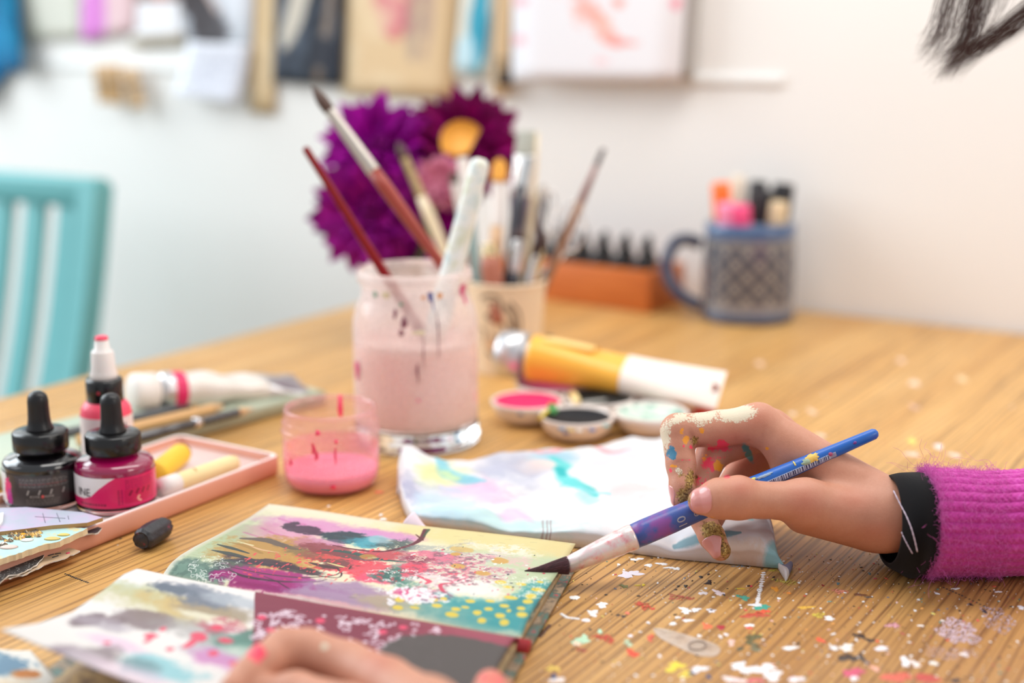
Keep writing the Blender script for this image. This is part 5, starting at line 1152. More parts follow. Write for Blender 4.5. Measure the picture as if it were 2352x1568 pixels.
def paint_far():
    c = Canvas(1500, 1000, (243, 234, 204), 51); b, s = PF.b, PF.s_
    r = np.random.RandomState(8)
    # grounds
    b(c, 470, 1240, 120, 60, (190, 204, 168), .9, .6); b(c, 1180, 1300, 170, 60, (206, 218, 182), .95, .6); b(c, 1130, 1240, 240, 24, (240, 224, 164), .9, .6, .3); b(c, 1290, 1262, 60, 16, (236, 218, 160), .7, .5)
    b(c, 740, 1210, 150, 13, (226, 160, 206), .85, .7, .5); b(c, 650, 1222, 80, 18, (224, 150, 194), .7, .8, .6); b(c, 880, 1228, 90, 9, (222, 158, 208), .8, .7); b(c, 590, 1222, 36, 18, (220, 160, 176), .5, .8); b(c, 500, 1232, 70, 26, (186, 200, 160), .7, .8)
    for x0, y0, x1, y1 in ((640, 1190, 700, 1204), (600, 1212, 660, 1232), (560, 1222, 640, 1240), (700, 1240, 790, 1252), (690, 1238, 750, 1262)): s(c, [(x0, y0), ((x0 + x1) / 2, (y0 + y1) / 2 + 3), (x1, y1)], 7, (206, 96, 160), .45, dry=.3)
    # leaves and ochre
    b(c, 610, 1275, 110, 38, (196, 152, 78), .95, .4, .5); b(c, 700, 1285, 60, 22, (206, 160, 84), .7, .5, .6, dry=.3)
    s(c, [(555, 1236), (610, 1240), (660, 1256), (690, 1262)], [10, 26, 20, 6], (112, 98, 88), .95); s(c, [(560, 1248), (600, 1262), (640, 1268)], [3, 8, 3], (232, 190, 150), .9)
    s(c, [(525, 1245), (560, 1252), (600, 1270)], [3, 14, 8], (176, 138, 66), .9); s(c, [(545, 1243), (580, 1252)], [3, 6], (236, 228, 186), .9)
    for pts, w in (([(500, 1250), (530, 1258), (570, 1270)], [5, 15, 6]), ([(488, 1263), (530, 1272), (580, 1285)], [5, 20, 10]), ([(510, 1285), (560, 1290), (640, 1300)], [8, 18, 10])): s(c, pts, w, (58, 72, 68), .92)
    b(c, 455, 1310, 95, 34, (104, 134, 122), .95, .5, .6); b(c, 440, 1316, 70, 24, (134, 166, 150), .7, .4, .8, dry=.45); b(c, 540, 1300, 60, 20, (70, 86, 88), .8, .5, .6)
    # plum and teal blooms
    b(c, 690, 1216, 42, 8, (86, 70, 92), .97, .2, .5); b(c, 664, 1208, 18, 8, (80, 64, 86), .95, .2, .8); b(c, 725, 1224, 22, 4, (86, 70, 92), .9, .3, .5)
    b(c, 795, 1234, 52, 13, (38, 80, 88), .96, .2, .4); b(c, 845, 1245, 48, 12, (66, 172, 190), .9, .4, .5); b(c, 905, 1252, 50, 12, (70, 96, 98), .8, .4, .6, dry=.3); b(c, 870, 1240, 30, 8, (190, 214, 220), .7, .4, .6)
    b(c, 740, 1252, 56, 12, (206, 140, 180), .7, .4, .6)
    # red / pink masses
    b(c, 770, 1284, 80, 18, (222, 84, 84), .9, .3, .8); b(c, 850, 1306, 80, 18, (232, 90, 108), .9, .3, .8); b(c, 760, 1292, 50, 9, (96, 84, 78), .7, .4, .9); b(c, 820, 1276, 60, 7, (60, 96, 92), .7, .4, .9); b(c, 700, 1268, 50, 10, (120, 110, 84), .6, .5, .9); b(c, 760, 1262, 60, 10, (150, 74, 80), .8, .3, .6); b(c, 900, 1278, 80, 12, (196, 78, 92), .85, .3, .6); b(c, 880, 1330, 50, 12, (240, 96, 130), .85, .3, .6)
    s(c, [(740, 1262), (800, 1268), (870, 1284), (930, 1290)], [6, 16, 14, 6], (44, 104, 96), .9); b(c, 920, 1318, 48, 22, (44, 118, 108), .92, .3, .7); b(c, 940, 1344, 50, 12, (92, 156, 140), .8, .4, .7, dry=.35); b(c, 845, 1278, 18, 5, (196, 150, 80), .9)
    s(c, [(976, 1216), (966, 1238), (935, 1254), (880, 1266), (820, 1262), (765, 1252)], [10, 12, 10, 8, 8, 5], (112, 50, 68), .95); s(c, [(984, 1216), (972, 1232)], [9, 4], (70, 100, 76), .9); s(c, [(955, 1227), (970, 1240)], [3, 7], (110, 60, 60), .9)
    # magenta leaf with dark outline
    b(c, 620, 1336, 120, 24, (168, 30, 122), .96, .3, .5); b(c, 690, 1352, 120, 16, (176, 40, 130), .85, .3, .6, dry=.25); b(c, 660, 1326, 80, 9, (196, 150, 176), .85, .4, .6, dry=.35); b(c, 640, 1356, 60, 7, (176, 176, 190), .8, .4, .6)
    b(c, 600, 1292, 84, 8, (62, 40, 62), .85, .4, .7); b(c, 690, 1310, 64, 6, (50, 44, 56), .8, .4, .6); b(c, 612, 1318, 104, 14, (176, 26, 126), .95, .35, .5); b(c, 600, 1350, 90, 12, (160, 22, 112), .9, .35, .6)
    for pts, w in (([(530, 1302), (600, 1316), (690, 1326), (760, 1322), (786, 1312)], [3, 5, 5, 5, 3]), ([(525, 1308), (560, 1322), (640, 1334), (720, 1336), (750, 1330)], [3, 8, 6, 4, 3]), ([(630, 1290), (680, 1306), (735, 1322), (775, 1326), (784, 1316), (770, 1304)], [6, 6, 5, 4, 4, 3]), ([(590, 1318), (630, 1332), (660, 1350)], [2, 3, 2]), ([(640, 1338), (664, 1352)], [2, 3])): s(c, pts, w, (70, 40, 58), .9)
    s(c, [(712, 1292), (745, 1300), (790, 1306), (806, 1300)], [8, 18, 14, 4], (78, 62, 62), .95); s(c, [(752, 1292), (775, 1298), (795, 1303)], [4, 9, 4], (236, 222, 160), .95)
    # mauve wash, pink strip, greys
    b(c, 810, 1360, 120, 26, (178, 146, 178), .9, .5, .5); b(c, 760, 1374, 120, 14, (190, 160, 186), .8, .5); b(c, 700, 1378, 160, 10, (244, 180, 190), .8, .4, .6, dry=.3); b(c, 640, 1372, 120, 10, (236, 216, 222), .8, .5, .6, dry=.4); b(c, 910, 1382, 90, 18, (196, 178, 150), .85, .5, .5)
    b(c, 950, 1366, 75, 14, (222, 84, 148), .9, .3, .7); b(c, 985, 1366, 50, 14, (240, 96, 140), .8, .3, .8)
    # white and pink cloud on the right
    b(c, 1040, 1305, 130, 40, (226, 224, 208), .8, .6, .8); b(c, 1080, 1350, 80, 18, (250, 246, 240), .9, .4, .6); b(c, 1010, 1262, 70, 12, (176, 184, 180), .7, .5, .8, dry=.4)
    b(c, 1000, 1310, 70, 30, (238, 110, 140), .85, .3, .9, dry=.42); b(c, 950, 1306, 34, 16, (236, 92, 120), .9, .3, .7); b(c, 1060, 1288, 90, 22, (240, 150, 170), .75, .3, .9, dry=.46); b(c, 1120, 1310, 60, 20, (240, 140, 160), .7, .3, .9, dry=.48); b(c, 1000, 1275, 60, 9, (232, 120, 150), .8, .3, .7); b(c, 965, 1285, 30, 10, (150, 40, 76), .8, .4, .8, dry=.4)
    b(c, 1020, 1300, 110, 40, (70, 96, 96), .5, .4, .9, dry=.58); b(c, 1080, 1300, 110, 36, (250, 248, 244), .75, .4, .9, dry=.58); b(c, 1040, 1300, 120, 40, (226, 90, 124), .75, .3, .9, dry=.60); b(c, 1060, 1300, 120, 44, (110, 140, 134), .55, .4, .9, dry=.63); b(c, 980, 1330, 40, 12, (246, 244, 238), .85, .4, .9, dry=.4); b(c, 1160, 1262, 80, 14, (244, 242, 228), .8, .5, .8, dry=.45)
    b(c, 1180, 1290, 60, 12, (244, 196, 202), .6, .5, .9, dry=.45); b(c, 1060, 1262, 30, 6, (222, 190, 120), .8)
    s(c, [(1036, 1338), (1012, 1342), (1018, 1358), (1040, 1370)], [4, 9, 9, 4], (226, 86, 116), .95); s(c, [(960, 1322), (985, 1334), (978, 1340)], [8, 12, 6], (238, 90, 120), .9)
    for (x, y, w, h) in ((1148, 1288, 22, 7), (1052, 1300, 16, 5), (1108, 1316, 18, 5), (1046, 1272, 12, 4)): b(c, x, y, w, h, (222, 176, 96), .9, .3)
    # teal corner with yellow dots
    b(c, 1130, 1410, 150, 34, (62, 166, 170), .95, .5, .4); b(c, 1235, 1372, 50, 34, (70, 172, 172), .9, .5, .5); b(c, 1010, 1405, 90, 22, (140, 184, 176), .7, .6, .5); b(c, 1180, 1390, 40, 20, (36, 146, 158), .6, .6, .6); b(c, 1240, 1392, 26, 16, (36, 146, 160), .6, .6, .6); b(c, 1150, 1425, 120, 8, (46, 146, 152), .4, .6, .8, streak=.5)
    b(c, 1060, 1452, 200, 9, (244, 222, 176), .95, .4, .3); b(c, 960, 1432, 160, 9, (240, 222, 170), .9, .5, .4)
    for (x, y, w, h) in ((918, 1376, 11, 5), (954, 1384, 12, 4), (996, 1377, 12, 4), (1018, 1376, 8, 5), (1003, 1390, 12, 4), (914, 1395, 12, 5), (952, 1395, 12, 3), (1046, 1398, 11, 4), (1068, 1394, 10, 3), (1038, 1411, 15, 6), (1096, 1406, 10, 5), (1122, 1398, 10, 4), (1158, 1391, 12, 4), (1149, 1413, 12, 5), (1198, 1411, 13, 6), (1197, 1397, 10, 4), (1168, 1402, 6, 4), (1106, 1425, 9, 6), (1158, 1429, 11, 8), (1172, 1372, 16, 4), (1219, 1369, 12, 6), (1212, 1381, 12, 5), (1167, 1348, 14, 3), (1150, 1337, 12, 4), (1196, 1341, 12, 3), (1236, 1354, 16, 4), (1240, 1336, 8, 2), (1080, 1380, 12, 4), (1126, 1380, 12, 3)): b(c, x, y, w * 1.0, h, (244, 216, 88), .95, .25, .25)
    # splashes, squiggles
    for k in range(150):
        x, y = 560 + 400 * r.rand(), 1250 + 60 * r.rand() + 30 * r.rand(); b(c, x, y, 1.5 + 5 * r.rand() ** 3, 1 + 3 * r.rand() ** 3, (240, 84, 96), .9, .3, .2)
    for k in range(60):
        x, y = 940 + 320 * r.rand(), 1255 + 110 * r.rand(); b(c, x, y, 1.2 + 3 * r.rand() ** 2, 1 + 1.5 * r.rand(), [(236, 90, 120), (80, 96, 96), (250, 250, 246)][r.randint(3)], .85, .3, .2)
    for k in range(34): u, v, _ = PF.uv(430 + 110 * r.rand(), 1280 + 56 * r.rand()); c.squig(u, v, .009, (236, 240, 232), r, .85, .0011)
    for k in range(40): u, v, _ = PF.uv(860 + 120 * r.rand(), 1300 + 56 * r.rand()); c.squig(u, v, .009, (240, 246, 240), r, .85, .0015)
    for k in range(60): u, v, _ = PF.uv(1090 + 170 * r.rand(), 1325 + 50 * r.rand()); c.squig(u, v, .010, (250, 250, 240), r, .75, .0013)
    for k in range(26): u, v, _ = PF.uv(890 + 120 * r.rand(), 1352 + 32 * r.rand()); c.squig(u, v, .010, (252, 246, 248), r, .95, .0042)
    for k in range(260):                          # fine dry-brush texture
        x, y = 420 + 820 * r.rand(), 1200 + 200 * r.rand(); u, v, _ = PF.uv(x, y); c.stroke([(u, v), (u + .02, v + .004 * r.randn())], .0007, [(60, 60, 66), (250, 246, 240)][r.randint(2)], .30)
    # bare paper margins
    c.put(np.clip((.022 - c.X / c.w) / .02, 0, 1) * .9, (246, 238, 220)); c.put(np.clip((c.Y / c.h - .86 - .06 * c.nm) / .06, 0, 1) * .9 * np.clip((.46 - c.X / c.w) / .2, 0, 1), (246, 238, 214))
    c.put(np.clip((.05 - c.Y / c.h) / .05, 0, 1) * .8, (240, 226, 196)); return (c.a ** 1.15) * .90
def paint_near():
    c = Canvas(1200, 800, (242, 237, 233), 61); b, s = PN.b, PN.s_; r = np.random.RandomState(9)
    b(c, 330, 1360, 90, 16, (200, 212, 196), .8, .6, .6); b(c, 380, 1385, 150, 30, (206, 198, 150), .8, .7, .6); b(c, 440, 1395, 110, 24, (214, 182, 120), .75, .7, .6); b(c, 500, 1400, 90, 24, (160, 146, 132), .7, .6, .7)
    b(c, 450, 1362, 100, 18, (124, 132, 148), .9, .5, .7); b(c, 400, 1352, 50, 9, (112, 122, 136), .9, .4, .6); b(c, 540, 1378, 70, 12, (186, 192, 200), .8, .5)
    b(c, 205, 1424, 26, 12, (134, 116, 122), .9, .4, .5); b(c, 262, 1424, 24, 12, (142, 124, 130), .8, .5, .6); b(c, 330, 1420, 64, 18, (140, 122, 124), .85, .5, .6); b(c, 235, 1432, 60, 8, (180, 170, 180), .7, .6)
    b(c, 500, 1424, 90, 8, (236, 230, 206), .9, .4, .5); b(c, 480, 1452, 90, 22, (176, 172, 170), .7, .6, .7); b(c, 520, 1440, 60, 16, (196, 90, 110), .7, .4, .8, dry=.35); b(c, 555, 1470, 50, 26, (90, 140, 126), .85, .5, .8); b(c, 545, 1500, 40, 16, (190, 206, 194), .8, .5)
    b(c, 480, 1500, 60, 14, (198, 190, 198), .8, .6); b(c, 260, 1476, 70, 10, (236, 206, 226), .8, .6); b(c, 500, 1515, 60, 14, (214, 140, 196), .75, .6, .7)
    b(c, 150, 1498, 40, 12, (150, 132, 146), .8, .5, .6); b(c, 228, 1506, 40, 16, (150, 136, 140), .85, .5, .6); b(c, 190, 1510, 50, 12, (200, 192, 198), .7, .6)
    b(c, 370, 1536, 90, 18, (150, 206, 214), .85, .5, .7); b(c, 310, 1524, 40, 10, (120, 150, 156), .7, .5, .7); b(c, 300, 1550, 120, 14, (232, 206, 222), .6, .7)
    for (x, y, w, h) in ((346, 1460, 14, 5), (340, 1470, 6, 7), (374, 1444, 6, 5), (452, 1458, 14, 7), (465, 1465, 8, 6), (436, 1478, 8, 10), (390, 1490, 8, 4), (500, 1440, 14, 6), (520, 1470, 18, 6), (490, 1500, 10, 5), (540, 1524, 12, 5), (245, 1475, 7, 3)): b(c, x, y, w, h, (238, 84, 112), .9, .4, .4)
    # pasted burgundy paper
    ua, va, _ = PN.uv(582, 1398); ub, vb, _ = PN.uv(578, 1520); e = ua + (ub - ua) * (c.Y / c.h - va) / (vb - va) + (c.nl - .5) * .006; c.put((c.X / c.w > e) * 1.0, (140, 56, 78)); c.put(np.clip((c.X / c.w - .72) / .15, 0, 1) * .45 * (c.X / c.w > e), (196, 100, 120))
    b(c, 1060, 1525, 190, 62, (92, 84, 82), 1, .04, .06)
    for k in range(150):
        x, y = 592 + 430 * r.rand(), 1396 + 125 * r.rand() ** 1.2; y += (x - 590) * .10
        u, v, _ = PN.uv(x, y)
        if k % 3: c.squig(u, v, .012, (236, 218, 228), r, .85, .0030)
        else: c.blob(u, v, .006, .008, (238, 220, 230), .9)
    for (x, y) in ((600, 1418), (622, 1446), (735, 1424), (925, 1440), (880, 1450)): b(c, x, y, 10, 5, (240, 84, 120), .9, .4)
    b(c, 1060, 1525, 188, 58, (92, 84, 82), .97, .06, .05)
    return (c.a ** 1.1) * .92
paper_edge = M('page_edge', srgb(214, 186, 140), .7, var=.2, vs=400)
v, f, uv = sheet(lambda u, w: far(u, w) - B0, 60, 44, .0005); mk('page', v, f, IMG('far_page_print', paint_far(), .42, .25, 900), book, uv=uv, label='far page painted with leaves, dots and splashes')
v, f, uv = sheet(lambda u, w: near(u, 1 - w) - B0, 54, 44, .0005)
uv = [(a, 1 - b) for a, b in uv]; mk('page', v, f, IMG('near_page_print', paint_near(), .5, .2, 900), book, uv=uv, label='near page with a pasted burgundy paper, curling up at the left')
def block(name, fn, u0, u1, v0, v1, drop, gap, mat, nu=30, nv=20, outset=0.0, label=None):   # leaves or board below a page
    def top(u, w):
        p = fn(u0 + (u1 - u0) * u, v0 + (v1 - v0) * w) - B0; p.z = max(.0009, p.z - gap); return p
    v, f, uv = sheet(top, nu, nv, .0002); n = len(v) // 2
    V = np.array(v); V[n:] = V[:n]; V[n:, 2] = np.maximum(.0006, V[:n, 2] - drop); return mk(name, V, f, mat, book, label=label)
flat_far = lambda u, v: Vector(((lambda p: (p.x, p.y, .0060 + .0 * u))(GL.lerp(GR, u).lerp(FL.lerp(FR, u), v))))
flat_near = lambda u, v: Vector(((lambda p: (p.x, p.y, .0066))(GL.lerp(GR, u).lerp(NL.lerp(NR, u), v))))
mk_edges = NT('stained_edges'); ee_ = mk_edges.noise(60, 4, .6, mk_edges.coord('Object', (1, 1, 22))); mk_edges.l(mk_edges.ramp(ee_, [(.3, srgb(120, 96, 76)), (.45, srgb(200, 168, 118)), (.55, srgb(166, 140, 110)), (.62, srgb(110, 120, 104)), (.75, srgb(226, 206, 170))]), mk_edges.b.inputs['Base Color']); mk_edges.b.inputs['Roughness'].default_value = .7
block('page_block', lambda u, v: Vector((far(u, v).x, far(u, v).y, .0064 - .0014 * v)), .02, .995, .03, .985, .0036, .0, mk_edges.m, label='edges of the leaves below')
block('page_block', lambda u, v: Vector((near(u, v).x, near(u, v).y, .0070)), .06, .996, .03, .97, .0040, .0, mk_edges.m)
cov = NT('painted_cover'); n = cov.noise(110, 5, .65, cov.coord()); cov.l(cov.ramp(n, [(.3, srgb(84, 76, 66)), (.42, srgb(176, 150, 120)), (.5, srgb(110, 100, 84)), (.58, srgb(70, 130, 120)), (.64, srgb(196, 60, 70)), (.75, srgb(206, 176, 140))]), cov.b.inputs['Base Color']); cov.b.inputs['Roughness'].default_value = .45; cov.bump(cov.noise(400, 3, .6, cov.coord()), .3, .0004)
block('cover_board', lambda u, v: flat_far(u, v), -.012, 1.020, .035, 1.012, .0022, .0034, cov.m, 4, 4, label='paint crusted far cover')
block('cover_board', lambda u, v: flat_near(u, v), -.012, 1.020, .035, 1.02, .0022, .0040, cov.m, 4, 4, label='paint crusted near cover')
sp0, sp1 = GL.lerp(GR, -.014) - B0, GL.lerp(GR, 1.022) - B0; sp0.z = sp1.z = .0042
mk('spine', *tube([sp0, sp1], .0030, 14, .8), M('red_bookcloth', srgb(176, 44, 52), .6, var=.3, vs=200), book)
# loose painted sheets under the near corner
ls = thing('loose_painting', 'loose sheet with blue and rust paint, half under the curled sketchbook page', 'paper', P(30, 1540, .0))
def lf(u, v):
    a, b, c_, d = P(-120, 1500, .003), P(70, 1492, .003), P(170, 1600, .003), P(-60, 1700, .003); p = d.lerp(c_, u).lerp(a.lerp(b, u), v) - Vector(ls.location); p.z += .0012 * math.sin(u * 5) + .001; return p
c = Canvas(300, 300, (226, 222, 214), 71); c.blob(.55, .75, .3, .18, (96, 132, 158), .9, .4, .6); c.blob(.3, .85, .25, .12, (150, 176, 190), .8, .5, .6); c.blob(.75, .55, .16, .08, (190, 110, 40), .9, .4, .5); c.blob(.4, .3, .4, .2, (226, 206, 176), .8, .5)
v, f, uv = sheet(lf, 20, 20, .0006); mk('sheet', v, f, IMG('loose_print', c.a, .6), ls, uv=uv)

# ================================================================== paint rag
topc = [(912, 1100), (918, 1062), (930, 1043), (975, 1052), (1030, 1063), (1085, 1050), (1140, 1038), (1230, 1030), (1330, 1030), (1390, 1018), (1450, 1004), (1500, 1000), (1560, 990), (1630, 1005), (1690, 1060), (1730, 1110), (1752, 1160), (1770, 1215), (1790, 1262), (1808, 1292)]
botc = [(914, 1120), (922, 1160), (940, 1195), (965, 1208), (1020, 1216), (1100, 1226), (1180, 1238), (1260, 1250), (1340, 1258), (1420, 1266), (1480, 1274), (1540, 1282), (1590, 1287), (1640, 1291), (1690, 1296), (1725, 1299), (1755, 1302), (1780, 1304), (1805, 1305), (1820, 1301)]
TC, BC = [P(x, y, .010) for x, y in topc], [P(x, y, .0006) for x, y in botc]
TCx, BCx = np.array(catmull(TC, 6)), np.array(catmull(BC, 6))
rag0 = P(1350, 1150)
rag = thing('paint_rag', 'folded white cotton rag with pastel paint stains, under the hand with the brush', 'cloth', rag0)
rn = lambda p, s: mnoise.noise(Vector((p[0] * s, p[1] * s, 3.3)))
def ragf(u, v):
    i = u * (len(TCx) - 1); k = int(min(i, len(TCx) - 2)); t = i - k
    a = BCx[k] * (1 - t) + BCx[k + 1] * t; b = TCx[k] * (1 - t) + TCx[k + 1] * t
    vv = np.clip((v - .05) / .90, 0, 1); p = a * (1 - vv) + b * vv
    wid = np.linalg.norm(b[:2] - a[:2]); ed = min(v / .12, (1 - v) / .10, 1.0); ed = math.sqrt(max(0, 1 - (1 - ed) ** 2))
    ue = min(u / .05, (1 - u) / .06, 1.0); ed *= math.sqrt(max(0, 1 - (1 - ue) ** 2)) * .9 + .1
    h = .0078 + .0052 * rn(p, 22) + .0022 * rn(p, 60) + .0030 * math.exp(-((v - .93) / .07) ** 2) + .0009 * rn(p, 160)
    h += .0042 * math.exp(-((u - .10) / .06) ** 2) * v + .0022 * math.sin((p[0] * .8 + p[1]) * 210 + 3 * rn(p, 30)) * max(0, rn(p, 14) + .15)
    h = max(.0014, h) * min(1.0, wid / .030 + .12)
    return Vector((p[0], p[1], .0006 + h * ed)) - rag0
PR = PageMap(lambda u, v: ragf(u, v) + rag0, 200, 90)
def paint_rag():
    c = Canvas(1400, 700, (232, 229, 231), 81); b = PR.b; r = np.random.RandomState(3)
    for (x, y, w, h, col, al) in ((955, 1080, 40, 40, (186, 186, 208), .8), (940, 1120, 26, 30, (190, 190, 210), .7), (1060, 1090, 80, 28, (206, 206, 220), .6), (1150, 1076, 70, 24, (196, 198, 214), .7), (1010, 1100, 50, 26, (232, 232, 176), .65), (1090, 1128, 60, 20, (240, 204, 226), .75), (1040, 1140, 60, 22, (232, 214, 232), .6), (1250, 1060, 50, 16, (240, 220, 212), .5), (1280, 1050, 46, 14, (182, 216, 230), .7), (1440, 1120, 60, 24, (250, 222, 222), .6), (1150, 1200, 160, 16, (200, 230, 228), .6), (1010, 1160, 60, 16, (206, 226, 238), .6), (1180, 1180, 30, 12, (240, 206, 230), .6), (1420, 1050, 70, 14, (234, 226, 236), .6), (1660, 1250, 50, 16, (240, 228, 222), .6), (1720, 1262, 40, 22, (228, 206, 188), .6), (970, 1200, 30, 12, (250, 232, 224), .6), (1560, 1220, 90, 20, (226, 236, 246), .5)): b(c, x, y, w * 1.15, h * 1.2, tuple(int(255 - (255 - q) * 1.35) for q in col), min(1, al * 1.2), .9, .6)
    s = lambda c, pts, w, col, al=1.0, **k: PR.s_(c, pts, [q * 2.3 for q in w] if isinstance(w, list) else w * 2.3, col, min(1, al * 1.15), **k)
    s(c, [(1005, 1066), (1030, 1086), (1070, 1102), (1110, 1104)], [10, 18, 16, 6], (120, 196, 214), .7, edge=.8); s(c, [(1020, 1084), (1045, 1100)], 10, (226, 232, 150), .5, edge=.9)
    s(c, [(1270, 1052), (1296, 1068), (1288, 1086), (1310, 1106), (1350, 1124), (1368, 1140)], [10, 18, 14, 22, 20, 10], (86, 206, 206), .75, edge=.7, rough=.5); s(c, [(1330, 1120), (1400, 1134)], [8, 6], (140, 220, 226), .6, edge=.8); s(c, [(1286, 1074), (1292, 1092)], 9, (40, 176, 180), .7, edge=.7)
    s(c, [(1340, 1132), (1362, 1150)], 16, (150, 220, 224), .5, edge=.9)
    s(c, [(1190, 1042), (1260, 1036), (1330, 1046), (1400, 1040), (1450, 1030)], [4, 9, 9, 9, 5], (240, 168, 176), .75, edge=.6); s(c, [(1430, 1020), (1460, 1008)], 10, (250, 140, 104), .8, edge=.5)
    s(c, [(1550, 1256), (1590, 1240), (1640, 1228), (1700, 1222)], [5, 9, 7, 4], (104, 150, 164), .7, edge=.6); s(c, [(1775, 1296), (1800, 1298)], 18, (150, 206, 214), .8, edge=.5); s(c, [(1804, 1300), (1818, 1301)], 14, (128, 130, 158), .9, edge=.4); b(c, 1722, 1190, 9, 6, (140, 220, 220), .8)
    for (x0) in (1246, 1256, 1264): PR.s_(c, [(x0, 1196), (x0 + 1, 1218), (x0 - 2, 1240)], 5, (150, 124, 126), .5, rough=.9)
    return c.a
v, f, uv = sheet(ragf, 150, 60, .0004); rgm = IMG('rag_print', paint_rag(), .85, .35, 1500); rb_ = rgm.node_tree.nodes['Principled BSDF']; rb_.inputs['Subsurface Weight'].default_value = .15; rb_.inputs['Subsurface Radius'].default_value = (1, 1, 1); rb_.inputs['Subsurface Scale'].default_value = .006; mk('rag_cloth', v, f, rgm, rag, uv=uv)
# fold that hangs from the left corner
fo = [P(936, 1196, .006), P(948, 1204, .005), P(962, 1214, .0036), P(978, 1222, .0028)]
mk('folded_corner', *tube([q - rag0 for q in catmull(fo, 4)], [.006 - .0003 * i for i in range(13)], 14, .4), M('rag_pink', srgb(236, 214, 222), .85), rag)

# ================================================================== torn cards at the left edge
def card(name, label, poly, z, th, mat, tilt=0.0, jag=0.0, seed=0, cat='card', group='torn collage cards', edgem=None, base=None):
    r = random.Random(seed); w = []
    for i in range(len(poly)):
        (x0, y0), (x1, y1) = poly[i], poly[(i + 1) % len(poly)]; n = max(1, int(math.hypot(x1 - x0, y1 - y0) / 7))
        for k in range(n):
            t = k / n; j = jag if k else jag * .4; w.append((x0 + (x1 - x0) * t + r.uniform(-j, j), y0 + (y1 - y0) * t + r.uniform(-j, j)))
    P_ = [P(x, y, z) for x, y in w]; c = sum(P_, Vector()) / len(P_); e = thing(name, label, cat, c, group=group); n = len(P_)
    top = [p - c for p in P_]; bot = [p - c - Vector((0, 0, th)) + Vector((r.uniform(-1, 1), r.uniform(-1, 1), 0)) * jag * .0002 for p in P_]
    v = top + bot; f = [tuple(range(n)), tuple(range(2 * n - 1, n - 1, -1))] + [(i, n + i, n + (i + 1) % n, (i + 1) % n) for i in range(n)]
    o = mk('board', v, f, mat, e, smooth=False); bm = bmesh.new(); bm.from_mesh(o.data); bmesh.ops.recalc_face_normals(bm, faces=bm.faces[:]); 
    if edgem:
        o.data.materials.append(edgem)
        for q in bm.faces:
            if abs(q.normal.z) < .6: q.material_index = 1
    bm.to_mesh(o.data); bm.free(); return e, c
lav = NT('lavender_wash'); n = lav.noise(45, 4, .6, lav.coord()); lav.l(lav.ramp(n, [(.35, srgb(176, 186, 198)), (.5, srgb(190, 184, 206)), (.62, srgb(206, 178, 206)), (.72, srgb(170, 190, 196))]), lav.b.inputs['Base Color']); lav.b.inputs['Roughness'].default_value = .5
kraft_e = M('kraft_edge', srgb(186, 146, 96), .7); cream_e = M('cream_torn_edge', srgb(228, 206, 168), .8, var=.1, vs=300)
ink_l = M('fine_ink_lines', srgb(110, 110, 126), .6)
e, c0 = card('collage_card', 'lavender blue card with faint pencil marks, on top of the tray corner', [(-260, 1150), (0, 1166), (60, 1164), (190, 1176), (236, 1188), (200, 1200), (120, 1206), (40, 1216), (-260, 1250)], .0165, .0020, lav.m, edgem=kraft_e, seed=1)
for (x0, y0, x1, y1) in ((98, 1178, 104, 1200), (130, 1178, 138, 1198), (156, 1184, 158, 1192), (80, 1186, 150, 1190)):
    mk('pencil_mark', *tube([P(x0, y0, .0166) - c0, P(x1, y1, .0166) - c0], .00013, 6), ink_l, e)
e, c0 = card('collage_card', 'white card corner showing left of the lavender card', [(-240, 1190), (-10, 1180), (8, 1176), (6, 1196), (-4, 1210), (-240, 1260)], .0175, .0012, M('white_card', srgb(240, 238, 234), .6), seed=2)
aq = NT('aqua_wash'); n = aq.noise(70, 4, .6, aq.coord()); aq.l(aq.ramp(n, [(.3, srgb(196, 222, 214)), (.55, srgb(178, 216, 214)), (.66, srgb(222, 206, 150)), (.8, srgb(226, 190, 180))]), aq.b.inputs['Base Color']); aq.b.inputs['Roughness'].default_value = .5
e, c1 = card('collage_card', 'aqua card with crusty gold foil and a thick torn cream edge', [(-260, 1215), (0, 1216), (60, 1212), (110, 1210), (143, 1207), (160, 1212), (178, 1212), (201, 1212), (190, 1218), (160, 1232), (130, 1245), (95, 1252), (50, 1268), (0, 1284), (-260, 1370)], .0145, .0030, aq.m, jag=1.3, edgem=cream_e, seed=3)
gm_ = NT('gold_crust'); n = gm_.noise(240, 4, .6, gm_.coord()); gm_.l(gm_.ramp(n, [(.35, srgb(54, 48, 44)), (.5, srgb(130, 116, 96)), (.6, srgb(206, 156, 60)), (.7, srgb(226, 214, 190))]), gm_.b.inputs['Base Color']); gm_.b.inputs['Metallic'].default_value = .5; gm_.b.inputs['Roughness'].default_value = .35
rr = random.Random(4); vs, fs = [], []
for k in range(150):
    x, y = rr.uniform(-60, 92), 0; y = 1208 + 40 * rr.random() * (1 - .4 * max(0, x) / 92) + (6 if x < 20 else 0); p = P(x, y, .0145) - c1; s = rr.uniform(.0007, .0022); o = len(vs)
    for i in range(6):
        A = i * 1.047 + rr.random() * .5; vs.append(p + Vector((s * math.cos(A), s * .8 * math.sin(A), .0001)))
    vs.append(p + Vector((0, 0, s * .8))); fs += [(o + i, o + (i + 1) % 6, o + 6) for i in range(6)]
mk('gold_crust', vs, fs, gm_.m, e, smooth=False, kind='stuff', label='crusty flakes of gold and black foil')
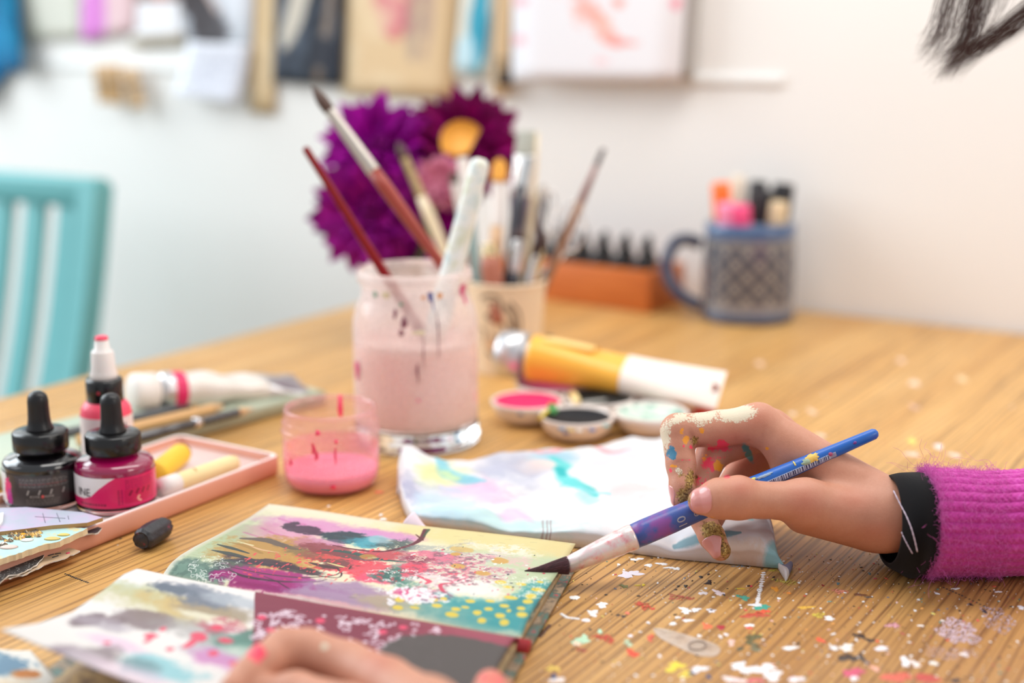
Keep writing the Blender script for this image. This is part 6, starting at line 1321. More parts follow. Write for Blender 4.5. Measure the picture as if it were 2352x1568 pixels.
for k, (x, y, w, h, col) in enumerate(((120, 1237, 18, 4, (226, 200, 120)), (146, 1228, 14, 3, (230, 204, 110)), (20, 1256, 20, 5, (236, 206, 196)), (62, 1240, 14, 4, (244, 238, 230)), (8, 1248, 8, 3, (250, 246, 240)), (52, 1228, 8, 4, (236, 170, 40)), (66, 1232, 7, 3, (60, 90, 50)))):
    p = P(x, y, .0146) - c1; mk('paint_dab', *xf(lathe([(.0001, .0006), (.7, .0005), (1, 0)], 12), Matrix.Translation(p) @ Matrix.Rotation(YAW, 4, 'Z') @ Matrix.Diagonal((w * .00023, h * .0006, 1, 1))), M('dab_%s' % 'abcdefg'[k], srgb(*col), .5), e)
dk = NT('black_speckled'); n = dk.noise(900, 2, .5, dk.coord()); dk.l(dk.ramp(n, [(.60, srgb(58, 56, 56)), (.68, srgb(190, 188, 184))]), dk.b.inputs['Base Color']); dk.b.inputs['Roughness'].default_value = .6
white_e = M('white_torn_edge', srgb(226, 222, 216), .8)
card('torn_paper', 'small torn scrap, orange and black, sticking out past the aqua card', [(110, 1214), (160, 1206), (190, 1203), (214, 1203), (234, 1212), (225, 1222), (190, 1228), (140, 1232)], .0108, .0008, M('orange_scrap', srgb(70, 56, 58), .6), jag=1.2, edgem=white_e, seed=5)
card('torn_paper', 'orange torn strip lying over the tray edge, above the black scrap', [(150, 1206), (190, 1201), (216, 1202), (210, 1207), (180, 1212), (150, 1214)], .0116, .0006, M('coral_scrap', srgb(236, 150, 112), .6), jag=1.0, edgem=white_e, seed=8)
card('torn_paper', 'black speckled torn paper at the lower left, with a white torn edge', [(-260, 1330), (0, 1292), (60, 1268), (130, 1250), (126, 1258), (102, 1266), (98, 1282), (84, 1296), (56, 1312), (40, 1318), (20, 1320), (0, 1338), (-260, 1440)], .0072, .0007, dk.m, jag=1.4, edgem=white_e, seed=6)
bg = M('beige_scrap', srgb(222, 190, 156), .7, var=.05)
e, c2 = card('torn_paper', 'beige torn paper with a ragged lower edge, beneath the black one', [(-200, 1330), (0, 1300), (80, 1270), (128, 1250), (160, 1258), (184, 1264), (174, 1270), (140, 1284), (110, 1294), (76, 1310), (52, 1320), (0, 1332), (-200, 1400)], .0058, .0006, bg, jag=1.5, edgem=white_e, seed=7)
for (x0, y0, x1, y1) in ((110, 1276, 124, 1272), (126, 1272, 140, 1270), (120, 1280, 134, 1276)): mk('ink_mark', *tube([P(x0, y0, .0059) - c2, P(x1, y1, .0059) - c2], .0003, 6), graph, e)
mk('pink_mark', *tube([P(152, 1271, .0059) - c2, P(160, 1269, .0059) - c2], .0004, 6), M('pink_ink', srgb(236, 60, 110), .5), e)
# the pile they lie on, running out of the picture
for k, (z, nm) in enumerate(((.0050, 'lowest'), (.0114, 'second'))):
    card('collage_card', '%s card of the pile under the torn papers, at the far left' % nm, [(-420, 1240), (-60, 1236), (-40, 1290), (-90, 1340), (-420, 1420)] if k == 0 else [(-420, 1220), (-70, 1226), (-50, 1270), (-120, 1310), (-420, 1380)], z, .0046 if k == 0 else .0038, M('grey_card_%s' % nm, srgb(200, 190, 176), .7), seed=20 + k)
# ================================================================== the painter: hands, cuff, sleeve, hair
CAMM = np.stack([_rt, _up, -_fw], 1)                 # camera axes -> world
def cam_pt(px, py, dep): return np.array([(px - 1176) / FPX * dep, -(py - 784) / FPX * dep, -dep]) * 1000.0    # mm, camera axes
def to_world(a): return (np.asarray(a, float) / 1000.0) @ CAMM.T + _C
def smin(a, b, k): h = np.maximum(k - np.abs(a - b), 0) / k; return np.minimum(a, b) - h * h * k * .25
def cap_sd(X, Y, Z, a, b, ra, rb):
    d = b - a; L = float(d @ d); t = np.clip(((X - a[0]) * d[0] + (Y - a[1]) * d[1] + (Z - a[2]) * d[2]) / L, 0, 1)
    return np.sqrt((X - a[0] - t * d[0]) ** 2 + (Y - a[1] - t * d[1]) ** 2 + (Z - a[2] - t * d[2]) ** 2) - (ra + (rb - ra) * t)
class HandSDF:
    def __init__(s, core, chains, dep, core_k=7.0):
        J = lambda q: (cam_pt(q[0], q[1], dep + q[2] / 1000.0), q[3]); s.core = [(J(a), J(b)) for a, b in core]; s.ck = core_k
        s.ch = [([J(q) for q in c], kk) for c, kk in chains]
    def __call__(s, X, Y, Z):
        tot = None
        for (a, ra), (b, rb) in s.core:
            v = cap_sd(X, Y, Z, a, b, ra, rb); tot = v if tot is None else smin(tot, v, s.ck)
        out = tot
        for pts, kk in s.ch:
            c = None
            for (a, ra), (b, rb) in zip(pts[:-1], pts[1:]):
                v = cap_sd(X, Y, Z, a, b, ra, rb); c = v if c is None else smin(c, v, 2.6)
            m = pts[0][0]; dist = np.sqrt((X - m[0]) ** 2 + (Y - m[1]) ** 2 + (Z - m[2]) ** 2)
            k = .5 + kk * np.clip(1 - (dist - 12) / 14, 0, 1)
            out = smin(out, c, k)
        return out
def surface_nets(fn, lo, hi, h):
    n = np.ceil((np.array(hi) - lo) / h).astype(int) + 1
    ax = [np.asarray(lo[i] + h * np.arange(n[i]), np.float32) for i in range(3)]
    V = np.empty(n, np.float32)
    for i in range(0, n[0], 24):
        X, Y, Z = np.meshgrid(ax[0][i:i + 24], ax[1], ax[2], indexing='ij'); V[i:i + 24] = fn(X, Y, Z)
    ins = V < 0
    c = n - 1; acc = np.zeros((*c, 3), np.float32); cnt = np.zeros(c, np.int16)
    corner = [(i, j, k) for i in (0, 1) for j in (0, 1) for k in (0, 1)]
    sl = lambda o: tuple(slice(o[d], o[d] + c[d]) for d in range(3))
    for o in corner:
        for d in range(3):
            if o[d]: continue
            e = list(o); e[d] = 1; a, b = V[sl(o)], V[sl(e)]; x = (a < 0) != (b < 0)
            t = np.where(x, a / np.where(x, a - b, 1), 0)
            for q in range(3): acc[..., q] += np.where(x, o[q] + (t if q == d else 0), 0)
            cnt += x
    act = cnt > 0; idx = -np.ones(c, np.int64); idx[act] = np.arange(act.sum())
    pos = np.argwhere(act) + acc[act] / cnt[act][:, None]; verts = np.array(lo) + pos * h
    F = []
    for d in range(3):
        u, w = (d + 1) % 3, (d + 2) % 3
        s0 = [slice(1, c[q]) if q != d else slice(0, c[q]) for q in range(3)]; s1 = list(s0); s1[d] = slice(1, c[d] + 1)
        a, b = ins[tuple(s0)], ins[tuple(s1)]; P_ = np.argwhere(a != b); flip = a[a != b]
        off = np.array([s.start for s in s0]); P_ = P_ + off
        du = np.zeros(3, int); du[u] = 1; dw = np.zeros(3, int); dw[w] = 1
        g = lambda p: idx[p[:, 0], p[:, 1], p[:, 2]]
        q = np.stack([g(P_ - du - dw), g(P_ - dw), g(P_), g(P_ - du)], 1); q[~flip] = q[~flip][:, ::-1]; F.append(q)
    return verts, np.concatenate(F)
def relax(v, f, it=2, lam=.5):
    e = np.concatenate([f[:, [0, 1]], f[:, [1, 2]], f[:, [2, 3]], f[:, [3, 0]]]); e = np.concatenate([e, e[:, ::-1]])
    deg = np.bincount(e[:, 0], minlength=len(v))[:, None]
    for i in range(it):
        s = np.stack([np.bincount(e[:, 0], v[e[:, 1], k], minlength=len(v)) for k in range(3)], 1) / np.maximum(deg, 1)
        v = v + (s - v) * (lam if i % 2 == 0 else -lam * .9)
    return v
person = thing('person', 'person in a fuzzy magenta sweater, painting in the sketchbook with a blue brush', 'person', (-.05, .52, 0))
PB = np.array(person.location)
def skin_mat():
    t = NT('skin'); b = t.b; co = t.coord()
    at = lambda n: t.add('ShaderNodeAttribute', attribute_name=n)
    m1, m2, m3 = at('stain_a'), at('stain_b'), at('tone')
    s1 = t.add('ShaderNodeSeparateColor'); t.l(m1.outputs['Color'], s1.inputs[0]); s2 = t.add('ShaderNodeSeparateColor'); t.l(m2.outputs['Color'], s2.inputs[0]); s3 = t.add('ShaderNodeSeparateColor'); t.l(m3.outputs['Color'], s3.inputs[0])
    n1 = t.noise(140, 4, .6, co); n2 = t.noise(900, 3, .65, co); n3 = t.math('MULTIPLY', t.math('SUBTRACT', t.noise(330, 5, .72, co), .32), 2.7, True)
    base = t.mix(n1, srgb(202, 140, 112), srgb(218, 160, 134)); base = t.mix(t.math('MULTIPLY', n2, .34), base, srgb(178, 108, 84))
    base = t.mix(t.math('MULTIPLY', s3.outputs[0], .75), base, srgb(196, 98, 80)); base = t.mix(t.math('MULTIPLY', s3.outputs[1], .8), base, srgb(150, 86, 66))
    def lay(base, mask, col, nz, soft=9.0):
        f = t.math('MULTIPLY', t.math('SUBTRACT', mask, t.math('ADD', t.math('MULTIPLY', nz, .85), .06)), soft, True); return t.mix(f, base, col), f
    vor = t.add('ShaderNodeTexVoronoi', feature='DISTANCE_TO_EDGE'); vor.inputs['Scale'].default_value = 620; t.l(co, vor.inputs['Vector'])
    crack = t.math('MULTIPLY', t.math('SUBTRACT', .10, vor.outputs['Distance']), 9, True)
    nzw = t.math('ADD', t.math('MULTIPLY', n3, .7), t.math('MULTIPLY', crack, .45))
    base, _ = lay(base, s1.outputs[1], srgb(250, 66, 96), n3, 4); base, _ = lay(base, s2.outputs[0], srgb(244, 160, 44), n3, 5); base, _ = lay(base, s1.outputs[2], srgb(60, 124, 156), n3, 6); base, _ = lay(base, s2.outputs[1], srgb(92, 146, 142), n3, 4)
    base, fw_ = lay(base, s1.outputs[0], srgb(226, 212, 186), nzw, 9); gcol = t.ramp(n2, [(.35, srgb(92, 66, 40)), (.5, srgb(158, 122, 62)), (.68, srgb(206, 178, 104))]); base, fg = lay(base, s2.outputs[2], gcol, n3, 3.2)
    t.l(base, b.inputs['Base Color']); b.inputs['Subsurface Weight'].default_value = .12; b.inputs['Subsurface Radius'].default_value = (1, .4, .25); b.inputs['Subsurface Scale'].default_value = .0025
    t.l(t.math('MULTIPLY', fg, .35), b.inputs['Metallic']); b.inputs['Roughness'].default_value = .46; b.inputs['Specular IOR Level'].default_value = .4
    v2 = t.add('ShaderNodeTexVoronoi', feature='DISTANCE_TO_EDGE'); v2.inputs['Scale'].default_value = 1300; t.l(co, v2.inputs['Vector'])
    hgt = t.math('ADD', t.math('MULTIPLY', t.math('MINIMUM', v2.outputs['Distance'], .12), 2.0), t.math('ADD', t.math('MULTIPLY', n2, .5), t.math('ADD', t.math('MULTIPLY', fw_, 1.0), t.math('MULTIPLY', s3.outputs[2], -6.0))))
    t.bump(hgt, .42, .00028); return t.m
skin = skin_mat(); nail_m = M('nail', srgb(222, 150, 144), .22, var=.05, coat=.6, sub=.1)
RD = .690
K_ = RD / FPX * 1000
def right_hand():
    core = [((2160, 1186, -14, 16), (2050, 1182, -8, 15.8)), ((2160, 1190, 8, 16), (2050, 1184, 14, 15.6)),
            ((2050, 1176, -2, 14.5), (1742, 975, 14, 9.4)), ((2045, 1172, 10, 14), (1768, 986, 30, 9.6)), ((2045, 1178, 16, 13), (1800, 1012, 44, 9.2)), ((2050, 1186, 20, 12), (1842, 1052, 56, 8.6)),
            ((2030, 1196, -8, 14), (1850, 1156, -12, 10.6)), ((1990, 1203, -2, 12.2), (1846, 1180, -6, 9.4)),
            ((1796, 1020, 12, 7), (1808, 1105, 10, 7)), ((1870, 1092, 13, 8.5), (1970, 1142, 12, 12.5))]
    thumb = [(1850, 1152, -12, 10.4), (1745, 1148, -18, 8.3), (1697, 1143, -21, 10.1), (1650, 1145, -22, 9.3), (1611, 1151, -21, 6.4)]
    index = [(1742, 972, 14, 9.6), (1650, 985, 15, 8.9), (1557, 989, 14, 8.3), (1560, 1030, 11, 7.1), (1564, 1066, 8, 7.0), (1567, 1120, 3, 6.0), (1562, 1146, 1, 4.5)]
    middle = [(1770, 985, 32, 9.6), (1640, 1036, 27, 8.3), (1606, 1110, 18, 7.2), (1601, 1168, 9, 6.8), (1635, 1232, 0, 6.1), (1655, 1264, -4, 5.0)]
    ring = [(1800, 1010, 46, 9.2), (1705, 1078, 44, 7.9), (1655, 1150, 32, 6.8), (1637, 1194, 17, 5.5)]
    little = [(1842, 1052, 56, 8.4), (1770, 1105, 56, 6.8), (1728, 1150, 46, 5.8), (1725, 1152, 36, 5.0)]
    sd0 = HandSDF(core, [(thumb, 6), (index, 5), (middle, 5), (ring, 5), (little, 5)], RD)
    creases = []                                             # fine skin folds cut into the joints
    for (px, py, dd, ang, L, dp) in ((1745, 1135, -22, 80, 34, .35), (1722, 1140, -23, 85, 44, .5), (1700, 1120, -24, 70, 30, .4), (1712, 1118, -23, 75, 30, .4), (1690, 1115, -24, 75, 20, .3),
                                     (1590, 1040, 6, -15, 18, .4), (1560, 1062, 1, 5, 50, .45), (1560, 1072, 1, 8, 46, .35), (1655, 1010, 8, 70, 40, .5), (1690, 1000, 8, 75, 40, .45), (1720, 1010, 8, 85, 50, .5), (1760, 1040, -2, 85, 70, .9), (1752, 1000, 4, 80, 40, .6)):
        a = math.radians(ang); c = cam_pt(px, py, RD + dd / 1000); u = np.array([math.cos(a), math.sin(a), 0]) * L * .5 * K_; creases.append((c - u, c + u, dp))
    def sd(X, Y, Z):
        v = sd0(X, Y, Z)
        for a, b, dp in creases:
            d = cap_sd(X, Y, Z, a, b, 0, 0); v = v + dp * np.exp(-(d / 1.1) ** 2)
        return v
    lo = np.min([cam_pt(1500, 1310, RD - .035), cam_pt(1500, 1310, RD + .078)], 0); hi = np.max([cam_pt(2150, 905, RD + .078), cam_pt(2150, 905, RD - .035)], 0)
    v, f = surface_nets(sd, lo, hi, .8); v = relax(v, f, 2)
    px = 1176 + FPX * v[:, 0] / -v[:, 2]; py = 784 - FPX * v[:, 1] / -v[:, 2]; dd = -v[:, 2] - RD * 1000
    w = to_world(v); o = mk('right_hand', w - PB, f, skin, person, label='right hand with paint stained fingers gripping a brush')
    me = o.data; N = np.empty(len(v) * 3, np.float32); me.vertices.foreach_get('normal', N); N = N.reshape(-1, 3) @ CAMM; face = N[:, 2]
    E = lambda x, y, rx, ry, rot=0, soft=.5: np.clip((1 - np.hypot(((px - x) * math.cos(math.radians(rot)) + (py - y) * math.sin(math.radians(rot))) / rx, (-(px - x) * math.sin(math.radians(rot)) + (py - y) * math.cos(math.radians(rot))) / ry)) / soft, 0, 1)
    near = (face > -.1)
    def comb(*a): return np.clip(np.max(np.stack(a), 0), 0, 1) * near
    chain_i = (dd < 24); 
    white = comb(E(1690, 948, 64, 30, -4, .6), E(1620, 956, 70, 24, -8, .8) * .9, E(1560, 960, 40, 18, -20, .7) * .8, E(1526, 1004, 22, 54, 5, .8) * .9, E(1609, 975, 16, 10) * .5, E(1560, 1082, 14, 14) * .5) * (N[:, 1] > -.35)
    pink = comb(E(1650, 1040, 70, 50, 20, .95) * .55, E(1660, 1022, 22, 20, 60, .6), E(1630, 1065, 42, 34, 30, .8) * .85, E(1640, 1028, 24, 8) * .7, E(1526, 1000, 6, 12), E(1570, 1024, 5, 6), E(1587, 1027, 6, 9) * .8, E(1575, 1056, 36, 4, 0) * .6, E(1540, 1080, 6, 9) * .8, E(1605, 1105, 30, 20) * .6, E(1669, 1095, 12, 8) * .6)
    blue = comb(E(1543, 1042, 20, 30, 0, .8)); 
    org = comb(E(1650, 1068, 16, 20, 0, .6), E(1612, 988, 10, 10) * .9, E(1567, 990, 8, 12) * .7, E(1575, 1012, 10, 18, 20) * .7, E(1618, 1050, 10, 18) * .6, E(1546, 1070, 14, 6) * .7, E(1612, 1188, 50, 5) * .5, E(1762, 1030, 6, 5) * .8)
    teal = comb(E(1718, 1040, 14, 36, -28, .6) * .95)
    goldm = comb(E(1584, 1106, 24, 56, 8, .8), E(1570, 1142, 30, 36, 0, .7), E(1640, 1228, 44, 60, -36, .7) * (px > 1590 + (py - 1180) * .45), E(1664, 1264, 26, 44, -20, .7), E(1595, 1010, 18, 26, 0, .8) * .75, E(1570, 1090, 36, 20, 0, .9) * .6) * (dd < 22)
    tone = comb(E(1700, 1120, 46, 34, 0, .9) * .5, E(1850, 1150, 60, 50, 0, .9) * .45, E(1735, 960, 50, 36, 0, .9) * .4, E(1600, 1150, 30, 30) * .5, E(1680, 1010, 60, 40, 0, .9) * .6, E(1720, 1060, 60, 50, 0, .8) * .5, E(1960, 1150, 70, 40, 0, .9) * .35, E(2010, 1220, 60, 30, 0, .9) * .3)
    dirt = comb(E(1560, 1050, 50, 120, 0, .9) * .28, E(1640, 1060, 60, 60, 0, .9) * .3, E(1600, 1025, 34, 12, -10, .8) * .75, E(1590, 1000, 10, 30, -20, .8) * .5)
    for nm, ch in (('stain_a', (white, pink, blue)), ('stain_b', (org, teal, goldm)), ('tone', (tone, dirt, np.zeros(len(v))))):
        ca = me.color_attributes.new(nm, 'FLOAT_COLOR', 'POINT'); ca.data.foreach_set('color', np.stack([*ch, np.ones(len(v))], 1).astype(np.float32).ravel())
    def nail(c, n_, ax, half_l, half_w, m=nail_m, label=None, out=.35, fr=None):     # patch that follows the fingertip
        c = np.array(c); n_ = np.array(n_, float); n_ /= np.linalg.norm(n_); ax = np.array(ax, float); ax -= n_ * (ax @ n_); ax /= np.linalg.norm(ax); sx = np.cross(n_, ax)
        nu, nv = 18, 16; V = []; 
        for j in range(nv + 1):
            for i in range(nu + 1):
                a, b = 2 * i / nu - 1, 2 * j / nv - 1
                if b > 0: a *= math.sqrt(max(.0, 1 - .42 * b ** 4)) * (1 - .06 * b)
                else: a *= math.sqrt(max(0, 1 - .55 * b ** 4))
                b2 = b * (1 - .16 * a * a) if b > 0 else b * (1 - .30 * a * a)
                V.append(c + sx * a * half_w + ax * b2 * half_l + n_ * 9)
        V = np.array(V); t = np.zeros(len(V))
        for it in range(60):
            q = V - n_ * t[:, None]; d = sd(q[:, 0], q[:, 1], q[:, 2]) - out; t += np.clip(d, -.5, .8) * .8
        q = V - n_ * t[:, None]; q0 = q - n_ * .6; nn = len(q); wv = nu + 1; F = []
        for j in range(nv):
            for i in range(nu): a = j * wv + i; F += [(a, a + 1, a + wv + 1, a + wv), (nn + a, nn + a + wv, nn + a + wv + 1, nn + a + 1)]
        for i in range(nu): F += [(i, nn + i, nn + i + 1, i + 1), (nv * wv + i, nv * wv + i + 1, nn + nv * wv + i + 1, nn + nv * wv + i)]
        for j in range(nv): a = j * wv; F += [(a, a + wv, nn + a + wv, nn + a), (a + nu, nn + a + nu, nn + a + wv + nu, a + wv + nu)]
        x = mk('nail', to_world(np.concatenate([q, q0])) - PB, F, m, o, label=label); return x
    nail(cam_pt(1611, 1148, RD - .027), (-.40, .14, 1), (-1, -.03, 0), 5.4, 6.4, out=.18)
    nail(cam_pt(1544, 1138, RD + .002), (-1, -.05, .12), (.08, -1, 0), 5.2, 4.3, out=.2)
    nail(cam_pt(1634, 1258, RD - .006), (-.72, -.50, .62), (.55, -.80, 0), 5.4, 4.3, out=.2)
    return o
rhand = right_hand()

def left_hand():
    LD = .545; 
    core = [((1120, 1760, -90, 20), (985, 1640, -48, 12)), ((1080, 1800, -105, 20), (940, 1690, -58, 12)), ((1180, 1780, -95, 18), (1150, 1700, -68, 11)), ((1040, 1830, -112, 18), (880, 1740, -73, 11))]
    index = [(985, 1632, -48, 10.8), (890, 1572, -24, 9.8), (800, 1528, -6, 9.0), (705, 1497, 1, 8.8), (655, 1494, -1, 8.4), (610, 1522, -10, 7.2), (570, 1554, -17, 6.4), (535, 1582, -25, 5.2)]
    middle = [(940, 1690, -58, 10), (800, 1630, -40, 8.8), (680, 1594, -23, 8.2), (600, 1598, -20, 7.2), (520, 1614, -21, 6.0)]
    ring = [(880, 1740, -73, 9.4), (740, 1700, -61, 8.0), (620, 1682, -51, 7.0), (540, 1692, -50, 5.8)]
    thumb = [(1150, 1720, -71, 10.4), (1142, 1650, -46, 8.6), (1132, 1602, -26, 8.0), (1126, 1574, -11, 6.2)]
    sd = HandSDF(core, [(index, 6), (middle, 6), (ring, 6), (thumb, 6)], LD, 9)
    lo = np.min([cam_pt(490, 1880, LD - .135), cam_pt(490, 1880, LD + .015)], 0); hi = np.max([cam_pt(1290, 1430, LD + .015), cam_pt(1290, 1430, LD - .135)], 0)
    v, f = surface_nets(sd, lo, hi, 1.2); v = relax(v, f, 2); px = 1176 + FPX * v[:, 0] / -v[:, 2]; py = 784 - FPX * v[:, 1] / -v[:, 2]
    o = mk('left_hand', to_world(v) - PB, f, skin, person, label='left hand curled on the near page')
    E = lambda x, y, rx, ry, soft=.6: np.clip((1 - np.hypot((px - x) / rx, (py - y) / ry)) / soft, 0, 1)
    z = np.zeros(len(v)); pink = np.clip(E(590, 1500, 34, 34) * .9 + E(1130, 1560, 60, 40) * .55, 0, 1); white = E(745, 1484, 14, 12) * .8; tone = np.clip(E(870, 1520, 60, 40, .9) * .5 + E(1140, 1560, 80, 60, .9) * .5, 0, 1)
    for nm, ch in (('stain_a', (white, pink, z)), ('stain_b', (z, z, z)), ('tone', (tone, z, z))):
        ca = o.data.color_attributes.new(nm, 'FLOAT_COLOR', 'POINT'); ca.data.foreach_set('color', np.stack([*ch, np.ones(len(v))], 1).astype(np.float32).ravel())
left_hand()

# black shirt cuff and knitted sleeve, one ring after another along the arm
def arm_rings(stations, nseg, mod=None, sub=8):
    # station: x, top y, bottom y, depth centre mm, half depth mm, x shift of the near side px
    st = np.array(catmull([np.array(s, float) for s in stations], sub)); V = []
    for i, (x, ty, by, dc_, hb, e) in enumerate(st):
        for j in range(nseg):
            t = 2 * math.pi * j / nseg; k = 1 + (mod(t, i / (len(st) - 1), x) if mod else 0)
            cy, a = (ty + by) / 2, (by - ty) / 2
            V.append(np.array(D(x + e * math.sin(t), cy - a * k * math.cos(t), RD + (dc_ - hb * k * math.sin(t)) / 1000)) - PB)
    return np.array(V), len(st)
def strip(nst, nseg): return [(i * nseg + j, i * nseg + (j + 1) % nseg, (i + 1) * nseg + (j + 1) % nseg, (i + 1) * nseg + j) for i in range(nst - 1) for j in range(nseg)]
def cuff():
    cst = [(2040, 1094, 1298, -4, 30, 32), (2044, 1091, 1304, -5, 31, 32), (2066, 1086, 1316, -9, 32, 32), (2092, 1084, 1328, -11, 32, 32), (2120, 1084, 1322, -10, 31, 30), (2170, 1092, 1310, -8, 28, 20)]
    fold = lambda t, s, x: .012 * math.sin(3 * t + 4 * s) + .014 * math.sin(5 * t - 3 * s) * s
    V, n = arm_rings(cst, 96, fold); V2, _ = arm_rings([(s[0] + 2, s[1] + 6, s[2] - 6, s[3], s[4] - 1.4, s[5]) for s in cst], 96, fold)
    F = strip(n, 96); m = len(V); F = [q[::-1] for q in F] + [tuple(i + m for i in q) for q in F] + [(j, (j + 1) % 96, m + (j + 1) % 96, m + j) for j in range(96)]
    t = NT('black_weave'); w = t.add('ShaderNodeTexWave'); w.inputs['Scale'].default_value = 900; t.l(t.coord(), w.inputs[0]); w2 = t.add('ShaderNodeTexWave', bands_direction='Z'); w2.inputs['Scale'].default_value = 900; t.l(t.coord(), w2.inputs[0])
    t.b.inputs['Base Color'].default_value = (*srgb(13, 12, 15), 1); t.b.inputs['Roughness'].default_value = .85; t.b.inputs['Specular IOR Level'].default_value = .2; t.b.inputs['Sheen Weight'].default_value = .06; t.b.inputs['Sheen Roughness'].default_value = .4
    t.bump(t.math('ADD', w.outputs['Fac'], w2.outputs['Fac']), .25, .0002)
    o = mk('shirt_cuff', np.concatenate([V, V2]), F, t.m, person, label='black woven shirt cuff with pale stitching')
    th = M('pale_thread', srgb(196, 180, 196), .6)
    P3 = V.reshape(n, 96, 3); flat = P3.reshape(-1, 3) + PB; pp = project(flat); dp = (flat - _C) @ _fw
    def on(x, y):
        d = np.hypot(pp[:, 0] - x, pp[:, 1] - y) + (dp > RD + .012) * 1e3; i = np.argsort(d)[:6]; w = 1 / (d[i] + 1); return D(x, y, float((dp[i] * w).sum() / w.sum()) - .0006)
    for pts in ([(2041, 1103), (2054, 1130), (2068, 1158), (2082, 1185), (2093, 1212), (2101, 1240), (2107, 1267)], [(2071, 1222), (2078, 1238), (2087, 1255), (2096, 1271)]):
        q = [np.array(on(*p)) - PB for p in catmull(pts, 6)]; rad = [.00034 * (1 + .25 * math.sin(i * 2.4)) for i in range(len(q))]; mk('stitching', *tube(q, rad, 8), th, o)
cuff()
def sleeve():
    sst = [(2122, 1086, 1310, -9, 28, 34), (2126, 1078, 1318, -9, 30.5, 34), (2140, 1076, 1322, -9, 31, 33), (2200, 1078, 1322, -9, 31, 30), (2260, 1082, 1322, -9, 31, 28), (2320, 1079, 1322, -9, 31.5, 26), (2400, 1072, 1318, -9, 32, 24), (2560, 1050, 1316, -9, 35, 20), (2800, 1010, 1310, -9, 40, 10), (3300, 950, 1300, -9, 46, 6), (3900, 880, 1290, -9, 50, 4)]
    ns, nr = 420, 15
    def mod(t, s, x):
        c = abs(math.cos(nr * t)); st = math.sin(x * .43 + 2.2 * math.cos(2 * nr * t)); return .030 * c ** .7 - .018 + .007 * st * c + .010 * mnoise.noise(Vector((x * .02, t * 3, 0))) + .008 * mnoise.noise(Vector((x * .12, t * 14, 5)))
    V, n = arm_rings(sst, ns, mod, 22); V2, n2 = arm_rings([(s[0] + 1, s[1] + 12, s[2] - 12, s[3], s[4] - 3, s[5]) for s in sst[:3]], ns, None, 3)
    F = [q[::-1] for q in strip(n, ns)]; m = len(V); F += [tuple(i + m for i in q) for q in strip(n2, ns)] + [(j, (j + 1) % ns, m + (j + 1) % ns, m + j) for j in range(ns)]
    t = NT('mohair_knit'); co = t.coord(); n_ = t.noise(260, 4, .65, co); nb = t.noise(24, 3, .5, co)
    t.l(t.mix(nb, t.ramp(n_, [(.3, srgb(160, 20, 108)), (.55, srgb(202, 58, 160)), (.75, srgb(222, 108, 198))]), srgb(196, 56, 156)), t.b.inputs['Base Color'])
    t.b.inputs['Roughness'].default_value = .9; t.b.inputs['Sheen Weight'].default_value = .6; t.b.inputs['Sheen Roughness'].default_value = .5; t.b.inputs['Sheen Tint'].default_value = (*srgb(240, 160, 220), 1); t.bump(n_, .6, .001)
    F.append(tuple((n - 1) * ns + j for j in range(ns)))
    o = mk('knit_sleeve', np.concatenate([V, V2]), F, t.m, person, label='fuzzy magenta ribbed knit sleeve')
    # the other sleeve, running out of the picture from the left wrist
    a = Vector(to_world(cam_pt(1096, 1790, .445))) - Vector(PB); b_ = Vector((.03, .19, .085)) - Vector(PB); pts = catmull([a.lerp(b_, .22), a.lerp(b_, .26), a.lerp(b_, .6) + Vector((0, -.006, .002)), b_], 10); P0, fr = rail_frames(pts); vs = []
    for i, p in enumerate(P0):
        r0 = .0265 + .014 * i / len(P0)
        for j in range(180): q = 2 * math.pi * j / 180; k = r0 * (1 + .03 * abs(math.cos(15 * q)) ** .7); vs.append(p + fr[i][0] * (k * math.cos(q)) + fr[i][1] * (k * math.sin(q)))
    fs = strip(len(P0), 180) + [tuple(range(179, -1, -1)), tuple((len(P0) - 1) * 180 + j for j in range(180))]
    mk('knit_sleeve', vs, fs, t.m, person, label='magenta sleeve of the left arm')
    # loose mohair fibres
    r = np.random.RandomState(12); A = V.reshape(n, ns, 3); lim = int(n * .47); cnt = 14000
    ii = (r.rand(cnt) * lim).astype(int); ii[:1500] = (r.rand(1500) * 10).astype(int); jj = r.randint(0, ns, cnt)
    cen = A.mean(1); root = A[ii, jj]; nor = root - cen[ii]; nor /= np.linalg.norm(nor, axis=1, keepdims=True)
    hc = bpy.data.hair_curves.new('fuzz'); k = 6; hc.add_curves([k] * cnt); P_ = np.empty((cnt, k, 3)); d = nor * .7 + r.randn(cnt, 3) * .75; d /= np.linalg.norm(d, axis=1, keepdims=True)
    L = .0016 + .0050 * r.rand(cnt) ** 3; L[::70] = .010 + .012 * r.rand(len(L[::70])); p = root.copy()
    for q in range(k):
        P_[:, q] = p; d = d + r.randn(cnt, 3) * .45 - nor * .10; d /= np.linalg.norm(d, axis=1, keepdims=True); p = p + d * (L / (k - 1))[:, None]
    hc.points.foreach_set('position', P_.astype(np.float32).ravel())
    ra = hc.attributes.get('radius') or hc.attributes.new('radius', 'FLOAT', 'POINT'); ra.data.foreach_set('value', np.full(cnt * k, .000042, np.float32))
    fo = bpy.data.objects.new('wool_fuzz', hc); COL.objects.link(fo); fo.parent = o; fo['kind'] = 'stuff'; fo['label'] = 'loose mohair fibres'
    fm_ = NT('mohair_fibre'); fm_.b.inputs['Base Color'].default_value = (*srgb(214, 104, 184), 1); fm_.b.inputs['Roughness'].default_value = .6; hc.materials.append(fm_.m)
sleeve()
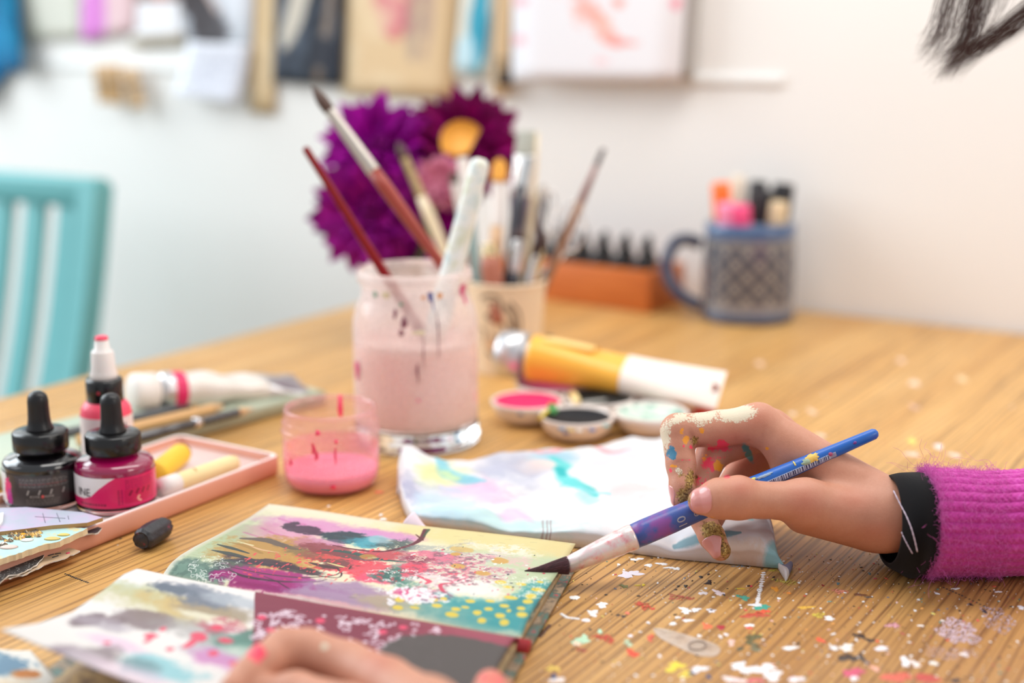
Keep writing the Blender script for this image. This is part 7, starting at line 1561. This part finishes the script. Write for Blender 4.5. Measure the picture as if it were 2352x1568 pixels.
def hair():
    r = np.random.RandomState(31); g = []
    guides = [([(2290, -420), (2240, -160), (2186, 0), (2164, 80), (2128, 150)], 80, 22, 13), ([(2360, -420), (2290, -150), (2248, 0), (2222, 90), (2166, 182)], 170, 22, 12), ([(2700, -260), (2480, -70), (2352, 36), (2270, 96), (2178, 176)], 170, 26, 14), ([(2420, -420), (2340, -160), (2290, -20), (2250, 60), (2200, 140)], 45, 34, 20), ([(2330, -420), (2260, -150), (2208, 0), (2180, 60), (2142, 120)], 45, 34, 22)]
    cv = []
    for pts, cnt, s0, s1 in guides:
        for k in range(cnt):
            ox, oy, od = r.randn() * s0, r.randn() * s0 * .5, r.randn() * .012; e = r.rand() ** 2; c = []
            wv, ph = r.randn() * 4, r.rand() * 6
            for q, (x, y) in enumerate(pts):
                f = q / (len(pts) - 1); sp = s0 * (1 - f) + s1 * f; kx = ox / s0 * sp + wv * math.sin(f * 5 + ph) + (r.randn() * 12 if q == len(pts) - 1 else 0); yy = y + oy / s0 * sp - (e * 70 if q == len(pts) - 1 else 0)
                c.append(D(x + kx, yy, .80 + od + .004 * r.randn()))
            cv.append([np.array(p) for p in catmull(c, 6)])
    n = len(cv[0]); hc = bpy.data.hair_curves.new('hair'); hc.add_curves([n] * len(cv)); hc.points.foreach_set('position', (np.array(cv) - PB).astype(np.float32).ravel())
    ra = hc.attributes.get('radius') or hc.attributes.new('radius', 'FLOAT', 'POINT'); rad = np.tile(np.interp(np.linspace(0, 1, n), [0, .8, 1], [.00011, .00008, .00002]), len(cv)); ra.data.foreach_set('value', rad.astype(np.float32))
    o = bpy.data.objects.new('hair', hc); COL.objects.link(o); o.parent = person; o['kind'] = 'stuff'; o['label'] = 'ends of long dark brown hair hanging down'
    t = NT('dark_brown_hair'); t.b.inputs['Base Color'].default_value = (*srgb(58, 34, 27), 1); t.b.inputs['Roughness'].default_value = .5; t.b.inputs['Specular IOR Level'].default_value = .15; hc.materials.append(t.m)
hair()

# ================================================================== the brush in the hand
def held_brush():
    tip = D(1205, 1311, .668); base = D(1303, 1298, .6705); fer = D(1455, 1232, .6750); end = D(2015, 993, .690)
    e = thing('paintbrush', 'blue handled paintbrush with a dark maroon tip, held in the right hand over the page', 'brush', end, quat=zquat(fer - end)); q = zquat(fer - end).inverted(); lc = lambda p: q @ (Vector(p) - end)
    L = (fer - end).length; r = lambda px, dep: px / 2 * dep / FPX
    hb = NT('blue_lacquer'); sx = hb.add('ShaderNodeSeparateXYZ'); hb.l(hb.coord(), sx.inputs[0]); n = hb.noise(120, 4, .6, hb.coord())
    g = hb.math('MULTIPLY', hb.math('SUBTRACT', hb.math('ADD', sx.outputs[2], hb.math('MULTIPLY', n, .03)), L - .034), 40, True)
    col = hb.mix(g, srgb(24, 98, 190), srgb(62, 88, 164)); n2 = hb.noise(75, 4, .6, hb.coord()); ps = hb.ramp(n2, [(.52, (0, 0, 0)), (.66, (1, 1, 1))])
    hb.l(hb.mix(hb.math('MULTIPLY', hb.math('MULTIPLY', ps, g), .8), col, srgb(150, 70, 150)), hb.b.inputs['Base Color']); hb.b.inputs['Roughness'].default_value = .42; hb.b.inputs['Coat Weight'].default_value = .15
    zs = lambda x: L * (2015 - x) / 560.0
    hp = [(r(8, .706), -.0002), (r(18, .706), .0004), (r(25, .706), .0018), (r(27, .69), zs(1980)), (r(33, .70), zs(1850)), (r(42, .69), zs(1720)), (r(52, .685), zs(1620)), (r(58, .68), zs(1540)), (r(59, .678), zs(1480)), (r(57, .676), L)]
    mk('handle', *lathe([(.0001, -.0003)] + hp + [(.0001, L)], 40), hb.m, e)
    # ferrule, crimped, bending very slightly to the bristles
    fm2 = NT('pinked_ferrule'); n = fm2.noise(150, 4, .6, fm2.coord()); fm2.l(fm2.ramp(n, [(.35, srgb(246, 214, 214)), (.5, srgb(236, 226, 222)), (.64, srgb(238, 190, 190)), (.75, srgb(226, 90, 120))]), fm2.b.inputs['Base Color']); fm2.b.inputs['Metallic'].default_value = .35; fm2.b.inputs['Roughness'].default_value = .28
    pts = [lc(fer) - Vector((0, 0, .0004)), lc(fer) + Vector((0, 0, .0008)), lc(fer).lerp(lc(base), .12), lc(fer).lerp(lc(base), .14), lc(fer).lerp(lc(base), .20), lc(fer).lerp(lc(base), .22), lc(fer).lerp(lc(base), .6), lc(base)]
    mk('ferrule', *tube(pts, [r(58, .675), r(61, .675), r(60, .675), r(57.5, .675), r(57.5, .675), r(59, .675), r(49, .672), r(38, .670)], 40), fm2.m, e)
    for t_ in (.13, .21): mk('crimp_ring', *tube([lc(fer).lerp(lc(base), t_ - .008), lc(fer).lerp(lc(base), t_ + .008)], [r(57.8, .675)] * 2, 32), M('crimp_shadow', (.5, .48, .48), .3, .8), e)
    # bristles, drawn out to a point and bent by the page
    b0, b1 = lc(base), lc(tip); mid1, mid2 = lc(D(1275, 1302, .6692)), lc(D(1240, 1308, .6684)); pts = catmull([b0, mid1, mid2, b1], 6)
    dm_ = NT('maroon_bristle'); co = dm_.coord('Object', (2600, 2600, 90)); n = dm_.noise(1, 3, .6, co); dm_.l(dm_.ramp(n, [(.35, srgb(40, 16, 20)), (.6, srgb(86, 42, 50)), (.78, srgb(130, 84, 92))]), dm_.b.inputs['Base Color']); dm_.b.inputs['Roughness'].default_value = .4; dm_.bump(n, .6, .0004)
    hr = random.Random(3); core_r = [r(38 * (1 - (i / (len(pts) - 1)) ** 1.15) + 2, .669) for i in range(len(pts))]
    bt = mk('bristles', *tube(pts, core_r, 24), dm_.m, e)
    vs, fs = [], []
    for k in range(70):
        a = hr.random() * 6.283; s0 = hr.random(); P0, fr = rail_frames(pts); line = []
        for i in range(len(pts)): line.append(P0[i] + fr[i][0] * (core_r[i] * 1.02 * math.cos(a)) + fr[i][1] * (core_r[i] * 1.02 * math.sin(a)))
        v, f = tube(line[:len(line) - hr.randint(0, 6)], .00013, 5); o = len(vs); vs += v; fs += [tuple(i + o for i in q_) for q_ in f]
    mk('hairs', vs, fs, dm_.m, bt, kind='stuff')
    # barcode sticker, paint dabs, size number
    camdir = (q @ (Vector(_C) - (end + fer) / 2)).normalized(); ang = math.atan2(camdir.y, camdir.x); upv = q @ Vector(_up); up_a = math.atan2(upv.y, upv.x)
    sgn = 1 if ((up_a - ang + math.pi) % (2 * math.pi) - math.pi) > 0 else -1
    R = lambda z: float(np.interp(z, [p_[1] for p_ in hp], [p_[0] for p_ in hp]))
    c = Canvas(600, 60, (176, 186, 214), 90); rb = np.random.RandomState(6); x = .06
    while x < .90:
        w = rb.choice([.006, .010, .016]); c.rect(x, .12, x + w, .95, (40, 52, 96)); x += w + rb.choice([.006, .010, .018])
    c.rect(.93, 0, 1, 1, (150, 150, 176)); 
    z0, z1 = zs(1728), zs(1912)
    def bar(u, v): z = z0 + (z1 - z0) * u; a = ang + sgn * (math.radians(-58) + math.radians(48) * v); return Vector(((R(z) + .00012) * math.cos(a), (R(z) + .00012) * math.sin(a), z))
    v, f, uv = sheet(bar, 30, 8, .0001); o = mk('barcode_label', v, f, IMG('barcode', c.a, .3, coat=.4), e, uv=uv); bm = bmesh.new(); bm.from_mesh(o.data); bmesh.ops.recalc_face_normals(bm, faces=bm.faces[:]); bm.to_mesh(o.data); bm.free()
    def dab(x, da, w, h, col, nm, sd_):
        rr = random.Random(sd_); z = zs(x); n = 26; vs = []
        for ring_, kk in ((0, 1), (1, .75)):
            for i in range(n):
                t = 2 * math.pi * i / n; j = 1 + rr.uniform(-.28, .28); zz = z + w * kk * j * math.cos(t); a = ang + sgn * (math.radians(da) + h * kk * j * math.sin(t) / R(z)); rad_ = R(zz) + (.0001 if ring_ == 0 else .0004); vs.append((rad_ * math.cos(a), rad_ * math.sin(a), zz))
        a = ang + sgn * math.radians(da); vs.append(((R(z) + .00045) * math.cos(a), (R(z) + .00045) * math.sin(a), z))
        fs = [(i, (i + 1) % n, n + (i + 1) % n, n + i) for i in range(n)] + [(n + i, n + (i + 1) % n, 2 * n) for i in range(n)]; mk('paint_dab', vs, fs, M('dab_' + nm, srgb(*col), .45), e)
    dab(1862, 22, .0032, .0024, (236, 196, 96), 'yellow', 1); dab(1846, 5, .0022, .0016, (156, 176, 150), 'sage', 2); dab(1752, 30, .0045, .0007, (150, 170, 190), 'greyblue', 3); dab(1822, 32, .0004, .0014, (240, 220, 120), 'lemon', 4); dab(1730, 40, .0012, .0008, (220, 216, 110), 'lime', 5); dab(1958, -5, .0009, .0007, (120, 60, 150), 'violet', 6); dab(1900, -12, .0012, .0010, (180, 80, 120), 'rose', 7)
    lt = M('silver_print', srgb(176, 178, 196), .35)
    def word(txt, x, da, size, flip):
        v, f = text_geo(txt, size); z = zs(x); out = []
        for p in v: zz = z + p.y * (1); a = ang + sgn * (math.radians(da)) + (-sgn) * (-p.x) / R(z) * 1.0; out.append(((R(zz) + .00015) * math.cos(a), (R(zz) + .00015) * math.sin(a), zz))
        o = mk('lettering', out, f, lt, e, smooth=False)
    word('10', 1557, -28, .0062, 1); word('e', 1588, -18, .0058, 1)
held_brush()
